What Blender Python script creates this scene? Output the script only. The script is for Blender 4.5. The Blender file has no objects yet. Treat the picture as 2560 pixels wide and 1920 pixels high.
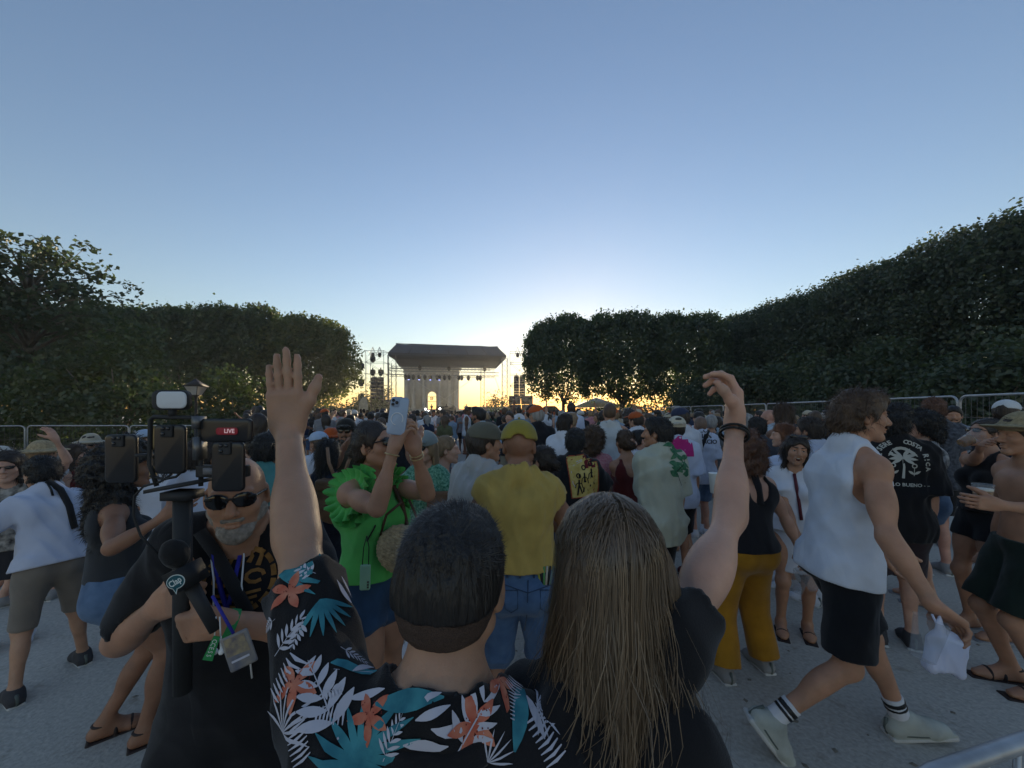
import bpy, math, random
import numpy as np
from mathutils import Vector, Matrix

R = math.radians
scene = bpy.context.scene
COL = scene.collection
rng = np.random.default_rng(7)
random.seed(7)

# ------------------------------------------------------------------ camera
F_PX = 962.0            # focal length in pixels of the 2560 px wide photograph
HORIZON = 1030.0        # photo row of the horizon; the camera is level, its frame shifted up
CAM = np.array([0.0, 0.0, 1.70])
cam_data = bpy.data.cameras.new("camera")
cam_data.sensor_width = 36.0
cam_data.lens = 36.0 * F_PX / 2560.0
cam_data.clip_start = 0.05
cam_data.clip_end = 5000.0
cam = bpy.data.objects.new("camera", cam_data)
COL.objects.link(cam)
cam.location = CAM
cam.rotation_euler = (R(90), 0, 0)
cam_data.shift_y = (HORIZON - 960.0) / 2560.0
scene.camera = cam

# ------------------------------------------------------------------ sky and sun
SUN_EL, SUN_AZ = R(6.5), R(9.0)      # low sun, a little right of straight ahead
world = bpy.data.worlds.new("World")
scene.world = world
world.use_nodes = True
wn = world.node_tree
sky = wn.nodes.new("ShaderNodeTexSky")
sky.sky_type = 'NISHITA'
sky.sun_disc = False
sky.sun_elevation = SUN_EL
sky.sun_rotation = SUN_AZ
sky.altitude = 50
sky.air_density = 1.3
sky.dust_density = 0.12
sky.ozone_density = 2.4
bg = wn.nodes["Background"]
bg.inputs[1].default_value = 0.15
air = wn.nodes.new("ShaderNodeMix"); air.data_type = 'RGBA'; air.blend_type = 'MULTIPLY'; air.inputs[0].default_value = 1.0
air.inputs[7].default_value = (1.08, 0.955, 1.03, 1.0)      # white balance of the evening sky, the same in every direction
wn.links.new(sky.outputs[0], air.inputs[6])
wn.links.new(air.outputs[2], bg.inputs[0])
sun_data = bpy.data.lights.new("sun", 'SUN')
sun_data.energy = 4.2
sun_data.angle = R(0.5)
sun_data.color = (1.0, 0.80, 0.52)
sun = bpy.data.objects.new("sun", sun_data)
COL.objects.link(sun)
_sd = Vector((math.sin(SUN_AZ) * math.cos(SUN_EL), math.cos(SUN_AZ) * math.cos(SUN_EL), math.sin(SUN_EL)))
sun.rotation_euler = (-_sd).to_track_quat('-Z', 'Y').to_euler()
sun.location = (20, 150, 40)

scene.view_settings.view_transform = 'Standard'
scene.view_settings.look = 'None'
scene.view_settings.gamma = 1.0
scene.view_settings.exposure = 0.74
scene.view_settings.use_curve_mapping = False
scene.render.engine = 'CYCLES'
scene.cycles.max_bounces = 6
scene.cycles.transparent_max_bounces = 8
scene.cycles.use_denoising = True

# ------------------------------------------------------------------ pixel helpers
def ray(px, py):
    return np.array([(px - 1280.0) / F_PX, 1.0, (HORIZON - py) / F_PX])
def at(px, py, depth):
    """world point on the ray of a photo pixel, depth metres ahead (world y)"""
    d = ray(px, py)
    return CAM + d * (depth / d[1])
def ground(px, py, z=0.0):
    d = ray(px, py)
    return CAM + d * ((z - CAM[2]) / d[2])

# ------------------------------------------------------------------ materials
MATS = {}
def mat(name, col, rough=0.8, metal=0.0, var=0.12, scale=8.0, spec=0.3, bump=0.0, bscale=60.0,
        sheen=0.0, trans=0.0, emit=None, estr=0.0, alpha=None, col2=None, stretch=None, fold=0.0):
    """a procedural surface: base colour broken up by noise, optional fine bump"""
    if name in MATS:
        return MATS[name]
    m = bpy.data.materials.new(name); m.use_nodes = True
    nt = m.node_tree; b = nt.nodes["Principled BSDF"]
    b.inputs["Roughness"].default_value = rough
    b.inputs["Metallic"].default_value = metal
    b.inputs["Specular IOR Level"].default_value = spec
    if sheen: b.inputs["Sheen Weight"].default_value = sheen
    if trans: b.inputs["Transmission Weight"].default_value = trans
    if alpha is not None: b.inputs["Alpha"].default_value = alpha
    tc = nt.nodes.new("ShaderNodeTexCoord")
    src = tc.outputs["Object"]
    if stretch:
        mp = nt.nodes.new("ShaderNodeMapping"); mp.inputs["Scale"].default_value = stretch
        nt.links.new(src, mp.inputs[0]); src = mp.outputs[0]
    if var or col2:
        n = nt.nodes.new("ShaderNodeTexNoise"); n.inputs["Scale"].default_value = scale
        n.inputs["Detail"].default_value = 5.0
        nt.links.new(src, n.inputs["Vector"])
        r = nt.nodes.new("ShaderNodeValToRGB")
        c = np.array(col[:3])
        a0 = np.clip(c * (1 - var), 0, 1) if col2 is None else c
        a1 = np.clip(c * (1 + var), 0, 1) if col2 is None else np.array(col2)
        r.color_ramp.elements[0].position = 0.32; r.color_ramp.elements[0].color = (*a0, 1)
        r.color_ramp.elements[1].position = 0.68; r.color_ramp.elements[1].color = (*a1, 1)
        nt.links.new(n.outputs["Fac"], r.inputs["Fac"])
        nt.links.new(r.outputs["Color"], b.inputs["Base Color"])
    else:
        b.inputs["Base Color"].default_value = (*col[:3], 1)
    if bump:
        n2 = nt.nodes.new("ShaderNodeTexNoise"); n2.inputs["Scale"].default_value = bscale
        n2.inputs["Detail"].default_value = 4.0
        nt.links.new(src, n2.inputs["Vector"])
        bp = nt.nodes.new("ShaderNodeBump"); bp.inputs["Strength"].default_value = bump
        bp.inputs["Distance"].default_value = 0.01
        nt.links.new(n2.outputs["Fac"], bp.inputs["Height"])
        nt.links.new(bp.outputs["Normal"], b.inputs["Normal"])
        if fold:        # soft creases of worn cloth
            mp2 = nt.nodes.new("ShaderNodeMapping"); mp2.inputs["Scale"].default_value = (1, 1, .42); mp2.inputs["Rotation"].default_value = (.3, .25, .2)
            nt.links.new(tc.outputs["Object"], mp2.inputs[0])
            n3 = nt.nodes.new("ShaderNodeTexNoise"); n3.inputs["Scale"].default_value = 5.0; n3.inputs["Detail"].default_value = 1.0; n3.inputs["Distortion"].default_value = .7
            nt.links.new(mp2.outputs[0], n3.inputs["Vector"])
            rg = nt.nodes.new("ShaderNodeMath"); rg.operation = 'PINGPONG'; rg.inputs[1].default_value = .22
            nt.links.new(n3.outputs["Fac"], rg.inputs[0])
            bq = nt.nodes.new("ShaderNodeBump"); bq.inputs["Strength"].default_value = fold; bq.inputs["Distance"].default_value = .10
            nt.links.new(rg.outputs[0], bq.inputs["Height"]); nt.links.new(bq.outputs["Normal"], bp.inputs["Normal"])
    if emit is not None:
        b.inputs["Emission Color"].default_value = (*emit, 1)
        b.inputs["Emission Strength"].default_value = estr
    MATS[name] = m
    return m

def leaf_mat(name, c0, c1, trans=0.35, scale=1.2):
    if name in MATS: return MATS[name]
    m = bpy.data.materials.new(name); m.use_nodes = True
    nt = m.node_tree; nt.nodes.remove(nt.nodes["Principled BSDF"]); out = nt.nodes["Material Output"]
    tc = nt.nodes.new("ShaderNodeTexCoord")
    n = nt.nodes.new("ShaderNodeTexNoise"); n.inputs["Scale"].default_value = scale; n.inputs["Detail"].default_value = 6
    nt.links.new(tc.outputs["Object"], n.inputs["Vector"])
    r = nt.nodes.new("ShaderNodeValToRGB")
    r.color_ramp.elements[0].position = 0.3; r.color_ramp.elements[0].color = (*c0, 1)
    r.color_ramp.elements[1].position = 0.7; r.color_ramp.elements[1].color = (*c1, 1)
    nt.links.new(n.outputs["Fac"], r.inputs["Fac"])
    d = nt.nodes.new("ShaderNodeBsdfDiffuse"); t = nt.nodes.new("ShaderNodeBsdfTranslucent")
    g = nt.nodes.new("ShaderNodeBsdfGlossy"); g.inputs["Roughness"].default_value = 0.45
    g.inputs["Color"].default_value = (0.8, 0.8, 0.8, 1)
    hs = nt.nodes.new("ShaderNodeHueSaturation"); hs.inputs["Saturation"].default_value = 1.15; hs.inputs["Value"].default_value = 1.5
    nt.links.new(r.outputs[0], d.inputs[0]); nt.links.new(r.outputs[0], hs.inputs["Color"]); nt.links.new(hs.outputs[0], t.inputs[0])
    mx = nt.nodes.new("ShaderNodeMixShader"); mx.inputs[0].default_value = trans
    nt.links.new(d.outputs[0], mx.inputs[1]); nt.links.new(t.outputs[0], mx.inputs[2])
    mg = nt.nodes.new("ShaderNodeMixShader"); mg.inputs[0].default_value = 0.05
    nt.links.new(mx.outputs[0], mg.inputs[1]); nt.links.new(g.outputs[0], mg.inputs[2])
    nt.links.new(mg.outputs[0], out.inputs["Surface"])
    MATS[name] = m
    return m

# ------------------------------------------------------------------ objects
def tag(o, label=None, cat=None, group=None, kind=None):
    if label: o["label"] = label
    if cat: o["category"] = cat
    if group: o["group"] = group
    if kind: o["kind"] = kind
    return o
def empty(name, loc=(0, 0, 0), rz=0.0, label=None, cat=None, group=None):
    o = bpy.data.objects.new(name, None); COL.objects.link(o)
    o.empty_display_size = 0.1
    o.location = tuple(float(v) for v in loc); o.rotation_euler = (0, 0, rz)
    return tag(o, label, cat, group)
def mesh_from(name, V, Fs, smooth=False):
    """V (n,3); Fs: list of index arrays, each (m,k)"""
    me = bpy.data.meshes.new(name)
    V = np.asarray(V, dtype=np.float32)
    if isinstance(Fs, np.ndarray): Fs = [Fs]
    Fs = [np.asarray(f, dtype=np.int32) for f in Fs if len(f)]
    me.vertices.add(len(V)); me.vertices.foreach_set("co", V.ravel())
    loops = np.concatenate([f.ravel() for f in Fs])
    tot = np.concatenate([np.full(len(f), f.shape[1], np.int32) for f in Fs])
    st = np.concatenate([[0], np.cumsum(tot)[:-1]]).astype(np.int32)
    me.loops.add(len(loops)); me.loops.foreach_set("vertex_index", loops)
    me.polygons.add(len(tot)); me.polygons.foreach_set("loop_start", st)
    me.polygons.foreach_set("loop_total", tot)
    if smooth: me.polygons.foreach_set("use_smooth", np.ones(len(tot), bool))
    me.update(calc_edges=True); me.validate()
    return me
def link(name, me, material=None, parent=None):
    o = bpy.data.objects.new(name, me); COL.objects.link(o)
    if material is not None and not me.materials: me.materials.append(material)
    if parent is not None: o.parent = parent
    return o

class MB:
    """collects boxes, bars, tubes and lathes into one mesh"""
    def __init__(s): s.V = []; s.F3 = []; s.F4 = []; s.n = 0
    def add(s, V, F):
        V = np.asarray(V, float)
        for f in F:
            f = [i + s.n for i in f]
            if len(f) == 3: s.F3.append(f)
            elif len(f) == 4: s.F4.append(f)
            else:
                for k in range(1, len(f) - 1): s.F3.append([f[0], f[k], f[k + 1]])
        s.V.append(V); s.n += len(V); return s
    def box(s, c, d, M=None):
        x, y, z = [v / 2 for v in d]
        V = np.array([[-x,-y,-z],[x,-y,-z],[x,y,-z],[-x,y,-z],[-x,-y,z],[x,-y,z],[x,y,z],[-x,y,z]])
        if M is not None: V = V @ np.asarray(M).T
        return s.add(V + np.asarray(c), [[0,3,2,1],[4,5,6,7],[0,1,5,4],[1,2,6,5],[2,3,7,6],[3,0,4,7]])
    def bar(s, a, b, w, n=4, w2=None):
        return s.tube([a, b], [w / 2, (w2 or w) / 2], n)
    def tube(s, pts, rad, n=8, cap=True):
        pts = [np.asarray(p, float) for p in pts]; m = len(pts)
        if np.isscalar(rad): rad = [rad] * m
        V = []; up = np.array([0, 0, 1.0])
        t0 = pts[1] - pts[0]; t0 = t0 / (np.linalg.norm(t0) + 1e-9)
        ref = np.array([1.0, 0, 0]) if abs(t0[2]) > 0.9 else up
        u = np.cross(t0, ref); u /= np.linalg.norm(u)
        for i, p in enumerate(pts):
            t = pts[min(i + 1, m - 1)] - pts[max(i - 1, 0)]; t = t / (np.linalg.norm(t) + 1e-9)
            u = u - t * np.dot(u, t); u /= (np.linalg.norm(u) + 1e-9); v = np.cross(t, u)
            for k in range(n):
                a = 2 * math.pi * (k + 0.5) / n
                V.append(p + rad[i] * (math.cos(a) * u + math.sin(a) * v))
        F = []
        for i in range(m - 1):
            for k in range(n):
                k2 = (k + 1) % n
                F.append([i * n + k, i * n + k2, (i + 1) * n + k2, (i + 1) * n + k])
        if cap:
            F.append(list(range(n))[::-1]); F.append([(m - 1) * n + k for k in range(n)])
        return s.add(V, F)
    def lathe(s, prof, c=(0, 0, 0), n=16, cap=True):
        V = []; m = len(prof)
        for r, z in prof:
            for k in range(n):
                a = 2 * math.pi * k / n
                V.append([c[0] + r * math.cos(a), c[1] + r * math.sin(a), c[2] + z])
        F = []
        for i in range(m - 1):
            for k in range(n):
                k2 = (k + 1) % n
                F.append([i * n + k, i * n + k2, (i + 1) * n + k2, (i + 1) * n + k])
        if cap:
            F.append(list(range(n))[::-1]); F.append([(m - 1) * n + k for k in range(n)])
        return s.add(V, F)
    def prism(s, poly, y0, y1, axis='y', M=None, off=(0, 0, 0)):
        """polygon (x,z) extruded along y, convex or nearly so"""
        k = len(poly)
        V = np.array([[x, y0, z] for x, z in poly] + [[x, y1, z] for x, z in poly], float)
        if M is not None: V = V @ np.asarray(M).T
        V = V + np.asarray(off)
        F = [list(range(k)), [2 * k - 1 - i for i in range(k)]]
        for i in range(k):
            j = (i + 1) % k
            F.append([i, i + k, j + k, j])
        return s.add(V, F)
    def mesh(s, name, smooth=False):
        Fs = []
        if s.F3: Fs.append(np.array(s.F3))
        if s.F4: Fs.append(np.array(s.F4))
        return mesh_from(name, np.concatenate(s.V), Fs, smooth)
    def build(s, name, material, parent=None, smooth=False):
        return link(name, s.mesh(name, smooth), material, parent)
def rotz(a):
    c, s_ = math.cos(a), math.sin(a); return np.array([[c, -s_, 0], [s_, c, 0], [0, 0, 1.0]])
def rotx(a):
    c, s_ = math.cos(a), math.sin(a); return np.array([[1.0, 0, 0], [0, c, -s_], [0, s_, c]])
def roty(a):
    c, s_ = math.cos(a), math.sin(a); return np.array([[c, 0, s_], [0, 1.0, 0], [-s_, 0, c]])
def unit(v):
    v = np.asarray(v, float); return v / (np.linalg.norm(v) + 1e-9)
def copy_tree(o, parent=None):
    c = o.copy(); COL.objects.link(c); c.parent = parent
    for ch in list(o.children): copy_tree(ch, c)
    return c
# ================================================================== ground
gm = bpy.data.materials.new("gravel_ground"); gm.use_nodes = True
def _ground_mat():
    nt = gm.node_tree; b = nt.nodes["Principled BSDF"]; b.inputs["Roughness"].default_value = 0.95
    b.inputs["Specular IOR Level"].default_value = 0.15
    tc = nt.nodes.new("ShaderNodeTexCoord")
    def noise(sc, det, lo, hi, c0, c1):
        n = nt.nodes.new("ShaderNodeTexNoise"); n.inputs["Scale"].default_value = sc; n.inputs["Detail"].default_value = det
        nt.links.new(tc.outputs["Object"], n.inputs["Vector"])
        r = nt.nodes.new("ShaderNodeValToRGB")
        r.color_ramp.elements[0].position = lo; r.color_ramp.elements[0].color = (*c0, 1)
        r.color_ramp.elements[1].position = hi; r.color_ramp.elements[1].color = (*c1, 1)
        nt.links.new(n.outputs["Fac"], r.inputs["Fac"]); return n, r
    n1, r1 = noise(0.7, 6, 0.35, 0.7, (0.47, 0.435, 0.38), (0.58, 0.545, 0.48))
    n2, r2 = noise(45, 4, 0.3, 0.7, (0.72, 0.72, 0.72), (1.0, 1.0, 1.0))
    n3, r3 = noise(6, 8, 0.62, 0.74, (1, 1, 1), (0.72, 0.69, 0.64))
    m1 = nt.nodes.new("ShaderNodeMix"); m1.data_type = 'RGBA'; m1.blend_type = 'MULTIPLY'; m1.inputs[0].default_value = 1
    m2 = nt.nodes.new("ShaderNodeMix"); m2.data_type = 'RGBA'; m2.blend_type = 'MULTIPLY'; m2.inputs[0].default_value = 1
    nt.links.new(r1.outputs[0], m1.inputs[6]); nt.links.new(r2.outputs[0], m1.inputs[7])
    nt.links.new(m1.outputs[2], m2.inputs[6]); nt.links.new(r3.outputs[0], m2.inputs[7])
    nt.links.new(m2.outputs[2], b.inputs["Base Color"])
    bp = nt.nodes.new("ShaderNodeBump"); bp.inputs["Strength"].default_value = 0.5; bp.inputs["Distance"].default_value = 0.01
    nt.links.new(n2.outputs["Fac"], bp.inputs["Height"]); nt.links.new(bp.outputs[0], b.inputs["Normal"])
_ground_mat()
def _ground():
    xs = np.concatenate([-np.geomspace(2000, 8, 10), np.linspace(-6, 6, 13), np.geomspace(8, 2000, 10)])
    ys = np.concatenate([[-200, -50, -10], np.linspace(-4, 12, 17), np.geomspace(14, 3000, 16)])
    X, Y = np.meshgrid(xs, ys, indexing='ij'); Z = np.zeros_like(X)
    V = np.stack([X, Y, Z], -1).reshape(-1, 3); ny = len(ys)
    i, j = np.meshgrid(np.arange(len(xs) - 1), np.arange(ny - 1), indexing='ij')
    a = (i * ny + j).ravel(); Fq = np.stack([a, a + ny, a + ny + 1, a + 1], 1)
    tag(link("ground", mesh_from("ground", V, Fq), gm), kind="structure")
_ground()
# small trampled bits of litter are part of the ground's wear: flattened leaves and pebbles
def _grit():
    r = np.random.default_rng(3); mb = MB()
    for _ in range(420):
        d = r.uniform(1.0, 9.0); x = r.uniform(-1.25, 1.25) * d
        s = r.uniform(0.006, 0.018); a = r.uniform(0, 6.28)
        V = [[x + s * math.cos(a + k) * q, d + s * math.sin(a + k) * q, z] for k, q, z in
             ((0, 1.2, .001), (1.5, .8, .001), (3.1, 1.1, .001), (4.6, .9, .001), (0, 0, .008))]
        mb.add(V, [[0, 1, 4], [1, 2, 4], [2, 3, 4], [3, 0, 4]])
    tag(mb.build("ground_pebbles", mat("pebble", (0.20, 0.17, 0.13), 0.9)), "small pebbles and crumbs scattered over the pale trodden sand", "pebbles", kind="stuff")
_grit()

# ================================================================== foliage
def leaf_cloud(P, N, size, r, jitter=0.9):
    """a folded four-point leaf at each P, facing roughly N; two triangles each"""
    n = len(P)
    nr = N + r.normal(0, jitter, (n, 3)); nr /= np.linalg.norm(nr, axis=1)[:, None] + 1e-9
    t = r.normal(0, 1, (n, 3)); t -= nr * (t * nr).sum(1)[:, None]; t /= np.linalg.norm(t, axis=1)[:, None] + 1e-9
    b = np.cross(nr, t)
    s = (size * r.uniform(0.6, 1.35, n))[:, None]
    v0 = P - t * s * 0.55; v2 = P + t * s * 0.55
    v1 = P + b * s * 0.42 + nr * s * 0.14; v3 = P - b * s * 0.42 + nr * s * 0.14
    V = np.stack([v0, v1, v2, v3], 1).reshape(-1, 3)
    k = np.arange(n) * 4
    return V, np.concatenate([np.stack([k, k + 1, k + 2], 1), np.stack([k, k + 2, k + 3], 1)])

def box_crown(seed, hx, hy, z0, z1, leaf=0.26, n_clump=900, per=26, thin=0.45, e=3.2, end=1.0):
    """crown of a clipped plane tree: a rounded box of leaf clumps, thin and broken towards the underside"""
    r = np.random.default_rng(seed)
    cz, hz = (z0 + z1) / 2, (z1 - z0) / 2
    C = r.normal(0, 1, (n_clump, 3)); C /= np.linalg.norm(C, axis=1)[:, None]
    q = (np.abs(C) ** e).sum(1) ** (-1 / e)
    C *= q[:, None]
    depth = 1 - 0.30 * r.random(n_clump) ** 1.6
    C *= depth[:, None]
    N = np.sign(C) * np.abs(C) ** (e - 1); N /= np.linalg.norm(N, axis=1)[:, None] + 1e-9
    keep = r.random(n_clump) < np.where(C[:, 2] < 0.0, 1 - (1 - thin) * np.clip(-C[:, 2] * 1.5, 0, 1), 1.0)
    keep &= ~((C[:, 2] < -0.86) & (r.random(n_clump) < 0.6))
    keep &= (C[:, 0] < .45) | (r.random(n_clump) < end)
    C, N = C[keep], N[keep]
    # ragged underside, slightly wavy faces
    S = np.array([hx, hy, hz]); P0 = C * S + np.array([0, 0, cz])
    P0 += N * (0.25 * np.sin(P0[:, :1] * 1.3 + seed) + 0.2 * np.sin(P0[:, 2:3] * 2.1 + P0[:, 1:2]))
    P = np.repeat(P0, per, 0); NN = np.repeat(N, per, 0)
    P = P + r.normal(0, 0.34, P.shape)
    # upright sprigs breaking the clipped top
    ns = int(hx * hy * 9)
    sx = r.uniform(-hx * .95, hx * .95, ns); sy = r.uniform(-hy * .95, hy * .95, ns)
    edge = np.clip(1 - (np.abs(sx / hx) ** e + np.abs(sy / hy) ** e), 0, 1) ** (1 / e)
    sz = cz + hz * edge
    L = r.uniform(0.15, 0.75, ns)
    k = 8
    SP = np.stack([np.repeat(sx, k), np.repeat(sy, k), np.repeat(sz, k)], 1)
    SP += r.normal(0, 0.09, SP.shape); SP[:, 2] += np.tile(np.linspace(0, 1, k), ns) * np.repeat(L, k)
    P = np.concatenate([P, SP]); NN = np.concatenate([NN, np.tile([[0, 0, 1.0]], (len(SP), 1))])
    V, Ft = leaf_cloud(P, NN, leaf, r)
    return mesh_from("crown", V, Ft)

def trunk_mesh(seed, h, top, spread, r0=0.28, n_limb=7, twigs=14):
    """tapered trunk forking into limbs that reach into the crown"""
    r = np.random.default_rng(seed); mb = MB()
    mb.tube([(0, 0, -0.1), (0.03, 0.02, h * 0.4), (r.normal(0, .08), r.normal(0, .08), h)], [r0 * 1.35, r0, r0 * 0.85], 10)
    for k in range(n_limb):
        a = 2 * math.pi * k / n_limb + r.uniform(-.4, .4); l = r.uniform(0.55, 1.0)
        p0 = np.array([0, 0, h * r.uniform(.8, 1.0)])
        p3 = np.array([math.cos(a) * spread * l, math.sin(a) * spread * l, h + (top - h) * r.uniform(.35, .95)])
        p1 = p0 + (p3 - p0) * .35 + [0, 0, (top - h) * .02]; p2 = p0 + (p3 - p0) * .7 + r.normal(0, .25, 3)
        mb.tube([p0, p1, p2, p3], [r0 * .55, r0 * .4, r0 * .24, r0 * .08], 6)
        for j in range(twigs // n_limb + 1):
            f = r.uniform(.35, .95); q = p0 + (p3 - p0) * f
            e_ = q + r.normal(0, 1, 3) * [spread * .3, spread * .3, (top - h) * .16]
            mb.tube([q, (q + e_) / 2 + r.normal(0, .1, 3), e_], [r0 * .16, r0 * .09, r0 * .03], 4)
    return mb.mesh("trunk", True)

BARK = mat("plane_bark", (0.10, 0.085, 0.065), 0.9, var=0.4, scale=3, bump=0.6, bscale=9, col2=(0.19, 0.165, 0.12))
LEAF_A = leaf_mat("plane_leaves", (0.030, 0.052, 0.016), (0.075, 0.105, 0.030), 0.42)
LEAF_B = leaf_mat("dark_leaves", (0.036, 0.056, 0.026), (0.078, 0.104, 0.042), 0.40)
LEAF_C = leaf_mat("hedge_leaves", (0.040, 0.060, 0.018), (0.090, 0.115, 0.035), 0.40)

def tree(name, label, loc, crown, trunk, rz, leafm, group, sc=(1, 1, 1)):
    t = empty(name, loc, rz, label, "tree", group); t.scale = sc
    link("crown", crown, leafm, t); link("trunk", trunk, BARK, t)
    return t

PT = [box_crown(11, 4.7, 3.9, 2.9, 12.1, .27, 1700, 26, thin=.25, e=5), box_crown(12, 4.7, 3.9, 2.7, 12.1, .27, 1700, 26, thin=.2, e=5),
      box_crown(13, 4.7, 3.9, 2.9, 12.15, .27, 1700, 26, thin=.3, e=5)]
NEAR = [box_crown(21, 4.9, 3.8, 2.2, 13.2, .21, 3100, 24, thin=.85, e=4.5), box_crown(22, 4.9, 3.8, 2.0, 13.3, .21, 3100, 24, thin=.8, e=4.5)]
TRK = [trunk_mesh(31, 2.6, 8.5, 3.0), trunk_mesh(32, 2.2, 9, 3.2, .3, 8), trunk_mesh(33, 2.9, 8, 2.8, .25, 6)]

PT_END = box_crown(14, 4.7, 4.2, 2.9, 12.0, .27, 1700, 26, thin=.5, e=3.2, end=.6)
PT_DOME = box_crown(15, 4.7, 4.2, 2.9, 12.2, .27, 1700, 26, thin=.22, e=2.9)
LEAF_E = leaf_mat("plane_leaves_sunlit_end", (0.050, 0.075, 0.018), (0.12, 0.14, 0.035), 0.55)  # lighter, more translucent plane leaves: the sun's glow is put into the colour
# left row across the far left, sunlit on its right-hand end
LEFT_LAB = ["clipped plane tree at the sunlit right end of the left row", "clipped plane tree second from the lit end of the left row",
            "clipped plane tree behind the lantern, third from the lit end", "clipped plane tree of the left row half behind the ragged tree",
            "clipped plane tree hidden behind the ragged tree at far left"]
for i in range(5):
    x, y = -21.6 - i * 7.0, 41.0 + 0.25 * i
    tree("plane_tree", LEFT_LAB[i], (x, y, 0), PT[i % 3] if i else PT_END, TRK[i % 3], math.pi * (i % 2), LEAF_A if i else LEAF_E, "clipped plane trees of the left row",
         (.95, .95, 1.0 if i else .93))
# group in the middle right, next to the stage
MID_LAB = ["clipped plane tree beside the right speaker tower, sun glowing through", "clipped plane tree in the middle of the group right of the stage",
           "clipped plane tree at the right end of the middle group"]
for i in range(3):
    x, y = 5.9 + i * 6.5, 44.0 - 0.6 * i
    tree("plane_tree", MID_LAB[i], (x, y, 0), PT[(i + 1) % 3] if i else PT_DOME, TRK[(i + 2) % 3], math.pi * ((i + 1) % 2), LEAF_A, "clipped plane trees right of the stage",
         (.86, .86, [.98, 1.0, .97][i]))
# long right row coming towards the camera
RIGHT_LAB = ["tall clipped plane tree at the right edge of the photo", "tall clipped plane tree second from the right edge",
             "clipped plane tree midway along the right row", "clipped plane tree fourth along the right row",
             "clipped plane tree at the far end of the right row"]
for i in range(5):
    f = i / 4.0; x, y = 30.0 - 2.6 * f ** 2, 17.0 + 7.3 * i
    tree("plane_tree", RIGHT_LAB[i], (x, y, 0), NEAR[i % 2], TRK[(i + 1) % 3], R(90) + math.pi * (i % 2), LEAF_B, "clipped plane trees of the right row",
         (.95, 1.0, .955 + .012 * ((i * 7) % 3 - 1)))

def bush(name, label, loc, dims, seed, leafm, group, leaf=.16, n=520, per=26, cat="shrub"):
    r = np.random.default_rng(seed)
    t = empty(name, loc, 0, label, cat, group)
    C = r.normal(0, 1, (n, 3)); C /= np.linalg.norm(C, axis=1)[:, None]
    C[:, 2] = np.abs(C[:, 2]) * 1.0
    lump = 1 + .22 * np.sin(C[:, 0] * 5 + seed) * np.cos(C[:, 1] * 4 + seed * 2) + .12 * np.sin(C[:, 2] * 9 + seed)
    P0 = C * (lump * (1 - .35 * r.random(n) ** 1.5))[:, None] * np.array(dims)
    P = np.repeat(P0, per, 0) + r.normal(0, leaf * 1.5, (n * per, 3)); P[:, 2] = np.abs(P[:, 2])
    V, Ft = leaf_cloud(P, np.repeat(C, per, 0), leaf, r)
    link("foliage", mesh_from("foliage", V, Ft), leafm, t)
    mb = MB()
    for k in range(7):
        a = k * .9 + seed
        e_ = np.array([math.cos(a) * dims[0] * .6, math.sin(a) * dims[1] * .6, dims[2] * .75])
        mb.tube([(0, 0, -.05), e_ * [.3, .3, .5], e_], [.07, .05, .02], 5)
    mb.build("stem", BARK, t)
    return t
bush("dark_shrub", "tall dark shrub at the left edge behind the low fence", (-24.5, 18.5, 0), (4.4, 2.6, 5.3), 41, LEAF_B, "shrubs behind the left fence", n=760)
bush("dark_shrub", "dark shrub with sun-yellowed top left of the lantern", (-18.0, 17.6, 0), (3.6, 2.4, 4.7), 42, LEAF_A, "shrubs behind the left fence", n=700)
bush("dark_shrub", "low shrub with bright gaps just left of the lantern", (-13.4, 18.4, 0), (2.3, 2.0, 3.0), 43, LEAF_A, "shrubs behind the left fence", n=330)
for i, (x, y, dx, dz, lab) in enumerate([(21.2, 17.0, 3.4, 4.3, "broad dark shrub behind the right fence at the photo's edge"),
        (20.4, 23.0, 3.6, 5.0, "dark shrub behind the right fence, above the walking man"),
        (18.6, 29.5, 3.4, 5.4, "dark shrub of the right row, second from its far end"),
        (17.0, 35.0, 3.0, 5.2, "dark shrub at the far end of the right row, by the raised hand")]):
    bush("dark_shrub", lab, (x, y, 0), (dx, 3.4, dz), 50 + i, LEAF_B, "shrubs along the right fence", leaf=.2, n=620)

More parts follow.
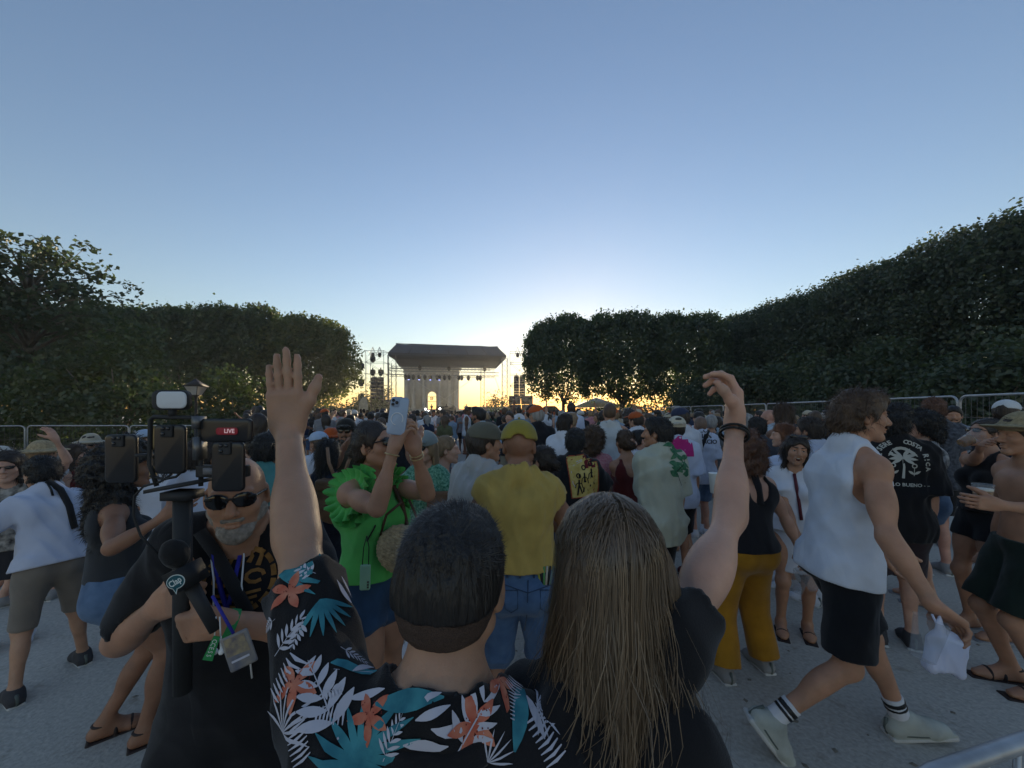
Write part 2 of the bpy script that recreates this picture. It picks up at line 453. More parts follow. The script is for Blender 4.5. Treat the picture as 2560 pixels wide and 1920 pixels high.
# ragged big tree on the left
def ragged_tree():
    r = np.random.default_rng(77)
    t = empty("ragged_tree", (-27.2, 21.5, 0), 0, "tall ragged dark tree with bare twigs at the left edge", "tree")
    mb = MB(); P = []; N = []
    mb.tube([(0, 0, -.1), (.1, 0, 3), (.3, .1, 7), (.2, 0, 10)], [.45, .36, .25, .1], 10)
    for k in range(58):
        a = r.uniform(0, 6.28); zz = r.uniform(2.6, 10.6); top = (zz - 2.6) / 8
        L = (5.6 - 3.2 * top ** 1.5) * r.uniform(.55, 1.08)
        if math.cos(a) > 0.3 and zz > 8.6: L *= 1.25
        p0 = np.array([.2, 0, zz * .86]); p3 = np.array([math.cos(a) * L, math.sin(a) * L, zz + r.uniform(-.1, .9)])
        p1 = p0 * .55 + p3 * .45 + [0, 0, .35]
        mb.tube([p0, p1, p3], [.10, .06, .015], 5)
        for j in range(6):
            f = r.uniform(.4, 1.05); q = (p1 + (p3 - p1) * ((f - .4) / .6))
            e_ = q + r.normal(0, .55, 3) * [1, 1, .6] + unit(p3 - p0) * .35
            mb.tube([q, e_], [.025, .006], 4)
            m_ = int(r.integers(14, 52))
            P.append(e_ + r.normal(0, .30, (m_, 3)) * [1.15, 1.15, .62]); N.append(np.tile([[0, 0, 1.0]], (m_, 1)))
    V, Ft = leaf_cloud(np.concatenate(P), np.concatenate(N), .25, r)
    link("crown", mesh_from("crown", V, Ft), LEAF_B, t)
    mb.build("trunk", BARK, t, True)
ragged_tree()
# sunlit far hedge and distant tree line on both sides of the stage
for i, (x, y, dx, dz, lab) in enumerate([(-38, 62, 9, 3.0, "long low hedge far behind the lantern"), (-24, 63, 8, 3.2, "sunlit low hedge seen under the left trees"),
        (-29.5, 84, 5, 6.4, "small round tree behind the feather flag"), (-47, 90, 9, 5.0, "distant hedge at the far left horizon"),
        (16.5, 60, 6.5, 2.6, "low hedge under the trees right of the stage"), (30, 58, 9, 3.0, "low hedge behind the far right fence")]):
    bush("far_hedge", lab, (x, y, 0), (dx, 2.0, dz), 60 + i, LEAF_C, "far hedges at the horizon", leaf=.34, n=260, per=20, cat="hedge")
# small wiry bush left of the right speaker tower
bush("wiry_bush", "sparse wiry bush between the stage and the right speaker tower", (-2.5, 66, 0), (3.0, 1.6, 4.6), 70, LEAF_B, None, leaf=.26, n=110, per=14)

# ================================================================== stage, monument, towers
STEEL = mat("truss_steel", (0.20, 0.21, 0.22), 0.55, 0.6, var=.15)
BLACK = mat("black_gear", (0.025, 0.026, 0.028), 0.6, var=.3, scale=5)
STONE = mat("pale_stone", (0.40, 0.375, 0.32), 0.9, var=.16, scale=.6, bump=.3, bscale=3)
TARP = mat("roof_tarp", (0.06, 0.075, 0.10), 0.6, var=.15, scale=.4)
LAMP = mat("lit_lamp", (1, 1, .95), .5, var=0, emit=(1.0, .97, .88), estr=6.0)
LAMPB = mat("blue_lamp", (.2, .25, 1), .5, var=0, emit=(.35, .4, 1.0), estr=3.0)

def truss(mb, a, b, w, step=None, t=.06):
    a = np.asarray(a, float); b = np.asarray(b, float); d = unit(b - a); L = np.linalg.norm(b - a)
    u = unit(np.cross(d, [0, 1, 0] if abs(d[1]) < .9 else [1, 0, 0])); v = np.cross(d, u)
    cs = [(u + v) * w / 2, (u - v) * w / 2, (-u - v) * w / 2, (-u + v) * w / 2]
    for c in cs: mb.bar(a + c, b + c, t)
    step = step or w; n = max(2, int(L / step))
    for i in range(n):
        p0 = a + d * L * i / n; p1 = a + d * L * (i + 1) / n
        for k in range(4):
            c0, c1 = cs[k], cs[(k + 1) % 4]
            mb.bar(p0 + c0, p1 + c1, t * .6) if i % 2 else mb.bar(p0 + c1, p1 + c0, t * .6)
    return mb

def moving_head(name, label, p, group, lens=BLACK, s=1.0):
    """hanging spot: clamp, yoke, head, lens"""
    t = empty(name, p, 0, label, "spotlight", group)
    MB().box((0, 0, .32 * s), (.10 * s, .10 * s, .25 * s)).box((0, 0, .18 * s), (.42 * s, .3 * s, .12 * s)).build("base", BLACK, t)
    MB().box((-.24 * s, 0, -.02 * s), (.05 * s, .12 * s, .36 * s)).box((.24 * s, 0, -.02 * s), (.05 * s, .12 * s, .36 * s)).box((0, 0, .14 * s), (.5 * s, .1 * s, .04 * s)).build("yoke", BLACK, t)
    MB().lathe([(.06 * s, .14 * s), (.19 * s, .08 * s), (.21 * s, -.12 * s), (.17 * s, -.36 * s)], n=12).build("head", BLACK, t, True)
    MB().lathe([(.15 * s, -.37 * s), (.12 * s, -.40 * s), (.02 * s, -.41 * s)], n=12).build("lens", lens, t, True)
    return t

def stage():
    Z0, Z1 = 70.0, 83.0
    s = empty("concert_stage", at(1125, 1030, Z0) * [1, 1, 0], 0, "roofed concert stage with dark arched canopy in front of the stone arch", "stage")
    off = np.array(s.location)
    def A(px, py, z): return at(px, py, z) - off
    # canopy: front skirt, vaulted top and underside
    yl = A(976, 886, Z0); yr = A(1267, 888, Z0); tl = A(997, 862, Z0 + 1.5); tr = A(1249, 864, Z0 + 1.5)
    dy = Z1 - Z0; sl = np.array([0, dy, -1.2])
    m = MB(); n = 12
    P = []
    for f, (xl, xr, z, y) in enumerate([(yl[0], yr[0], yl[2] - .45, 0), (yl[0], yr[0], yl[2], 0), (yl[0] + .4, yr[0] - .4, yl[2] + .5, .3), (tl[0], tr[0], tl[2] - .5, 1.0), (tl[0] + .1, tr[0] - .1, tl[2], 1.6),
            (tl[0] + .3, tr[0] - .3, tl[2] + .15, dy * .5), (tl[0], tr[0], tl[2] - .6, dy), (yl[0] + .8, yr[0] - .8, yl[2] - .9, dy), (yl[0] + .4, yr[0] - .4, yl[2] - 1.0, dy - .2), (yl[0] + .2, yr[0] - .2, yl[2] - .35, dy * .5)]):
        for k in range(n + 1):
            g = k / n; sag = .10 * math.sin(g * math.pi * 7) ** 2 if f in (1, 2, 3, 4) else 0
            P.append([xl + (xr - xl) * g, y, z - sag])
    Fq = []
    rows = 10
    for f in range(rows):
        for k in range(n):
            a = f * (n + 1) + k; b = ((f + 1) % rows) * (n + 1) + k
            Fq.append([a, a + 1, b + 1, b])
    m.add(P, Fq)
    m.add([P[f * (n + 1)] for f in range(rows)], [list(range(rows))[::-1]]).add([P[f * (n + 1) + n] for f in range(rows)], [list(range(rows))])
    roof = m.build("canopy", TARP, s)
    bm_ = MB()
    for g in np.linspace(0, 1, 7):
        a = np.array([yl[0] + (yr[0] - yl[0]) * g, -.06, yl[2] + .02]); b = np.array([tl[0] + (tr[0] - tl[0]) * g, 1.02, tl[2] - .45])
        bm_.bar(a, b, .09)
    bm_.bar(yl + [0, -.06, 0], yr + [0, -.06, 0], .12).bar(tl + [0, .02, 0], tr + [0, .02, 0], .10)
    bm_.build("seam", BLACK, roof)
    # legs and lighting trusses
    zt = yl[2] - .3
    for (px, w, zz) in ((987, 1.35, Z0 + .6), (1229, .75, Z1 - 1), (1264, .95, Z0 + .4), (1004, .6, Z1 - 1)):
        b = A(px, 1030, zz)
        truss(MB(), (b[0], b[1], 0), (b[0], b[1], zt), w, t=.09).build("truss_leg", STEEL, s)
    for (x0, x1, py, zz, w) in ((978, 1250, 934, Z0 + 1.0, .62), (985, 1248, 926, Z0 + 5, .55), (1002, 1245, 921, Z0 + 9, .5), (985, 1240, 941, Z0 + 1.8, .3)):
        truss(MB(), A(x0, py, zz), A(x1, py, zz), w, step=.7, t=.07).build("lighting_truss", STEEL, s)
    # deck with skirt, steps, front fascia pieces
    d0, d1 = A(985, 1030, Z0), A(1262, 1030, Z0)
    deck = MB().box(((d0[0] + d1[0]) / 2, 6.5, .75), (d1[0] - d0[0], 12.6, 1.5)).build("deck", mat("stage_deck", (.10, .10, .10), .8), s)
    rail = MB()
    for g in np.linspace(0, 1, 22):
        x = d0[0] + (d1[0] - d0[0]) * g; rail.bar((x, -.03, .1), (x, -.03, 1.55), .07)
    for z in (.5, 1.0, 1.52): rail.bar((d0[0], -.05, z), (d1[0], -.05, z), .08)
    rail.build("skirt_frame", STEEL, deck)
    for (x0, y0, x1, y1, za, zb) in ((1034, 946, 1160, 1027, Z0 + 2, Z0 + 1), (1097, 1013, 1186, 946, Z0 + 3, Z0 + 2), (1240, 935, 1258, 985, Z0 + 2, Z0 + 2)):
        MB().bar(A(x0, y0, za), A(x1, y1, zb), .09).build("bracing_cable", mat("cable", (.55, .52, .45), .5), s)
    # speakers on the stage edge
    for (px, py, w, h) in ((975, 1010, .95, 1.5), (999, 1006, 1.15, 1.9)):
        c = A(px, py, Z0 - 1)
        sp = empty("stage_speaker", off + c * [1, 1, 1] - [0, 0, h / 2], 0, "small black speaker cabinet %s the left truss leg" % ("left of" if px < 980 else "right of"), "speaker", "side-fill speakers")
        MB().box((0, 0, h / 2), (w, .8, h)).build("cabinet", BLACK, sp)
        MB().box((0, -.43, h / 2), (w * .85, .05, h * .9)).build("grille", mat("grille", (.05, .05, .055), .7), sp)
        MB().bar((0, 0, -(off + c)[2] + h / 2), (0, 0, 0.01), .12).build("pole", STEEL, sp)
    # hanging spotlights on the front truss
    ORD = ['first', 'second', 'third', 'fourth', 'fifth', 'sixth', 'seventh', 'eighth', 'ninth', 'tenth', 'eleventh', 'twelfth', 'thirteenth', 'fourteenth', 'fifteenth']
    for i, px in enumerate([1020, 1027, 1038, 1052, 1066, 1079, 1096, 1101, 1114, 1126, 1149, 1156, 1173, 1196, 1203, 1222, 1062, 1133]):
        z = Z0 + (1.0 if i < 15 else 5.0); py = 944 if i < 15 else 921
        moving_head("stage_spotlight", "%s spotlight from the left on the stage's front truss" % ORD[i] if i < 15 else "%s spotlight from the left on the stage's upper truss" % ORD[{17 - 1: 0, 17: 1, 15: 2}[i]], at(px, py, z), "spotlights hung over the stage" if i < 15 else "spotlights on the upper truss", LAMPB if i in (1, 3, 5, 7) else BLACK, 1.25)
    # dj riser with two players and small gear
    rz_ = empty("dj_riser", off + A(1121, 1030, Z0 + 3.0) * [1, 1, 0] + [0, 0, 1.5], 0, "wide dark riser in the middle of the stage", "riser")
    MB().prism([(-2.0, 0), (2.0, 0), (1.85, 1.05), (-1.75, 1.15)], -.9, .9).build("front", mat("riser", (.05, .045, .04), .8), rz_)
    MB().box((0, 0, 1.2), (3.0, .9, .10)).build("table", BLACK, rz_)
    lab = ["left of the riser", "behind the riser's left end", "behind the riser", "right of the riser", "at the right wing", "at the far right of the deck"]
    for i, (px, py) in enumerate([(1064, 1023), (1099, 1022), (1078, 1036), (1036, 1037), (1107, 1035), (1150, 1034), (1071, 1028)]):
        p = at(px, py, Z0 - .6)
        l = empty("floor_light", p, 0, "bright white stage floor light, %s" % ["left of the arch opening", "just left of the riser", "low under the arch", "leftmost of all", "low before the riser", "right of the riser", "between arch and deck edge"][i], "stage light", "lit floor lights along the stage")
        MB().box((0, 0, 0), (.34, .3, .30)).box((0, .1, -.25), (.12, .12, .3)).build("housing", BLACK, l)
        MB().lathe([(.02, -.02), (.18, -.01), (.18, .01), (.02, .02)], n=10).build("lens", LAMP, l).rotation_euler = (R(90), 0, 0)
        l.children[1].location = (0, -.17, 0)
        MB().bar((0, .1, -p[2]), (0, .1, -.3), .06).build("stand", STEEL, l)
_before = set(bpy.data.objects)
stage()
def _turn_stage(th=R(9.2)):
    """the stage looks down the promenade, towards the camera"""
    new = [o for o in bpy.data.objects if o not in _before and o.parent is None]
    piv = next(o for o in new if o.name.startswith("concert_stage")).location.copy()
    rot = Matrix.Rotation(th, 3, 'Z')
    for o in new:
        o.location = piv + rot @ (o.location - piv); o.rotation_euler[2] += th
_turn_stage()

def small_player(px, py, z, label, col):
    """a distant musician on the stage, 4-5 pixels wide"""
    p = at(px, py, z)
    t = empty("person", (p[0], p[1], 1.5), 0, label, "person")
    b = MB()
    b.lathe([(.10, .0), (.13, .5), (.17, .85), (.16, 1.0), (.22, 1.25), (.20, 1.42), (.07, 1.5), (.06, 1.54), (.10, 1.62), (.10, 1.72), (.03, 1.8)], n=10)
    b.tube([(.2, 0, 1.38), (.3, -.1, 1.12), (.1, -.3, 1.1)], [.06, .05, .04], 6).tube([(-.2, 0, 1.38), (-.3, -.1, 1.12), (-.1, -.3, 1.1)], [.06, .05, .04], 6)
    b.build("body", mat(col[0], col[1], .9), t, True)
for a in ((1116, 1018, 74.6, "musician in dark clothes left behind the stage riser", ("dark_cloth_far", (.04, .04, .045))),
          (1133, 1018, 74.8, "musician in grey behind the stage riser", ("grey_cloth_far", (.12, .12, .12))),
          (1166, 1014, 74.0, "musician standing at the right of the stage, arms up", ("pale_cloth_far", (.3, .28, .24))),
          (1079, 1020, 75.0, "musician standing in front of the stone arch", ("dark_cloth_far", (.04, .04, .045)))):
    small_player(*a)

def side_tower(px0, px1, top, label, side):
    Z = 68.0
    a, b = at(px0, 1030, Z), at(px1, 1030, Z); h = at(px0, top, Z)[2]
    t = empty("scaffold_tower", ((a[0] + b[0]) / 2, Z, 0), 0, label, "tower", "scaffold towers beside the stage")
    w = (b[0] - a[0]) / 2; dp = 1.2
    m = MB()
    for x in (-w, w):
        for y in (-dp, dp): m.bar((x, y, 0), (x, y, h), .10)
    m.build("upright", STEEL, t)
    m = MB(); lv = np.linspace(.4, h, 7)
    for z in lv:
        for y in (-dp, dp): m.bar((-w, y, z), (w, y, z), .08)
        for x in (-w, w): m.bar((x, -dp, z), (x, dp, z), .08)
    m.build("ledger", STEEL, t)
    m = MB()
    for k in range(6):
        for y in (-dp, dp):
            s0, s1 = (-w, w) if k % 2 else (w, -w)
            m.bar((s0, y, lv[k]), (s1, y, lv[k + 1]), .06)
    for x in (-w - .25, w + .3, w + .55): m.bar((x, 0, 0), (x * .98, 0, h * .95), .06)
    m.build("brace", STEEL, t)
    return t, w, h
TL = side_tower(920, 965, 879, "tall scaffold tower left of the stage with a pair of hung speakers", -1)
TR = side_tower(1275, 1312, 881, "scaffold tower right of the stage, partly behind the plane tree", 1)
def line_array(pxc, top, bot, z, w, label, group):
    p = at(pxc, 1030, z); zt, zb = at(pxc, top, z)[2], at(pxc, bot, z)[2]
    t = empty("line_array", (p[0], p[1], zb), 0, label, "speaker", group)
    n = 9; h = (zt - zb) / n
    for k in range(n):
        c = MB().prism([(-w / 2, k * h + .03), (w / 2, k * h + .03), (w / 2, (k + 1) * h - .03), (-w / 2, (k + 1) * h - .03)], -.35, .35).build("cabinet", BLACK, t)
        MB().box((0, -.38, (k + .5) * h), (w * .9, .04, h * .8)).build("grille", mat("grille", (.05, .05, .055), .7), c)
    MB().bar((0, 0, zt - zb), (0, 0, zt - zb + .6), .12).box((0, 0, zt - zb + .1), (w * .8, .5, .14)).build("rigging", STEEL, t)
line_array(936, 944, 1026, 67, 1.0, "left column of the two hung speakers on the left tower", "line arrays")
line_array(951.5, 945, 1026, 67, .95, "right column of the two hung speakers on the left tower", "line arrays")
line_array(1291, 941, 997, 67, .92, "left column of the hung speakers on the right tower", "line arrays")
line_array(1305.5, 941, 997, 67, .95, "right column of the hung speakers on the right tower", "line arrays")
def sub_stack():
    t = empty("bass_speaker_stack", (at(1305, 1030, 66.5)[0], 66.5, 0), 0, "big black stack of bass speakers below the right tower", "speaker")
    for i in range(3):
        for k in range(2):
            c = MB().box((-1.05 + k * 2.1 - .1 * i, 0, .75 + i * 1.5), (2.0, 1.2, 1.44)).build("cabinet", BLACK, t)
            MB().box((-1.05 + k * 2.1 - .1 * i, -.63, .75 + i * 1.5), (1.8, .05, 1.3)).build("grille", mat("grille", (.05, .05, .055), .7), c)
sub_stack()
for i, (px, py) in enumerate([(903, 915), (903, 955), (903, 995)]):
    p = at(px, py, 68)
    l = moving_head("side_spotlight", "%s of three spotlights on arms left of the left tower" % ["topmost", "middle", "lowest"][i], p, "spotlights on the tower's side arms", BLACK, 2.0)
    MB().bar((0, 0, .7), (at(921, py, 68)[0] - p[0], 0, .7), .08).build("arm", STEEL, l)
for i, (px, py, z) in enumerate([(932, 877, 68), (949, 877, 68), (1294, 877, 68), (1309, 876, 68)]):
    p = at(px, 886, z)
    t = empty("tower_truss_peak", p, 0, "%s pointed truss peak with lamp on top of the %s tower" % ("left" if i % 2 == 0 else "right", "left" if i < 2 else "right"), "truss", "truss peaks on the towers")
    m = MB()
    for sx, sy in ((-.55, -.5), (.55, -.5), (-.55, .5), (.55, .5)): m.bar((sx, sy, -.3), (0, 0, 1.3), .07)
    for z_ in (0.0, .5):
        q = 1 - (z_ + .3) / 1.6; m.bar((-.55 * q, -.5 * q, z_), (.55 * q, -.5 * q, z_), .06)
    m.build("frame", STEEL, t)
    MB().lathe([(.05, .35), (.26, .2), (.3, -.15), (.2, -.5)], n=10).build("lamp", BLACK, t, True)
for i, (px, py) in enumerate([(932, 930), (952, 930), (932, 897)]):
    moving_head("tower_spotlight", "spotlight hanging inside the left tower, %s" % ["above the left speakers", "above the right speakers", "near its top"][i], at(px, py, 67.3), "spotlights in the left tower", BLACK, 1.7)

def monument():
    """stone water temple: piers with columns, arch, entablature with dentils, attic"""
    Z = 96.0; k = Z / F_PX
    c = at(1079.5, 1030, Z); X = c[0]
    t = empty("stone_arch_monument", (X, Z, 0), R(9.2), "pale stone monument with a central arch and columns behind the stage", "monument")
    H = 11.4; w = 6.7; aw = 1.05; ah = 6.9; base = 2.4
    # two piers and the wall above the arch
    for sx in (-1, 1):
        MB().box((sx * (w + aw) / 2, 1.5, (base + H) / 2), (w - aw, 3.0, H - base)).build("pier", STONE, t)
        col = []
        for px_ in (1.9, 4.4, 6.0):
            m = MB().lathe([(.62, base), (.62, base + .3), (.48, base + .5), (.46, 6), (.40, H - .9), (.44, H - .7), (.62, H - .25), (.62, H)], (sx * px_, -.35, 0), 18)
            cobj = m.build("column", STONE, t, True)
            MB().box((sx * px_, -.4, base + .12), (1.35, 1.3, .3)).build("plinth", STONE, cobj)
    N = 14; pts = [(math.cos(math.pi * i / N) * aw, ah - aw + math.sin(math.pi * i / N) * aw) for i in range(N + 1)]
    m = MB()
    for i in range(N):
        (x0, z0), (x1, z1) = pts[i], pts[i + 1]
        V = [[x0, 0, z0], [x1, 0, z1], [x1, 0, H], [x0, 0, H], [x0, 3, z0], [x1, 3, z1], [x1, 3, H], [x0, 3, H]]
        m.add(V, [[0, 1, 2, 3], [7, 6, 5, 4], [0, 4, 5, 1], [3, 2, 6, 7]])
    m.build("arch_wall", STONE, t)
    m = MB()
    for i in range(N):
        a0, a1 = math.pi * i / N, math.pi * (i + 1) / N
        for r0, r1 in ((aw + .02, aw + .55),):
            V = [[math.cos(a) * r_, y, ah - aw + math.sin(a) * r_] for y in (-.14, .0) for a, r_ in ((a0, r0), (a1, r0), (a1 - .01, r1), (a0 + .01, r1))]
            m2 = MB().add(V, [[0, 1, 2, 3], [7, 6, 5, 4], [0, 4, 5, 1], [1, 5, 6, 2], [2, 6, 7, 3], [3, 7, 4, 0]]).build("voussoir", STONE, t)
    for (z, d, h, o) in ((H + .25, 3.6, .5, .2), (H + .75, 3.3, .5, .0), (H + 1.25, 4.3, .4, .6)):
        MB().box((0, 1.5, z), (2 * w + o * 2, d, h)).build("entablature", STONE, t)
    for i in range(30):
        MB().box((-w + .2 + i * (2 * w - .4) / 29, -.18, H + .78), (.26, .30, .34)).build("dentil", STONE, t)
    MB().box((0, 1.5, H + 2.2), (2 * w - 1.2, 2.6, 1.5)).build("attic", STONE, t)
    MB().box((0, 2.0, base / 2), (2 * w + 3.0, 6, base)).build("podium", STONE, t)
    MB().box((0, 1.6, 4.35), (2.1, .08, .12)).box((0, 1.6, ah - 1.35), (2.1, .08, .12)).build("tie_bar", STEEL, t)
    g = empty("round_emblem", (X, Z - .2, 5.05), 0, "small round emblem hanging in the middle of the stone arch", "emblem")
    ring = MB()
    for q in range(16):
        a0, a1 = 2 * math.pi * q / 16, 2 * math.pi * (q + 1) / 16
        V = [[math.cos(a) * r_, y, math.sin(a) * r_] for y in (-.06, .06) for a, r_ in ((a0, .28), (a1, .28), (a1, .44), (a0, .44))]
        ring.add(V, [[0, 1, 2, 3], [7, 6, 5, 4], [0, 4, 5, 1], [2, 6, 7, 3]])
    ring.build("ring", BLACK, g); MB().box((.06, 0, 0), (.34, .1, .12)).box((.0, 0, .0), (.1, .1, .4)).build("letter", BLACK, g)
    MB().bar((0, 0, .44), (0, 0, 1.3), .05).build("hanger", STEEL, g)
    for sx in (-1, 1):
        wng = empty("stone_balustrade", (X + sx * 14.5, Z + 1, 0), 0, "low stone terrace wall %s of the stone monument" % ("left" if sx < 0 else "right"), "wall", "terrace walls beside the monument")
        MB().box((0, 0, 1.4), (13, 1.0, 2.8)).build("wall", STONE, wng); MB().box((0, 0, 2.95), (13.2, 1.3, .25)).build("coping", STONE, wng)
        mm = MB().lathe([(.5, 3.08), (.3, 3.3), (.45, 3.7), (.5, 4.1), (.15, 4.5)], (sx * 3.0, 0, 0), 10).build("urn", STONE, wng, True)
monument()

def feather_flag():
    p = at(897, 1030, 52)
    t = empty("feather_flag", (p[0], 52, 0), 0, "pale curved feather flag left of the scaffold tower", "flag")
    pts = [(0, 0, 0), (0, 0, 2.2), (.1, 0, 3.2), (.5, 0, 3.7), (1.0, 0, 3.75)]
    MB().tube(pts, .03, 6).build("pole", STEEL, t)
    MB().add([(0.02, 0, .9), (1.15, .05, .6), (1.2, .12, 2.6), (1.0, .05, 3.72), (.5, .0, 3.68), (.1, 0, 3.15), (.02, 0, 2.2)] + [(0.02, .02, .9), (1.15, .07, .6), (1.2, .14, 2.6), (1.0, .07, 3.72), (.5, .02, 3.68), (.1, .02, 3.15), (.02, .02, 2.2)],
             [[0, 1, 2, 3, 4, 5, 6], [13, 12, 11, 10, 9, 8, 7]]).build("cloth", mat("flag_cloth", (.55, .55, .45), .8, var=.25, scale=2), t)
feather_flag()
def truck(px, py, z, w, h, label):
    p = at(px, py, z)
    t = empty("equipment_box", (p[0], z, 0), 0, label, "box", None)
    top = at(px, py, z)[2]
    MB().prism([(-w / 2, 0), (w / 2, 0), (w / 2, top - .35), (w / 2 - .4, top), (-w / 2 + .4, top), (-w / 2, top - .35)], -1, 1).build("body", mat("dull_tarp", (.10, .09, .07), .9), t)
    MB().box((0, -1.03, top * .5), (w * .9, .04, .1)).box((0, -1.03, top * .8), (w * .9, .04, .08)).build("strap", BLACK, t)
truck(1374, 1015, 45, 1.9, 2.3, "dark covered box standing out of the crowd below the plane trees")
def kiosk():
    p = at(1490, 1016, 50)
    t = empty("white_tent", (p[0], 50, 0), 0, "small pale tent roof behind the trunks right of the stage", "tent")
    w = 3.0
    MB().add([(-w, -w, 2.3), (w, -w, 2.3), (w, w, 2.3), (-w, w, 2.3), (0, 0, 3.6)], [[0, 1, 4], [1, 2, 4], [2, 3, 4], [3, 0, 4], [3, 2, 1, 0]]).build("roof", mat("tent_white", (.6, .6, .58), .8), t)
    for sx in (-1, 1):
        for sy in (-1, 1): MB().bar((sx * w * .95, sy * w * .95, 0), (sx * w * .95, sy * w * .95, 2.3), .1).build("leg", STEEL, t)
kiosk()

# ================================================================== fences and lantern
GALV = mat("galvanised", (.42, .43, .44), .45, .7, var=.15, scale=12)
WIRE = mat("dull_wire", (.14, .13, .12), .7, .3, var=.1)
def panel(W, H, nv, wires, name_mesh):
    """mesh panel frame tube with rounded corners (returns frame mesh, wire mesh)"""
    r = .12; pts = []
    for (cx, cz, a0) in ((W - r, H - r, 0), (r, H - r, 90)):
        for k in range(5):
            a = R(a0 + k * 22.5); pts.append((cx + r * math.cos(a), 0, cz + r * math.sin(a)))
    fr = MB().tube([(W, 0, .02)] + pts + [(0, 0, .02)], .021, 8).tube([(0, 0, .16), (W, 0, .16)], .016, 6)
    wi = MB()
    for i in range(1, nv): wi.bar((W * i / nv, 0, .16), (W * i / nv, 0, H - .01), .008, 3)
    for z in wires: wi.bar((0, .006, z), (W, .006, z), .016, 4)
    return fr.mesh("frame", True), wi.mesh("wire")
LOWP = panel(3.4, 1.22, 34, (.45, .75), "low"); TALLP = panel(3.4, 2.0, 34, (.6, 1.1, 1.6), "tall")
def fence_panel(a, b, P, label, group, W=3.4):
    a = np.asarray(a, float); b = np.asarray(b, float)
    t = empty("fence_panel", (a[0], a[1], 0), math.atan2(b[1] - a[1], b[0] - a[0]), label, "fence", group)
    t.scale = (np.linalg.norm(b[:2] - a[:2]) / W * .985, 1, 1)
    link("frame", P[0], GALV, t); link("wire_mesh", P[1], WIRE, t)
    m = MB().box((.02, 0, .05), (.22, .62, .10)); m.build("foot_block", mat("concrete_foot", (.25, .25, .24), .9), t)
LXY = [ground(0, 1030 + 1.7 * 0 + 1, 0) for _ in range(0)]
lp = [(-20.6, 11.6), (-17.0, 13.5), (-13.5, 13.6), (-10.0, 13.7), (-10.2, 17.6), (-13.0, 21.5)]
LL = ["low mesh fence panel at the left edge, slanting", "low mesh fence panel behind the bucket hat man", "low mesh fence panel behind the phone rig",
      "low mesh fence panel turning away behind the phone rig", "low mesh fence panel farthest to the rear on the left"]
for i in range(5): fence_panel(lp[i], lp[i + 1], LOWP, LL[i], "low mesh fence on the left")
for i in range(6):
    x0 = -30 + i * 3.5
    fence_panel((x0, 36.5), (x0 + 3.4, 36.5), LOWP, "distant low fence panel under the left trees, %s from the left" % ["first", "second", "third", "fourth", "fifth", "sixth"][i], "distant low fence on the left")
rp = [(8.15, 4.0), (8.45, 7.3), (8.9, 10.7), (9.3, 14.1), (9.6, 17.5), (9.7, 20.9), (9.6, 24.3), (9.3, 27.7), (9.0, 31.1)]
RL = ["tall fence panel at the right edge of the photo", "tall fence panel behind the white-shirted walking man", "tall fence panel third from the right edge",
      "tall fence panel fourth from the right edge", "tall fence panel behind the raised bare arm", "tall fence panel left of the raised bare arm", "tall fence panel near the far plane trees", "farthest tall fence panel on the right"]
for i in range(8): fence_panel(rp[i], rp[i + 1], TALLP, RL[i], "tall mesh fence on the right")

def lantern():
    p = at(490, 1000, 15.2)
    t = empty("street_lantern", (p[0], 15.2, 0), 0, "old-style four-sided street lantern on a post at left", "street lamp")
    z0, z1 = at(490, 988, 15.2)[2], at(490, 966, 15.2)[2]
    MB().lathe([(.16, 0), (.16, .4), (.07, .55), (.05, 1.2), (.045, z0 - .1), (.09, z0 - .04), (.06, z0)], n=10).build("post", BLACK, t, True)
    fr = MB(); a, b = .13, .27
    cs = [(-1, -1), (1, -1), (1, 1), (-1, 1)]
    for x, y in cs: fr.bar((x * a, y * a, z0), (x * b, y * b, z1), .03)
    for k in range(4):
        x0, y0 = cs[k]; x1, y1 = cs[(k + 1) % 4]
        fr.bar((x0 * a, y0 * a, z0), (x1 * a, y1 * a, z0), .03).bar((x0 * b, y0 * b, z1), (x1 * b, y1 * b, z1), .04)
    fr.build("frame", BLACK, t)
    gl = mat("lantern_glass", (.55, .52, .47), .35, var=.1, trans=.5)
    for k in range(4):
        x0, y0 = cs[k]; x1, y1 = cs[(k + 1) % 4]; q = .97
        MB().add([(x0 * a * q, y0 * a * q, z0), (x1 * a * q, y1 * a * q, z0), (x1 * b * q, y1 * b * q, z1), (x0 * b * q, y0 * b * q, z1)], [[0, 1, 2, 3]]).build("pane", gl, t)
    MB().add([(-.31, -.31, z1), (.31, -.31, z1), (.31, .31, z1), (-.31, .31, z1), (-.1, -.1, z1 + .2), (.1, -.1, z1 + .2), (.1, .1, z1 + .2), (-.1, .1, z1 + .2), (0, 0, z1 + .32)],
             [[3, 2, 1, 0], [0, 1, 5, 4], [1, 2, 6, 5], [2, 3, 7, 6], [3, 0, 4, 7], [4, 5, 8], [5, 6, 8], [6, 7, 8], [7, 4, 8]]).build("roof", BLACK, t)
lantern()

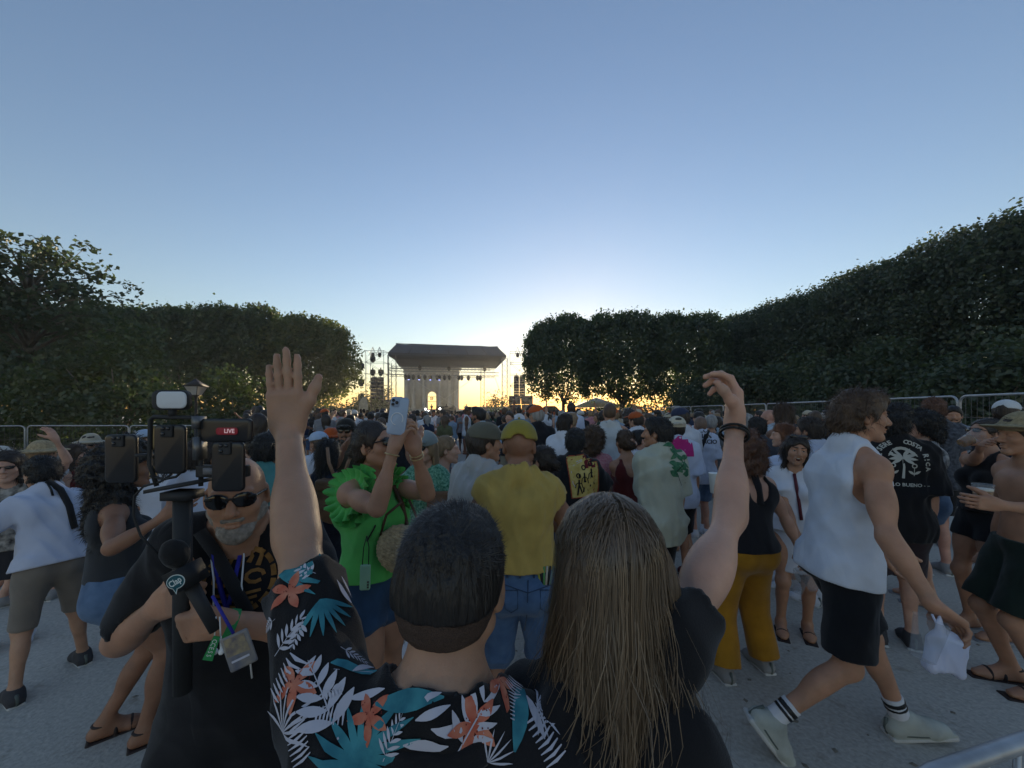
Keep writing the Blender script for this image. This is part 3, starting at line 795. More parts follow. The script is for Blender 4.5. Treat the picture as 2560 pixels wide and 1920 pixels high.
# near crowd barrier, bottom right
def near_barrier():
    a = at(2290, 1935, .98); b = at(2590, 1840, 1.06)
    t = empty("crowd_barrier", (a[0], a[1], 0), 0, "grey tubular crowd barrier in the bottom right corner", "barrier")
    d = b - a; L = .0
    p0 = a + d * -.25; p1 = a + d * 1.0
    o = np.array([a[0], a[1], 0])
    dd = unit(d * [1, 1, 0])
    e0 = p0 - o; e1 = e0 + dd * 1.6 + [0, 0, d[2] / np.linalg.norm(d[:2]) * 1.6]
    MB().tube([e0 * [1, 1, 0] + [0, 0, .05], e0 - [0, 0, .15], e0 + dd * .06 - [0, 0, .03], e0 + dd * .16, e1 - dd * .16, e1 - [0, 0, .1], e1 * [1, 1, 0] + [0, 0, .05]], .021, 12).build("rail", GALV, t, True)
    m = MB().bar(e0 * [1, 1, 0] + [0, 0, .2], e1 * [1, 1, 0] + [0, 0, .2], .03, 6)
    m.build("lower_rail", GALV, t)
    for k in range(1, 14):
        q = e0 + (e1 - e0) * k / 14
        MB().bar(q * [1, 1, 0] + [0, 0, .2], q, .016, 6).build("bar", GALV, t)
    for e in (e0, e1):
        MB().box((e[0], e[1], .03), (.5, .08, .06), rotz(math.atan2(dd[1], dd[0]) + R(90))).build("foot", GALV, t)
near_barrier()
# ================================================================== distance-field modelling
# bodies, clothes and hair are grown as one smooth surface from limbs, muscles and folds, then meshed
def smin(a, b, k):
    if k <= 0: return np.minimum(a, b)
    h = np.maximum(k - np.abs(a - b), 0) / k
    return np.minimum(a, b) - h * h * k * .25
def A3(v): return np.asarray(v, dtype=np.float64)

class Prim:
    __slots__ = ("f", "lo", "hi", "k", "op")
    def __init__(s, f, lo, hi, k, op): s.f, s.lo, s.hi, s.k, s.op = f, A3(lo), A3(hi), k, op

def cone(a, b, ra, rb, k=.02, op='u', flat=None, cut=False, cut0=False):
    """tapered limb; flat=(axis, factor) squashes its section; cut ends it in a plane"""
    a, b = A3(a), A3(b); ab = b - a; L2 = ab @ ab + 1e-12; L = math.sqrt(L2)
    m = max(ra, rb) * (max(1, flat[1]) if flat else 1)
    e = unit(flat[0]) if flat else None; fs = flat[1] if flat else 1
    def f(P):
        q = P - a; t = (q @ ab) / L2; tc = np.clip(t, 0, 1)
        rv = q - tc[:, None] * ab
        if e is not None: rv = rv + np.outer(rv @ e * (1 / fs - 1), e)
        d = np.sqrt((rv * rv).sum(1)) - (ra + (rb - ra) * tc)
        if e is not None and fs < 1: d = d * (0.5 + .5 * fs)
        if cut: d = np.maximum(d, (t - 1) * L)
        if cut0: d = np.maximum(d, -t * L)
        return d
    return Prim(f, np.minimum(a, b) - m, np.maximum(a, b) + m, k, op)
def ell(c, r, M=None, k=.02, op='u'):
    c, r = A3(c), A3(r); M = np.eye(3) if M is None else A3(M)   # columns of M are the ellipsoid's axes
    ext = np.sqrt(((M * r) ** 2).sum(1))
    def f(P):
        q = (P - c) @ M
        k0 = np.sqrt(((q / r) ** 2).sum(1)); k1 = np.sqrt(((q / (r * r)) ** 2).sum(1)) + 1e-9
        return k0 * (k0 - 1) / k1
    return Prim(f, c - ext, c + ext, k, op)
def rbox(c, half, M=None, r=.01, k=.015, op='u'):
    c, half = A3(c), A3(half) - r; M = np.eye(3) if M is None else A3(M)
    ext = np.abs(M) @ (half + r)
    def f(P):
        q = np.abs((P - c) @ M) - half
        return np.sqrt((np.maximum(q, 0) ** 2).sum(1)) + np.minimum(q.max(1), 0) - r
    return Prim(f, c - ext, c + ext, k, op)
def plane(p, n, k=.004):
    """keeps the side that n points away from"""
    p, n = A3(p), unit(n)
    return Prim(lambda P: (P - p) @ n, None if False else [-9] * 3, [9] * 3, k, 'i')
def disp(fn):
    return Prim(fn, [-9] * 3, [9] * 3, 0, 'd')

def sdf(prims, P, init=.16):
    d = np.full(len(P), init)
    for pr in prims:
        if pr.op == 'i':
            v = pr.f(P); d = -smin(-d, -v, pr.k); continue
        if pr.op == 'd':
            near = np.abs(d) < .06
            if near.any(): d[near] += pr.f(P[near])
            continue
        pad = .055 + pr.k
        lo, hi = pr.lo - pad, pr.hi + pad
        m = (P[:, 2] > lo[2]) & (P[:, 2] < hi[2])
        if not m.any(): continue
        m &= (P[:, 0] > lo[0]) & (P[:, 0] < hi[0]) & (P[:, 1] > lo[1]) & (P[:, 1] < hi[1])
        ix = np.nonzero(m)[0]
        if not len(ix): continue
        v = pr.f(P[ix])
        if pr.op == 'u': d[ix] = smin(d[ix], v, pr.k)
        else: d[ix] = -smin(-d[ix], v, pr.k)
    return d

def grow(prims, h, keep=None, lo=None, hi=None, proj=1):
    """mesh the zero surface with cells of size h (surface nets); returns V, quads"""
    us = [p for p in prims if p.op == 'u']
    L = np.min([p.lo for p in us], 0) - .03 if lo is None else A3(lo)
    H = np.max([p.hi for p in us], 0) + .03 if hi is None else A3(hi)
    B = 5
    nb = np.maximum(np.ceil((H - L) / (h * B)).astype(int), 1)
    n = nb * B + 1
    bi = np.stack(np.meshgrid(*[np.arange(k) for k in nb], indexing='ij'), -1).reshape(-1, 3)
    cen = L + (bi + .5) * (h * B)
    dc = sdf(prims, cen)
    act = np.abs(dc) < B * h * .9 + .016
    D = np.ones(tuple(n), np.float32)
    g = np.stack(np.meshgrid(*[np.arange(B + 1)] * 3, indexing='ij'), -1).reshape(-1, 3)
    st = np.array([n[1] * n[2], n[2], 1])
    ins = bi[(~act) & (dc < 0)]
    if len(ins):
        ii = ((ins[:, None, :] * B + g[None]) @ st).ravel(); D.reshape(-1)[ii] = -1
    ab = bi[act]
    gi = (ab[:, None, :] * B + g[None]).reshape(-1, 3)
    fl = gi @ st
    uq, first = np.unique(fl, return_index=True)
    P = L + gi[first] * h
    D.reshape(-1)[uq] = sdf(prims, P)
    S = D < 0
    c8 = [S[i:n[0] - 1 + i, j:n[1] - 1 + j, k:n[2] - 1 + k] for i in (0, 1) for j in (0, 1) for k in (0, 1)]
    cnt = sum(c.astype(np.int8) for c in c8)
    mix = (cnt > 0) & (cnt < 8)
    if keep is not None:
        q = np.argwhere(mix); kk = keep(L + (q + .5) * h); q = q[~kk]; mix[q[:, 0], q[:, 1], q[:, 2]] = False
    cells = np.argwhere(mix)
    if not len(cells): return np.zeros((0, 3)), np.zeros((0, 4), int)
    vid = np.full(mix.shape, -1, np.int32); vid[mix] = np.arange(len(cells))
    offs = [(i, j, k) for i in (0, 1) for j in (0, 1) for k in (0, 1)]
    val = np.stack([D[cells[:, 0] + o[0], cells[:, 1] + o[1], cells[:, 2] + o[2]] for o in offs], 1)
    acc = np.zeros((len(cells), 3)); num = np.zeros(len(cells))
    for a in range(8):
        for b in range(a + 1, 8):
            da = np.array(offs[b]) - np.array(offs[a])
            if np.abs(da).sum() != 1: continue
            va, vb = val[:, a], val[:, b]; cr = (va < 0) != (vb < 0)
            t = np.where(cr, va / np.where(cr, va - vb, 1), 0)
            acc += np.where(cr[:, None], np.array(offs[a]) + t[:, None] * da, 0); num += cr
    V = L + (cells + acc / np.maximum(num, 1)[:, None]) * h
    quads = []
    for ax in range(3):
        o = [0, 0, 0]; o[ax] = 1
        sl0 = tuple(slice(0, n[i] - (1 if i == ax else 0)) for i in range(3))
        s0 = S[tuple(slice(0, n[i] - o[i]) for i in range(3))]; s1 = S[tuple(slice(o[i], n[i]) for i in range(3))]
        e = np.argwhere(s0 != s1)
        u, v = (ax + 1) % 3, (ax + 2) % 3
        ok = (e[:, u] > 0) & (e[:, v] > 0) & (e[:, u] < n[u] - 1) & (e[:, v] < n[v] - 1); e = e[ok]
        if not len(e): continue
        def cid(du, dv):
            q = e.copy(); q[:, u] += du; q[:, v] += dv
            return vid[q[:, 0], q[:, 1], q[:, 2]]
        qd = np.stack([cid(-1, -1), cid(0, -1), cid(0, 0), cid(-1, 0)], 1)
        fl_ = S[e[:, 0], e[:, 1], e[:, 2]]
        qd[~fl_] = qd[~fl_][:, ::-1]
        quads.append(qd[(qd >= 0).all(1)])
    Q = np.concatenate(quads)
    for _ in range(proj):
        e = h * .35
        T = np.array([[1, -1, -1], [-1, -1, 1], [-1, 1, -1], [1, 1, 1.0]])
        gr = sum(sdf(prims, V + T[i] * e)[:, None] * T[i] for i in range(4)) / (4 * e)
        dv = sdf(prims, V); g2 = (gr * gr).sum(1) + .05
        V = V - gr * np.clip(dv / g2, -h * .7, h * .7)[:, None]
    return V, Q

def join_parts(parts):
    Vs, Qs, o = [], [], 0
    for V, Q in parts:
        Vs.append(V); Qs.append(Q + o); o += len(V)
    return np.concatenate(Vs), np.concatenate(Qs)
def skin_obj(name, prims, h, material, parent, regions=()):
    """regions: (centre, radius, finer h): those balls are meshed finer, the rest at h; one mesh"""
    parts = []
    if not regions:
        parts.append(grow(prims, h))
    else:
        def outside(P):
            m = np.ones(len(P), bool)
            for c, r, hh in regions: m &= ((P - c) ** 2).sum(1) > (r - h * 2.4) ** 2
            return m
        parts.append(grow(prims, h, keep=outside))
        for c, r, hh in regions:
            parts.append(grow(prims, hh, keep=lambda P, c=c, r=r: ((P - c) ** 2).sum(1) < r * r, lo=A3(c) - r - .02, hi=A3(c) + r + .02))
    V, Q = join_parts(parts)
    if not len(Q): return None
    me = mesh_from(name, V, Q, True)
    return link(name, me, material, parent)

def wrinkle(seed, amp, freq=34.0, stretch=(1, 1, .5), n=6):
    r = np.random.default_rng(seed)
    D = r.normal(0, 1, (n, 3)); D /= np.linalg.norm(D, axis=1)[:, None]
    D = D * A3(stretch) * (freq * r.uniform(.5, 1.8, n))[:, None]; ph = r.uniform(0, 6.28, n)
    W = r.normal(0, 1, (2, 3)) * freq * .35
    def f(P):
        w = np.sin(P @ W[0]) * .8
        s = 0
        for i in range(n): s = s + np.abs(np.sin(P @ D[i] + ph[i] + w)) - .6
        return s * (amp / n * 2.6)
    return disp(f)
def strand_noise(seed, amp, freq=90.0, vert=.12):
    r = np.random.default_rng(seed)
    D = r.normal(0, 1, (7, 3)) * [freq, freq, freq * vert]; ph = r.uniform(0, 6.28, 7)
    W = r.normal(0, 1, 3) * 14
    def f(P):
        w = np.sin(P @ W) * 1.2
        return sum(np.sin(P @ D[i] + ph[i] + w) for i in range(7)) * (amp / 3.0)
    return disp(f)
def curl_noise(seed, amp, freq=55.0):
    r = np.random.default_rng(seed)
    D = r.normal(0, 1, (9, 3)) * freq; ph = r.uniform(0, 6.28, 9)
    return disp(lambda P: sum(np.sin(P @ D[i] + ph[i]) for i in range(9)) * (amp / 3.5))

# ================================================================== people
def inflate(v, x): return A3(v) + x
class Body:
    """joints of a posed figure in its own frame: x right, y ahead, z up, origin on the ground between the feet"""
    def __init__(B, h=1.75, sex='m', build=1.0, lean=0, side=0, twist=0, head=(0, 0, 0), rh=None, lh=None, rpole=(.5, -.6, -.6), lpole=(-.5, -.6, -.6),
                 rhand=None, lhand=None, rfoot=None, lfoot=None, rknee=(0, 1, 0), lknee=(0, 1, 0), crouch=0.0, hips=(0, 0), shw=None, belly=0.0, neckf=0.02,
                 rlift=0.0, llift=0.0, hscale=1.0, rtoe=(0, 1, 0), ltoe=(0, 1, 0), mouth=0, ft=.005, headup=0.0, armk=1.0):
        s = B.s = h / 1.75; B.h = h; B.sex = sex; B.bd = build; B.belly = belly; B.mouth = mouth
        f = sex == 'f'
        Rl = rotz(0) @ roty(R(side)) @ rotx(-R(lean))
        B.X, B.Y, B.U = Rl[:, 0], Rl[:, 1], Rl[:, 2]
        B.P = A3([hips[0], hips[1], .95 * s - crouch])
        B.C = B.P + B.U * .33 * s
        B.N = B.P + B.U * .505 * s + B.Y * .0
        Rt = Rl @ rotz(R(twist)); B.TX, B.TY = Rt[:, 0], Rt[:, 1]; B.T = np.stack([B.TX, B.TY, B.U], 1); B.Rl = np.stack([B.X, B.Y, B.U], 1)
        sw = (shw or (.164 if not f else .140)) * s * (.5 + .5 * build)
        B.SR = B.N - B.U * .065 * s + B.TX * sw; B.SL = B.N - B.U * .065 * s - B.TX * sw
        # shoulder girdle rises with a lifted arm
        B.SR = B.SR + B.U * rlift * s - B.TX * rlift * .35 * s; B.SL = B.SL + B.U * llift * s + B.TX * llift * .35 * s
        hr = B.HR = Rl @ rotz(R(head[0])) @ rotx(R(head[1])) @ roty(R(head[2]))
        B.hs = hscale * (.965 if f else 1.0) * (.6 + .4 * s)
        B.NT = B.N + unit(B.U + B.Y * 0) * (.075 * s + headup) + B.Y * neckf * s
        B.H = B.NT + hr @ A3([0, .018, .092]) * B.hs
        la, lf = .295 * s * armk, .255 * s * armk
        def arm(S, tgt, pole, sg):
            if tgt is None:
                E = S + A3([sg * .06, -.03, -1.0]) * la; W = E + unit(A3([sg * .05, .22, -1.0])) * lf; return E, W
            tgt = A3(tgt); d = tgt - S; L = np.linalg.norm(d); u = d / L
            if L > (la + lf) * .999: L = (la + lf) * .999
            if L < abs(la - lf) * 1.05 + .05: L = abs(la - lf) * 1.05 + .05
            a = (la * la - lf * lf + L * L) / (2 * L); hh = math.sqrt(max(la * la - a * a, 0))
            p = A3(pole); p = p - u * (p @ u); p = unit(p)
            E = S + u * a + p * hh
            return E, S + u * L
        B.ER, B.WR = arm(B.SR, rh, rpole, 1); B.EL, B.WL = arm(B.SL, lh, lpole, -1)
        B.rhand = rhand or {}; B.lhand = lhand or {}
        hw = (.088 if not f else .09) * s
        B.JR = B.P + B.X * hw - B.U * .03 * s; B.JL = B.P - B.X * hw - B.U * .03 * s
        lt, ls = .445 * s, .41 * s
        def leg(J, tgt, kn):
            tgt = A3(tgt); d = tgt - J; L = np.linalg.norm(d); u = d / L; L = min(L, (lt + ls) * .999)
            a = (lt * lt - ls * ls + L * L) / (2 * L); hh = math.sqrt(max(lt * lt - a * a, 0))
            p = A3(kn); p = unit(p - u * (p @ u)); return J + u * a + p * hh, J + u * L
        B.rf = A3(rfoot if rfoot is not None else (hw * 1.1 + hips[0] * .3, 0.02, 0)); B.lf = A3(lfoot if lfoot is not None else (-hw * 1.1 + hips[0] * .3, -.02, 0))
        B.rtoe, B.ltoe = unit(rtoe), unit(ltoe)
        B.KR, B.AR = leg(B.JR, B.rf + [0, 0, .085 * s], rknee); B.KL, B.AL = leg(B.JL, B.lf + [0, 0, .085 * s], lknee)
    # ---- pieces
    def hd(B, p): return B.H + B.HR @ (A3(p) * B.hs)
    def torso(B, g=0.0, hips=True):
        s, b, f = B.s, B.bd, B.sex == 'f'; M = B.T; Ml = B.Rl
        q = lambda x, y, z: B.P + Ml @ A3([x, y, z]) * s
        qt = lambda x, y, z: B.P + M @ A3([x, y, z]) * s
        def e(c, r, MM, k=.05): return ell(c, A3(r) * s * [b, b, 1] + g, MM, k)
        o = []
        if hips:
            o += [e(q(0, -.005, .02), (.148 if not f else .160, .110, .12), Ml), e(q(.07, -.055, -.05), (.085, .082, .09), Ml), e(q(-.07, -.055, -.05), (.085, .082, .09), Ml)]
        o += [e(q(0, .005 + B.belly * .2, .14), (.130 if not f else .112, .094 + B.belly * .6, .14), Ml, .07),
              e(qt(0, -.002, .29), (.142 if not f else .124, .104 if not f else .094, .17), M, .06),
              e(qt(0, -.01, .385), (.150 if not f else .128, .094 if not f else .082, .10), M, .05)]
        if f: o += [e(qt(.068, .078, .31), (.062, .062, .062), M, .03), e(qt(-.068, .078, .31), (.062, .062, .062), M, .03)]
        else: o += [e(qt(.065, .060, .365), (.08, .036, .07), M, .05), e(qt(-.065, .060, .365), (.08, .036, .07), M, .05)]
        o += [e(qt(.085, -.075, .37), (.07, .035, .09), M, .04), e(qt(-.085, -.075, .37), (.07, .035, .09), M, .04)]
        rt = (.047 if not f else .038) * s * (.4 + .6 * b) + g
        o += [cone(B.N + B.U * .035 * s - B.TY * .012 * s, B.SR + B.U * .018 * s - B.TX * .02, rt, rt * .95, .05), cone(B.N + B.U * .035 * s - B.TY * .012 * s, B.SL + B.U * .018 * s + B.TX * .02, rt, rt * .95, .05)]
        return o
    def arm(B, sd, g=0.0):
        s, b, f = B.s, B.bd ** .7, B.sex == 'f'
        S, E, W = (B.SR, B.ER, B.WR) if sd > 0 else (B.SL, B.EL, B.WL)
        a = (1.0 if not f else .84) * s * b; u = unit(E - S); v = unit(W - E)
        bend = unit((W - E) / np.linalg.norm(W - E) - u + 1e-6)
        return [ell(S + u * .012, (.056 * a + g,) * 3, None, .04), cone(S, E, .045 * a + g, .035 * a + g, .035),
                ell(S + (E - S) * .5 + bend * .010 * a, A3([.041, .041, .085]) * a + g, frame(u), .03),
                ell(S + (E - S) * .52 - bend * .010 * a, A3([.040, .040, .09]) * a + g, frame(u), .03),
                cone(E, W, .035 * a + g, .0255 * a + g, .025), ell(E + v * .065 * s, A3([.039, .037, .08]) * a + g, frame(v), .03)]
    def neck(B, g=0.0):
        r = (.054 if B.sex == 'm' else .044) * B.s * (.5 + .5 * B.bd)
        return [cone(B.N - B.U * .02 * B.s, B.hd((0, -.015, -.06)), r * 1.12 + g, r + g, .035)]
    def head(B, ears=True, detail=True):
        hs, M, hd = B.hs, B.HR, B.hd; f = B.sex == 'f'
        e = lambda c, r, k=.015, op='u': ell(hd(c), A3(r) * hs, M, k * hs, op)
        o = [e((0, -.012, .027), (.073, .093, .088)), e((0, .028, -.03), (.060, .063, .084), .03)]
        jw = .046 if f else .052
        for sx in (-1, 1):
            o.append(cone(hd((sx * jw, .004, -.055)), hd((sx * .012, .066, -.1)), .021 * hs, .017 * hs, .02))
        o.append(e((0, .074, -.1), (.021 if f else .026, .017, .017), .02))
        if detail:
            for sx in (-1, 1):
                o.append(e((sx * .041, .060, -.024), (.022, .021, .022), .02))
                o.append(e((sx * .031, .093, .007), (.019, .014, .0125), .012, 's'))
                o.append(e((sx * .031, .0735, .005), (.0145, .0125, .0125), .004))
                o.append(cone(hd((sx * .012, .087, .025)), hd((sx * .046, .072, .024)), .0085 * hs, .007 * hs, .012))
            o.append(cone(hd((0, .087, .014)), hd((0, .110, -.029)), .0085 * hs, (.0115 if f else .0135) * hs, .012))
            for sx in (-1, 1): o.append(e((sx * .0125, .0955, -.034), (.0085, .010, .008), .008))
            if B.mouth:
                o.append(e((0, .086, -.066), (.030, .022, .024), .012)); o.append(e((0, .108, -.070), (.025, .032, .019), .005, 's'))
            else:
                o.append(e((0, .0905, -.059), (.023, .0095, .0062), .007)); o.append(e((0, .0895, -.0715), (.020, .0095, .0072), .007))
                o.append(e((0, .104, -.0652), (.025, .010, .0024), .004, 's'))
        else:
            o.append(e((0, .096, -.012), (.014, .016, .024), .012))
        if ears:
            for sx in (-1, 1):
                MM = M @ rotz(R(-sx * 22)) @ rotx(R(8))
                o.append(ell(hd((sx * .0765, -.012, -.004)), A3([.0075, .0195, .031]) * hs, MM, .006)); o.append(ell(hd((sx * .074, -.006, -.026)), A3([.009, .011, .012]) * hs, MM, .008))
                o.append(ell(hd((sx * .0865, -.010, .0)), A3([.007, .011, .018]) * hs, MM, .004, 's'))
        return o
    def hand(B, sd, simple=False):
        spec = B.rhand if sd > 0 else B.lhand
        W, E = (B.WR, B.ER) if sd > 0 else (B.WL, B.EL)
        s = B.s * (1.0 if B.sex == 'm' else .93) * spec.get("size", 1.0)
        f = unit(spec.get("f", W - E))
        n = A3(spec.get("n", (-sd * 1.0, .15, 0))); n = unit(n - f * (n @ f)); t = np.cross(f, n) * sd
        curl = spec.get("curl", .45); curl = [curl] * 4 if np.isscalar(curl) else curl
        sp = spec.get("spread", .05); th = spec.get("thumb", .35); tout = spec.get("tout", .75)
        M = np.stack([t, n, f], 1)
        o = [rbox(W + f * .046 * s, A3([.040, .0140, .048]) * s, M, .0132 * s, .018), cone(W - f * .01, W + f * .03 * s, .0255 * s, .024 * s, .02, flat=(n, .75))]
        if simple:
            tip = unit(f * math.cos(curl[1] * 1.6) + n * math.sin(curl[1] * 1.6))
            o.append(cone(W + f * .09 * s, W + f * .09 * s + tip * .07 * s, .030 * s, .016 * s, .015, flat=(n, .5)))
            o.append(cone(W + f * .03 * s + t * .03 * s, W + f * .09 * s + t * .05 * s + n * .02 * s, .013 * s, .010 * s, .012))
            return o
        for i, (bx, bl, ln, rr) in enumerate(((.0300, .084, .086, .0088), (.0102, .088, .096, .0090), (-.0098, .085, .090, .0086), (-.0290, .078, .071, .0077))):
            p = W + f * bl * s + t * bx * s; c = curl[i]
            side = (bx / .03) * sp
            base = unit(f + t * side)
            a = 0; r_ = rr * s
            for frac, add in ((.46, .75), (.30, 1.05), (.24, .8)):
                a += c * add
                d = unit(base * math.cos(a) + n * math.sin(a))
                q = p + d * ln * frac * s
                o.append(cone(p, q, r_ * 1.04, r_ * .94, .005)); p = q; r_ *= .94
        p = W + f * .028 * s + t * .028 * s; d = unit(t * tout + f * .75 + n * th)
        for ln, r_ in ((.042, .0135), (.034, .0112), (.026, .0098)):
            q = p + d * ln * s; o.append(cone(p, q, r_ * s, r_ * .92 * s, .014)); p = q; d = unit(d + f * .22 + n * th * .5)
        return o
    def leg(B, sd, g=0.0):
        s, b, f = B.s, B.bd ** .7, B.sex == 'f'
        J, K, A = (B.JR, B.KR, B.AR) if sd > 0 else (B.JL, B.KL, B.AL)
        u, v = unit(K - J), unit(A - K); fw = unit(B.rtoe if sd > 0 else B.ltoe); bk = unit(-fw - v * (-fw @ v))
        return [cone(J, K, .080 * s * b + g, .049 * s * b + g, .05), ell(J + (K - J) * .35 - bk * .012, A3([.078, .085, .16]) * s * b + g, frame(u), .05),
                ell(K, (.048 * s * b + g,) * 3, None, .03), cone(K, A, .047 * s * b + g, .034 * s * b + g, .03),
                ell(K + (A - K) * .30 + bk * .020 * s, A3([.043, .043, .105]) * s * b + g, frame(v), .03)]
    def foot(B, sd, g=0.0):
        s = B.s; A = B.AR if sd > 0 else B.AL; t = B.rtoe if sd > 0 else B.ltoe
        dn = A3([0, 0, -1.0]); dn = unit(dn - t * (dn @ t))
        heel = A + dn * .048 * s - t * .035 * s; ball = A + dn * .058 * s + t * .12 * s; toe = A + dn * .062 * s + t * .175 * s
        lat = np.cross(t, -dn)
        return [ell(A + dn * .01, (.037 * s + g,) * 3, None, .02), cone(heel, ball, .034 * s + g, .034 * s + g, .03, flat=(lat, 1.15)), cone(A + t * .02, ball, .034 * s + g, .022 * s + g, .03),
                cone(ball, toe, .03 * s + g, .02 * s + g, .02, flat=(lat, 1.5))]
    def body(B, head_detail=True, simple_hands=False, feet=True):
        o = B.torso() + B.neck() + B.head(detail=head_detail)
        for sd in (1, -1): o += B.arm(sd) + B.hand(sd, simple_hands) + B.leg(sd) + (B.foot(sd) if feet else [])
        return o
def frame(u):
    u = unit(u); r = A3([1, 0, 0]) if abs(u[0]) < .8 else A3([0, 1, 0])
    x = unit(np.cross(r, u)); return np.stack([x, np.cross(u, x), u], 1)

def as_cut(ps):
    for q in ps: q.op, q.k = 's', .004
    return ps
def hip_cover(B, g):
    return [ell(J + (K - J) * .10, A3([.088, .094, .12]) * B.s * B.bd ** .7 + g + .016, frame(K - J), .05) for J, K in ((B.JR, B.KR), (B.JL, B.KL))]
# ---- garments (distance fields over the same body)
def tee(B, g=.016, hem=-.10, sleeve=.55, neck=.062, flare=.018, wr=.006, seed=0, vneck=0, drop=.0, sl_r=.020, longs=None, nz=.03):
    s = B.s; o = B.torso(g)
    hb = B.P + B.U * hem * s
    o.append(cone(B.P + B.U * .20 * s, hb - B.U * .02, ((.132 if B.sex == 'm' else .118) * s * B.bd + g), (.158 * s * B.bd + g * .75 + flare * .7), .06, flat=(B.Y, .84)))
    if hem < .03: o += hip_cover(B, g)
    for sd in (1, -1):
        S, E, W = (B.SR, B.ER, B.WR) if sd > 0 else (B.SL, B.EL, B.WL)
        a = (1.0 if B.sex == 'm' else .86) * s * B.bd ** .7
        fr = sleeve[0 if sd > 0 else 1] if isinstance(sleeve, tuple) else sleeve
        if fr <= 0: continue
        if fr <= 1:
            o.append(cone(S - unit(E - S) * .02, S + (E - S) * fr, .056 * a + g * .8, .046 * a + g * .7 + sl_r, .045, cut=True))
        else:
            o.append(cone(S, E, .060 * a + g, .046 * a + g + sl_r * .6, .05)); o.append(cone(E, E + (W - E) * (fr - 1), .046 * a + g + sl_r * .6, .032 * a + g + sl_r, .03, cut=True))
    o.append(wrinkle(seed, wr))
    o.append(plane(hb, -B.U))
    for i, sd in enumerate((1, -1)):
        if (sleeve[i] if isinstance(sleeve, tuple) else sleeve) <= 1: o += as_cut(B.arm(sd, .002)[4:])
    o.append(cone(B.N + B.U * nz * s + B.TY * (.012 + drop) * s, B.hd((0, -.01, -.05)), neck * s, neck * s * 1.25, .006, 's'))
    if vneck: o.append(cone(B.N + B.U * .04 * s + B.TY * .09 * s, B.P + B.U * (.46 - vneck) * s + B.TY * .14 * s, .05 * s, .012 * s, .006, 's'))
    return o
def tank(B, g=.012, hem=-.10, arm=.070, scoop=.085, back=.0, flare=.0, wr=.005, seed=0, inset=.02, armz=.0):
    s = B.s; o = B.torso(g)
    hb = B.P + B.U * hem * s
    o.append(cone(B.P + B.U * .20 * s, hb - B.U * .02, ((.128 if B.sex == 'm' else .114) * s * B.bd + g), (.156 * s * B.bd + g * .75 + flare * .7), .06, flat=(B.Y, .84)))
    if hem < .03: o += hip_cover(B, g)
    o.append(wrinkle(seed, wr)); o.append(plane(hb, -B.U))
    for sd in (1, -1): o += as_cut(B.arm(sd, .003)[1:])
    for S, sg in ((B.SR, 1), (B.SL, -1)):
        o.append(cone(S + B.TX * sg * (.012 - inset * .0) * s + B.U * .08 * s, S + B.TX * sg * .012 * s - B.U * (.05 + armz) * s, arm * s, arm * s * .92, .008, 's', flat=(B.TX, 1 - inset * 8 if inset else 1)))
    o.append(cone(B.N + B.U * .05 * s + B.TY * .015 * s, B.hd((0, -.01, -.05)), scoop * s, scoop * s * 1.1, .006, 's'))
    o.append(cone(B.N + B.TY * .10 * s + B.U * .01 * s, B.N + B.TY * .10 * s - B.U * .01 * s, scoop * s * .9, scoop * s * .8, .008, 's'))
    if back: o.append(cone(B.N - B.TY * .10 * s, B.N - B.TY * .10 * s - B.U * back * s, scoop * s * .8, scoop * s * .6, .008, 's'))
    return o
def shorts(B, g=.006, top=.06, leg=.75, flare=.022, wr=.005, seed=0, tight=0):
    s, b = B.s, B.bd
    hips = B.torso(g)[:3]; o = list(hips)
    o.append(cone(B.P, B.P + B.U * (top + .04) * s, .15 * s * b + g, .14 * s * b + g, .05, flat=(B.Y, .74)))
    bb = b ** .7
    for J, K, A in ((B.JR, B.KR, B.AR), (B.JL, B.KL, B.AL)):
        if leg <= 1:
            o.append(cone(J, J + (K - J) * leg, .090 * s * bb + g, (.084 - .026 * leg) * s * bb + g + flare, .04, cut=True))
            o.append(ell(J + (K - J) * .25, A3([.085, .092, .12]) * s * bb + g, frame(K - J), .05))
        else:
            o.append(cone(J, K, .090 * s * bb + g, .056 * s * bb + g + flare * .7, .04))
            o.append(cone(K, K + (A - K) * (leg - 1), .056 * s * bb + g + flare * .7, .044 * s * bb + g + flare, .04, cut=True))
    o.append(wrinkle(seed + 5, wr, 26)); o.append(plane(B.P + B.U * top * s, B.U))
    return o
def skirt(B, g=.012, top=.10, hem=-.42, w=.20, wr=.008, seed=0):
    s = B.s; o = B.torso(g)[:3]
    o.append(cone(B.P + B.U * (top + .03) * s, B.P + A3([0, 0, hem]) * s, .135 * s * B.bd + g, w * s, .05, flat=(B.Y, .8), cut=True))
    o.append(wrinkle(seed + 9, wr, 30, (1, 1, .12))); o.append(plane(B.P + B.U * top * s, B.U))
    return o
def shoe(B, sd, g=.007):
    s = B.s; A = B.AR if sd > 0 else B.AL; t = B.rtoe if sd > 0 else B.ltoe
    dn = A3([0, 0, -1.0]); dn = unit(dn - t * (dn @ t)); lat = np.cross(t, -dn)
    o = B.foot(sd, g)
    sole = A + dn * .078 * s + t * .075 * s
    o.append(rbox(sole, A3([.042, .138, .014]) * s, np.stack([lat, t, -dn], 1), .012, .01))
    o.append(plane(A - dn * .035 * s, -dn)); o.append(plane(A + dn * .093 * s, dn))
    return o
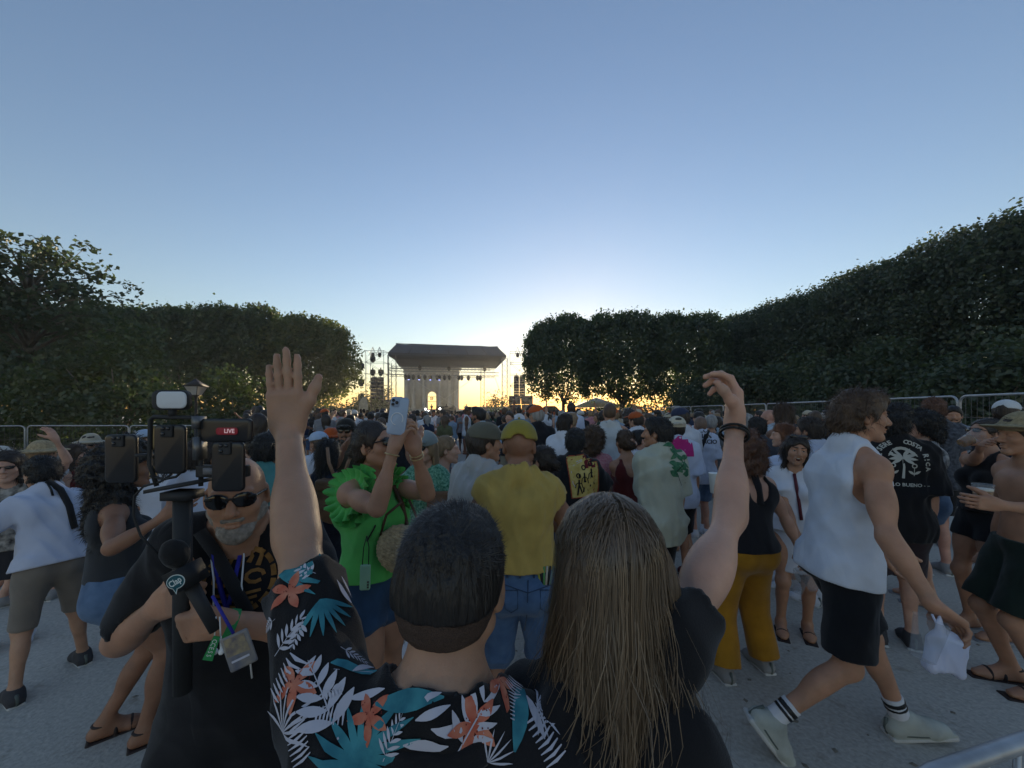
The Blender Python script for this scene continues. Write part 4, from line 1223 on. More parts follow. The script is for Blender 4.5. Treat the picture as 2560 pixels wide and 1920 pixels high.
def sandal(B, sd):
    s = B.s; A = B.AR if sd > 0 else B.AL; t = B.rtoe if sd > 0 else B.ltoe
    dn = A3([0, 0, -1.0]); dn = unit(dn - t * (dn @ t)); lat = np.cross(t, -dn); M = np.stack([lat, t, -dn], 1)
    o = [rbox(A + dn * .088 * s + t * .075 * s, A3([.047, .145, .011]) * s, M, .01, .006)]
    for y, w in ((.12, .020), (.055, .016)):
        o.append(ell(A + dn * .058 * s + t * y * s, A3([.050, w, .044]) * s, M, .004))
    o.append(ell(A + dn * .0 * s - t * .004, A3([.045, .047, .012]) * s, M, .004))
    o.append(plane(A + dn * .097 * s, dn))
    return o

# ---- hair and headwear
def hair_cap(B, g=.014, style='short', seed=0, amp=.004, low=-.07, front=.03):
    hs, M, hd = B.hs, B.HR, B.hd
    e = lambda c, r, k=.02, op='u': ell(hd(c), A3(r) * hs, M, k * hs, op)
    o = [e((0, -.014, .028), (.073 + g, .093 + g, .088 + g)), e((0, -.05, -.02), (.066 + g * .7, .055 + g * .6, .07), .03)]
    return o
def face_cut(B, o, z=.045, wide=.068, low=-.075, ear=True):
    hs, M, hd = B.hs, B.HR, B.hd
    o.append(ell(hd((0, .115, -.045)), A3([wide, .088, z + .055]) * hs, M, .012, 's'))
    o.append(ell(hd((0, .06, -.10)), A3([.085, .075, .085]) * hs, M, .012, 's'))
    o.append(cone(hd((-.16, .120, -.030)), hd((.16, .120, -.030)), .082 * hs, .082 * hs, .012, 's'))
    if ear:
        for sx in (-1, 1): o.append(ell(hd((sx * .085, .004, -.025)), A3([.03, .030, .034]) * hs, M, .008, 's'))
    o.append(plane(hd((0, -.05, low)), M @ A3([0, .25, -1]), .01))
    return o
def hair(B, style, seed=0):
    hs, M, hd = B.hs, B.HR, B.hd
    e = lambda c, r, k=.03, op='u', MM=None: ell(hd(c), A3(r) * hs, M if MM is None else M @ MM, k * hs, op)
    if style == 'buzz':
        return face_cut(B, hair_cap(B, .005) + [curl_noise(seed, .0012, 160)], .05, .07, -.06)
    if style == 'short':
        return face_cut(B, hair_cap(B, .014) + [e((0, .03, .085), (.055, .055, .035)), strand_noise(seed, .0035, 75, .5)], .054, .070, -.07)
    if style == 'messy':
        return face_cut(B, hair_cap(B, .021) + [e((0, .035, .105), (.062, .055, .03)), e((0, -.085, -.03), (.06, .035, .06)), curl_noise(seed, .007, 46), strand_noise(seed, .003, 110, .4)], .05, .078, -.10)
    if style == 'quiff':
        return face_cut(B, hair_cap(B, .011) + [e((0, .05, .105), (.05, .05, .032)), strand_noise(seed, .004, 70, .5)], .045, .066, -.06)
    if style == 'bun':
        return face_cut(B, hair_cap(B, .009) + [e((0, -.105, .055), (.036, .034, .034), .01), strand_noise(seed, .0025, 90, .5)], .068, .072, -.05)
    if style == 'lowbun':
        return face_cut(B, hair_cap(B, .011) + [e((0, -.115, -.02), (.042, .036, .038), .015), curl_noise(seed, .004, 60)], .066, .072, -.06)
    if style == 'pony':
        return face_cut(B, hair_cap(B, .010) + [e((0, -.115, .03), (.03, .03, .03), .01), e((0, -.145, -.07), (.03, .026, .11), .02), strand_noise(seed, .004, 80, .3)], .046, .066, -.05) if False else \
            face_cut(B, hair_cap(B, .010) + [strand_noise(seed, .0025, 90, .4)], .046, .066, -.05) + [e((0, -.115, .03), (.028, .03, .03), .01), e((0, -.14, -.06), (.028, .024, .12), .02), strand_noise(seed + 1, .003, 80, .2)]
    if style in ('long', 'longer'):
        L = .17 if style == 'long' else .24
        o = face_cut(B, hair_cap(B, .016) + [strand_noise(seed, .003, 70, .3)], .058, .066, -.13, False)
        dn = -B.U
        back = hd((0, -.065, -.04))
        o += [cone(back, back + dn * L * 1.25 - B.Y * .02, .072 * hs, .055 * hs, .04, flat=(B.HR[:, 1], .55))]
        for sx in (-1, 1):
            o.append(cone(hd((sx * .074, -.012, .02)), hd((sx * .072, -.03, -.10)) + dn * L * .5, .026 * hs, .026 * hs, .03, flat=(B.HR[:, 0], .7)))
        o.append(strand_noise(seed + 1, .007, 60, .10))
        return o
    if style == 'curly':
        o = face_cut(B, hair_cap(B, .04) + [e((0, -.09, -.06), (.10, .07, .10)), curl_noise(seed, .010, 60)], .03, .06, -.16, False)
        return o
    if style == 'bigcurly':
        o = face_cut(B, hair_cap(B, .055), .02, .06, -.20, False)
        dn = -B.U; c = hd((0, -.07, -.08))
        o += [ell(c, A3([.135, .10, .17]) * hs, M, .06), ell(c + dn * .16, A3([.135, .085, .16]), B.Rl, .06), curl_noise(seed, .013, 48), curl_noise(seed + 3, .005, 120)]
        return o
    raise ValueError(style)
def beard(B, seed=0, g=.002):
    hs, M, hd = B.hs, B.HR, B.hd
    o = [cone(hd((sx * .052, .008, -.045)), hd((sx * .014, .066, -.098)), (.024 + g) * hs, (.020 + g) * hs, .02) for sx in (-1, 1)]
    o += [ell(hd((0, .074, -.10)), A3([.028 + g, .019 + g, .022 + g]) * hs, M, .02), cone(hd((-.024, .092, -.052)), hd((.024, .092, -.052)), .007 * hs, .007 * hs, .01), curl_noise(seed, .002, 150)]
    o.append(ell(hd((0, .11, -.012)), A3([.06, .06, .038]) * hs, M, .006, 's')); o.append(ell(hd((0, .108, -.066)), A3([.02, .02, .008]) * hs, M, .004, 's'))
    o.append(plane(hd((0, 0, -.018)), M @ A3([0, -.3, 1]), .01))
    return o
def cap(B, back=False, g=.020, brim=True, seed=0):
    """dome prims, brim prims of a baseball cap"""
    hs, M, hd = B.hs, B.HR, B.hd; sg = -1 if back else 1
    dome = [ell(hd((0, -.012, .030)), A3([.073 + g, .093 + g, .090 + g * .8]) * hs, M, .01), ell(hd((0, sg * .05 - .01, .055)), A3([.062 + g * .6, .04 + g * .6, .05 + g * .4]) * hs, M, .04),
            plane(hd((0, sg * .0, .030)), M @ A3([0, -sg * .16, -1]), .006), wrinkle(seed, .0015, 40)]
    dome.append(ell(hd((0, -.012, .010)), A3([.072 + g * .45, .092 + g * .45, .082 + g * .3]) * hs, M, .003, 's'))
    if back or True:
        dome.append(ell(hd((0, -sg * .118, .045)), A3([.036, .05, .026]) * hs, M, .004, 's'))
    br = [ell(hd((0, sg * .118, .040)), A3([.078, .085, .030]) * hs, M @ rotx(R(-sg * 10)), .004), ell(hd((0, sg * .118, .022)), A3([.09, .10, .040]) * hs, M @ rotx(R(-sg * 10)), .004, 's'),
          ell(hd((0, -.012, .010)), A3([.071 + g * .4, .091 + g * .4, .082]) * hs, M, .003, 's'), plane(hd((0, sg * .055, 0)), M @ A3([0, -sg, 0]), .004)]
    return dome, br
def bucket_hat(B, g=.02, brim=.055, drop=.3):
    hs, M, hd = B.hs, B.HR, B.hd
    o = [ell(hd((0, -.012, .040)), A3([.073 + g, .093 + g, .085 + g]) * hs, M, .01), ell(hd((0, -.012, .035)), A3([.073 + g + brim, .093 + g + brim, .020]) * hs, M, .02)]
    o += [ell(hd((0, -.012, .0)), A3([.073 + g * .6, .093 + g * .6, .10]) * hs, M, .003, 's'), plane(hd((0, 0, .012)), M @ A3([0, 0, -1]), .003), wrinkle(3, .004, 30)]
    return o
def sunglasses(B, big=1.0, slim=1.0):
    hs, M, hd = B.hs, B.HR, B.hd; lens = []; fr = []
    for sx in (-1, 1):
        MM = M @ rotz(R(-sx * 12))
        lens.append(ell(hd((sx * .0325, .0955, .006)), A3([.0275 * big, .0045, .021 * big * slim]) * hs, MM, .002))
        fr.append(cone(hd((sx * .058, .088, .012)), hd((sx * .079, .0, .010)), .0035 * hs, .003 * hs, .002)); fr.append(cone(hd((sx * .058, .089, .013)), hd((sx * .045, .094, .014)), .006 * hs, .005 * hs, .002))
    fr.append(cone(hd((-.01, .1025, .012)), hd((.01, .1025, .012)), .0035 * hs, .0035 * hs, .004))
    return lens, fr

# ---- materials for people
def skin(name, c):
    m = mat("skin_" + name, c, .52, var=.16, scale=11, spec=.4, bump=.12, bscale=230, col2=None)
    b = m.node_tree.nodes["Principled BSDF"]; b.inputs["Subsurface Weight"].default_value = .18
    b.inputs["Subsurface Radius"].default_value = (1.0, .35, .2); b.inputs["Subsurface Scale"].default_value = .008
    return m
SK = {"fair": skin("fair", (.52, .30, .215)), "pink": skin("pink", (.48, .255, .19)), "tan": skin("tan", (.40, .21, .13)), "brown": skin("brown", (.27, .135, .082)), "dark": skin("dark", (.14, .072, .045)), "olive": skin("olive", (.42, .24, .155))}
def cloth(name, c, var=.08, rough=.9, col2=None, scale=10): return mat("cloth_" + name, c, rough, var=var, scale=scale, spec=.15, bump=.18, bscale=420, sheen=.15, col2=col2, fold=.22)
def hairm(name, c, c2=None): return mat("hair_" + name, c, .48, var=.35, scale=26, spec=.45, bump=.9, bscale=120, stretch=(1, 1, .14), col2=c2)
HM = {"black": hairm("black", (.012, .010, .009)), "dark": hairm("dark", (.030, .020, .014)), "brown": hairm("brown", (.075, .045, .026)), "light": hairm("light", (.17, .11, .06), (.30, .20, .11)), "grey": hairm("grey", (.25, .24, .23)), "red": hairm("red", (.17, .065, .025)), "auburn": hairm("auburn", (.10, .045, .025))}
DENIM = cloth("denim", (.075, .13, .23), .3, col2=(.12, .19, .31), scale=16)
LENS = mat("dark_lens", (.01, .01, .012), .12, var=0, spec=.6)
FRAME_BLK = mat("black_frame", (.015, .015, .015), .35, var=0)
EYEW = mat("eye_white", (.6, .57, .53), .3, var=0); EYEI = mat("iris", (.05, .028, .015), .2, var=0)
# ================================================================== building one person
def to_local(p, loc, rz):
    return rotz(-rz) @ (A3(p) - A3(loc))
def person(label, px, Z, top, face, sex='m', skn='tan', hairs=('short', 'dark'), upper=None, lower=None, feet='shoe', feetm=None, hat=None, glasses=None,
           beardm=None, h=None, rh=None, lh=None, fine=None, hands=True, extra_top=.014, group=None, relbow=None, lelbow=None, fk=(), eyes=False, upn="shirt", lown="shorts", **pose):
    """place a figure by its head: photo column px, head-top row, distance Z; face = heading in degrees (0 = away from the camera, + = to the left)"""
    rz = R(face)
    tgt = at(px, top, Z)
    ztop = tgt[2]
    hh = h or max(ztop, 1.4)
    poles = {k: pose.pop(k) for k in list(pose) if k.endswith('_w')}
    kw = dict(pose); cr = kw.pop("crouch", 0.0)
    for _ in range(3):
        B = Body(hh, sex, crouch=cr, **kw)
        t = B.hd((0, -.012, .116))[2] + extra_top
        if h is None and abs(cr) < 1e-6 and t < ztop: hh *= ztop / t
        else: cr += t - ztop
        if cr < 0 and h is None: hh *= 1 + (-cr) / hh; cr = 0
    B = Body(hh, sex, crouch=cr, **kw)
    off = rotz(rz) @ B.H
    loc = A3([tgt[0] - off[0], tgt[1] - off[1], 0])
    k2 = dict(kw)
    if rh is not None: k2["rh"] = to_local(at(*rh), loc, rz)
    if lh is not None: k2["lh"] = to_local(at(*lh), loc, rz)
    for nm in ("rhand", "lhand"):            # hand axes may be given in world directions
        if nm in k2 and k2[nm]:
            d = dict(k2[nm])
            for q in ("f", "n"):
                if q in d: d[q] = rotz(-rz) @ A3(d[q])
            k2[nm] = d
    for nm in ("rpole", "lpole"):
        if nm + "_w" in poles: k2[nm] = rotz(-rz) @ A3(poles[nm + "_w"])
    for nm, el, S in (("rpole", relbow, B.SR), ("lpole", lelbow, B.SL)):
        if el is not None: k2[nm] = to_local(at(*el), loc, rz) - S
    B = Body(hh, sex, crouch=cr, **k2)
    B.loc, B.rz = loc, rz
    if 'r' in fk: B.ER, B.WR = to_local(at(*relbow), loc, rz), to_local(at(*rh), loc, rz)
    if 'l' in fk: B.EL, B.WL = to_local(at(*lelbow), loc, rz), to_local(at(*lh), loc, rz)
    p = empty("person", loc, rz, label, "person", group)
    B.root = p
    hb = min(max(Z * .0046, .0085), .017); hf = fine or min(max(Z * .0023, .0035), .010)
    reg = [(B.H, .150 * B.hs, hf)]
    if hands and Z < 3.6:
        for W, E in ((B.WR, B.ER), (B.WL, B.EL)): reg.append((W + unit(W - E) * .07, .125, max(hf, .0045)))
    sk = SK[skn] if isinstance(skn, str) else skn
    B.bodyprims = B.body(True, simple_hands=Z > 4.2)
    skin_obj("body", B.bodyprims, hb, sk, p, reg)
    hc = min(max(Z * .0042, .0075), .016)
    if hairs:
        B.hairprims = hair(B, hairs[0], sum(map(ord, label)) % 97)
        hm_ = HM[hairs[1]] if isinstance(hairs[1], str) else hairs[1]
        B.hairo = skin_obj("hair", B.hairprims, max(hf * 1.15, .004), hm_, p)
        if Z < 4.7 and hairs[0] != 'buzz' and not hat: tufts(B, B.hairo, hairs[0], Z, hm_)
    if lower:
        fn, kk, m = lower; B.lower = fn(B, seed=len(label), **kk); B.lowero = skin_obj(lown, B.lower, hc, m, p)
    if upper:
        fn, kk, m = upper; B.upper = fn(B, seed=len(label) + 3, **kk); B.uppero = skin_obj(upn, B.upper, hc, m, p)
    if feet:
        for sd in (1, -1):
            fo = skin_obj(feet, shoe(B, sd) if feet == 'shoe' else sandal(B, sd), max(hc * .7, .006), feetm or mat("shoe_grey", (.25, .25, .25), .8), p)
            if feet == 'shoe' and Z < 4.5: shoe_details(B, sd, fo)
    if hat:
        hat(B, p, hf)
    if glasses:
        l, f = sunglasses(B, *(glasses if isinstance(glasses, tuple) else ()))
        g_ = skin_obj("glasses_frame", f, max(hf * .8, .003), FRAME_BLK, p); skin_obj("lens", l, max(hf * .7, .0028), LENS, g_)
    if beardm: skin_obj("beard", beard(B), max(hf, .0045), HM[beardm], p)
    if eyes:
        for sx in (-1, 1):
            c = B.hd((sx * .031, .0762, .005)); m = MB().lathe([(.001, .0115), (.0066, .0099), (.0111, .0028), (.0115, 0), (.0111, -.0028), (.0066, -.0099), (.001, -.0115)], c, 12)
            e_ = m.build("eye", EYEW, p, True)
            ci = B.hd((sx * .031, .0832, .0045)); skin_obj("iris", [ell(ci, A3([.0078, .005, .0078]), B.HR)], .0022, EYEI, e_)
            skin_obj("eyelid", [ell(B.hd((sx * .031, .0775, .0105)), A3([.0150, .0118, .0062]), B.HR)], .0024, sk, p)
            bm_ = skin_obj("eyebrow", [cone(B.hd((sx * .014, .0965, .026)), B.hd((sx * .047, .080, .030)), .0042, .0025, .002)], .0025, HM["dark"], p)
    return B
def shoe_details(B, sd, fo):
    """pale rubber sole, lace panel and laces"""
    s = B.s; A = B.AR if sd > 0 else B.AL; t = B.rtoe if sd > 0 else B.ltoe
    dn = A3([0, 0, -1.0]); dn = unit(dn - t * (dn @ t)); lat = np.cross(t, -dn); M = np.stack([lat, t, -dn], 1)
    skin_obj("sole", [rbox(A + dn * .084 * s + t * .070 * s, A3([.0445, .142, .0125]) * s, M, .011, .01), ell(A + dn * .084 * s - t * .0 * s, A3([.040, .06, .0125]) * s, M, .01)], .007, mat("sole_white", (.5, .5, .48), .7, var=.15), fo)
    for sg in (-1, 1):
        pts = [A + t * a * s + dn * d * s + lat * sg * w * s for a, d, w in ((-.045, .030, .026), (-.01, .058, .041), (.045, .064, .0425), (.10, .066, .0425), (.145, .072, .034))]
        MB().tube(pts, [.004, .007, .006, .006, .003], 5).build("side_panel", mat("shoe_panel", (.10, .12, .11), .7, var=.2), fo)
    MB().tube([A - t * .062 * s + dn * .0 * s, A - t * .068 * s + dn * .045 * s, A - t * .066 * s + dn * .075 * s], [.008, .011, .008], 6).build("heel_tab", mat("shoe_panel", (.10, .12, .11), .7, var=.2), fo)
    for k in range(4):
        c = A + t * (.045 + .022 * k) * s + dn * (.0 + .0125 * k) * s
        MB().tube([c - lat * .024 * s + dn * .012, c - lat * .012 * s - dn * .006, c + lat * .012 * s - dn * .006, c + lat * .024 * s + dn * .012], .0028, 5).build("lace", mat("lace_white", (.55, .55, .52), .8, var=.05), fo)
def tufts(B, ho, style, Z, m):
    """loose locks combed along the hair so it does not read as a shell"""
    me = ho.data; n = len(me.vertices); r = np.random.default_rng(n)
    V = np.empty(n * 3, np.float32); me.vertices.foreach_get("co", V); V = V.reshape(-1, 3)
    N = np.empty(n * 3, np.float32); me.vertex_normals.foreach_get("vector", N); N = N.reshape(-1, 3)
    L0, rnd, nr, cnt = {"short": (.017, .35, .45, 2200), "quiff": (.02, .3, .4, 2200), "messy": (.036, .55, .40, 2600), "bun": (.022, .25, .12, 1500), "lowbun": (.024, .35, .18, 1800), "long": (.06, .18, .10, 2600), "longer": (.07, .18, .10, 3000), "curly": (.030, 1.0, .6, 3000), "bigcurly": (.034, 1.1, .7, 5000)}.get(style, (.02, .3, .3, 1500))
    loc_ = (V - B.H) @ B.HR
    okv = np.nonzero((loc_[:, 1] < .035 * B.hs) | (loc_[:, 2] > .098 * B.hs))[0]
    ix = okv[r.integers(0, len(okv), cnt)]; P, Nn = V[ix].astype(float), N[ix].astype(float)
    dn = -B.U * .8 - B.HR[:, 1] * .35
    if style in ("short", "quiff", "messy"): dn = np.where((((P - B.H) @ B.HR[:, 2]) > .06)[:, None], B.HR[:, 1] * .7 + B.HR[:, 0] * .4, dn)
    if style in ("bun", "lowbun"): dn = -B.HR[:, 1] - B.U * .1
    fl = np.broadcast_to(dn, P.shape); fl = fl - Nn * (fl * Nn).sum(1)[:, None]
    d = fl + Nn * nr + r.normal(0, rnd, P.shape); d /= np.linalg.norm(d, axis=1)[:, None] + 1e-9
    L = (L0 * r.uniform(.5, 1.3, cnt))[:, None]; w = .0011 * max(1, Z * .55)
    sd = np.cross(d, Nn); sd /= np.linalg.norm(sd, axis=1)[:, None] + 1e-9
    mid = P + d * L * .55 + Nn * L * .06; tip = P + d * L - B.U * L * .25
    P = P - Nn * .004
    Q = np.stack([P - sd * w, P + sd * w, mid + sd * w * .8, mid - sd * w * .8, tip], 1).reshape(-1, 3)
    k = np.arange(cnt) * 5
    link("hair_strands", mesh_from("hair_strands", Q, [np.stack([k, k + 1, k + 2, k + 3], 1), np.stack([k + 3, k + 2, k + 4], 1)]), m, ho)
def cap_hat(m, back=False, bm=None, g=.020):
    def f(B, p, hf):
        d, b = cap(B, back, g); c = skin_obj("cap", d, max(hf, .0045), m, p); skin_obj("brim", b, max(hf * .9, .004), bm or m, c)
    return f
def bucket(m, brim=.055):
    def f(B, p, hf): skin_obj("bucket_hat", bucket_hat(B, brim=brim), max(hf, .005), m, p)
    return f

# ---- prints laid on cloth
def surf_hit(prims, o, d, tmax=1.2):
    """march from points o along directions d to the cloth surface"""
    o = A3(o); t = np.zeros(len(o))
    for _ in range(60):
        v = sdf(prims, o + d * t[:, None]); t = t + np.maximum(v * .75, -.01)
    v = sdf(prims, o + d * t[:, None])
    return o + d * t[:, None], (np.abs(v) < .004) & (t < tmax)
def surf_normal(prims, p):
    e = .006; T = np.array([[1, -1, -1], [-1, -1, 1], [-1, 1, -1], [1, 1, 1.0]])
    g = sum(sdf(prims, A3(p)[None] + T[i] * e)[0] * T[i] for i in range(4)); return unit(g)
def lay(prims, c, n, up, V2, Fs, lift=.0025, start=.12):
    """2-D shape (metres) wrapped onto the cloth round point c with outward normal n"""
    n = unit(n); u = unit(A3(up) - n * (A3(up) @ n)); r = np.cross(u, n)
    V2 = A3(V2); P = A3(c) + np.outer(V2[:, 0], r) + np.outer(V2[:, 1], u) + n * start
    H, ok = surf_hit(prims, P, np.tile(-n, (len(P), 1)), start + .16)
    H = H + n * lift
    F_ = [f for f in Fs if all(ok[i] for i in f)]
    return H, F_
def print_obj(name, pieces, material, parent):
    mb = MB()
    for V, F_ in pieces:
        if len(F_): mb.add(V, F_)
    if not mb.n: return None
    return tag(mb.build(name, material, parent), kind='stuff')
def cam_hit(B, prims, px, py):
    """where the photo pixel's ray meets this person's cloth (own frame), and the outward normal there"""
    o = to_local(CAM, B.loc, B.rz); d = unit(rotz(-B.rz) @ ray(px, py))
    t0 = max(np.linalg.norm(B.P[:2] - o[:2]) - .75, .05)
    t = t0
    for _ in range(200):
        v = sdf(prims, (o + d * t)[None])[0]
        if v < .0008: break
        t += max(v * .7, .0008)
        if t > t0 + 2.2: return None
    p = o + d * t
    return p, surf_normal(prims, p)
def grid_shape(w, hgt, nx, ny):
    xs = np.linspace(-w / 2, w / 2, nx + 1); ys = np.linspace(-hgt / 2, hgt / 2, ny + 1)
    V = [(x, y) for y in ys for x in xs]
    F_ = [[j * (nx + 1) + i, j * (nx + 1) + i + 1, (j + 1) * (nx + 1) + i + 1, (j + 1) * (nx + 1) + i] for j in range(ny) for i in range(nx)]
    return V, F_
def strip(pts, w):
    """ribbon of varying width along 2-D points"""
    pts = A3(pts); w = np.broadcast_to(w, len(pts)); V = []
    for i, p in enumerate(pts):
        t = unit(pts[min(i + 1, len(pts) - 1)] - pts[max(i - 1, 0)]); nrm = np.array([-t[1], t[0]])
        V += [p + nrm * w[i] / 2, p - nrm * w[i] / 2]
    return V, [[2 * i, 2 * i + 1, 2 * i + 3, 2 * i + 2] for i in range(len(pts) - 1)]
def xf(shape, ang=0, s=1.0, o=(0, 0)):
    V, F_ = shape; c, s_ = math.cos(ang), math.sin(ang)
    return [((x * c - y * s_) * s + o[0], (x * s_ + y * c) * s + o[1]) for x, y in V], F_
def merge2(shapes):
    V, F_ = [], []
    for v, f in shapes:
        o = len(V); V += list(v); F_ += [[i + o for i in q] for q in f]
    return V, F_
def leafshape(L, w, bend=.0, n=7):
    t = np.linspace(0, 1, n); pts = np.stack([np.sin(t * bend) * L * .5 if bend else t * 0, t * L], 1)
    return strip(pts, w * np.sin(np.clip(t, .02, .985) * math.pi) ** .8)
_text_cache = {}
def text_shape(s, size, bold=0.0):
    key = (s, size, bold)
    if key in _text_cache: return _text_cache[key]
    cu = bpy.data.curves.new("txt", 'FONT'); cu.body = s; cu.size = size; cu.align_x = 'CENTER'; cu.align_y = 'CENTER'; cu.resolution_u = 2; cu.offset = bold
    o = bpy.data.objects.new("txt", cu); COL.objects.link(o); bpy.context.view_layer.update()
    me = bpy.data.meshes.new_from_object(o.evaluated_get(bpy.context.evaluated_depsgraph_get()))
    V = [(v.co.x, v.co.y) for v in me.vertices]; F_ = [list(p.vertices) for p in me.polygons]
    bpy.data.objects.remove(o); bpy.data.curves.remove(cu); bpy.data.meshes.remove(me)
    _text_cache[key] = (V, F_); return V, F_
def flat_text(s, size, material, parent, M, off, bold=0.0, name="lettering"):
    V, F_ = text_shape(s, size, bold); V = np.array([[x, 0, y] for x, y in V]) @ np.asarray(M).T + A3(off)
    return MB().add(V, F_).build(name, material, parent)

# ---- small things people hold
CUP = mat("clear_cup", (.5, .53, .56), .12, var=0, spec=.5, alpha=.14); BEER = mat("beer", (.45, .20, .03), .2, var=.1, trans=.3); FOAM = mat("foam", (.8, .78, .7), .9)
def cup(label, p, tilt=(0, 0), s=1.0, beer=.6, foam=True):
    t = empty("beer_cup" if beer else "plastic_cup", p, 0, label, "cup", None); t.rotation_euler = (R(tilt[0]), R(tilt[1]), 0)
    MB().lathe([(.029 * s, -.06 * s), (.041 * s, .06 * s), (.043 * s, .062 * s), (.040 * s, .062 * s), (.028 * s, -.056 * s)], n=18, cap=False).add([[0, 0, 0]], []).build("wall", CUP, t, True)
    MB().lathe([(.001, -.0605 * s), (.029 * s, -.0600 * s), (.029 * s, -.057 * s), (.001, -.057 * s)], n=18, cap=False).build("base", CUP, t, True)
    if beer:
        z1 = (-.055 + .11 * beer) * s; r1 = (.0275 + .012 * beer) * s
        MB().lathe([(.0270 * s, -.0555 * s), (r1, z1)], n=18).build("beer", BEER, t, True)
        if foam: MB().lathe([(r1, z1 + .0005), (r1 + .0008, z1 + .012 * s)], n=18).build("foam", FOAM, t, True)
    return t
def rounded_slab(name, w, h, d, material, parent, r=.012, M=None, c=(0, 0, 0), cell=.003):
    n = 5; pts = []
    for cx, cz, a0 in ((w / 2 - r, h / 2 - r, 0), (-w / 2 + r, h / 2 - r, 90), (-w / 2 + r, -h / 2 + r, 180), (w / 2 - r, -h / 2 + r, 270)):
        for k in range(n):
            a = R(a0 + 90 * k / (n - 1)); pts.append((cx + r * math.cos(a), cz + r * math.sin(a)))
    b = .0012; mb = MB(); K = len(pts)
    rings = []
    for y, sc in ((-d / 2, 1 - b * 2 / min(w, h) * 2), (-d / 2 + b, 1), (d / 2 - b, 1), (d / 2, 1 - b * 2 / min(w, h) * 2)):
        rings += [[x * sc, y, z * sc] for x, z in pts]
    V = np.array(rings)
    if M is not None: V = V @ np.asarray(M).T
    V = V + A3(c)
    F_ = [list(range(K)), [3 * K + K - 1 - i for i in range(K)]]
    for q in range(3):
        for i in range(K):
            j = (i + 1) % K; F_.append([q * K + i, (q + 1) * K + i, (q + 1) * K + j, q * K + j])
    return mb.add(V, F_).build(name, material, parent)
# ================================================================== the two in front
INK = cloth("black", (.012, .012, .014), .15)
WHITE = cloth("white", (.62, .64, .70), .05); WHITE2 = cloth("offwhite", (.60, .59, .56), .06)
LILAC = mat("print_white", (.48, .48, .55), .85, var=.05); TEAL = mat("print_teal", (.02, .13, .18), .85, var=.4, scale=30, col2=(.06, .27, .31))
CORAL = mat("print_coral", (.42, .085, .05), .85, var=.4, scale=40, col2=(.55, .22, .14)); MAROON = mat("print_maroon", (.13, .012, .016), .85, var=.2)

def fern(L, n=6, w=.30, lw=.24):
    sh = [strip([(0, 0), (L * .02, L * .5), (0, L)], [L * .018, L * .014, L * .006])]
    for i in range(n):
        y = L * (.18 + .78 * i / n); q = L * w * (1.1 - .55 * i / n)
        for sg in (-1, 1): sh.append(xf(leafshape(q, q * lw), -sg * R(58 - 4 * i), 1, (0, y)))
    return merge2(sh)
def fan(L, n=7, arc=110, w=.13):
    return merge2([xf(leafshape(L * (1 - .25 * abs(i / (n - 1) - .5)), L * w), R(arc * (i / (n - 1) - .5))) for i in range(n)])
def lily(L):
    return merge2([xf(leafshape(L, L * .42), R(72 * i + 10 * (i % 2))) for i in range(5)])
def dots(L, seed=1):
    r = np.random.default_rng(seed); sh = []
    for _ in range(16):
        a, q = r.uniform(0, 6.28), L * r.uniform(.1, .6); s = L * .03
        o = (q * math.cos(a), q * math.sin(a)); sh.append(([(o[0] - s, o[1]), (o[0], o[1] - s), (o[0] + s, o[1]), (o[0], o[1] + s)], [[0, 1, 2, 3]]))
    return merge2(sh)
def zebra(L, n=8):
    return merge2([strip([(-L * .28, L * (i / n) + .02 * L), (0, L * (i / n)), (L * .28, L * (i / n) + .03 * L)], [L * .02, L * .07, L * .025]) for i in range(n)])

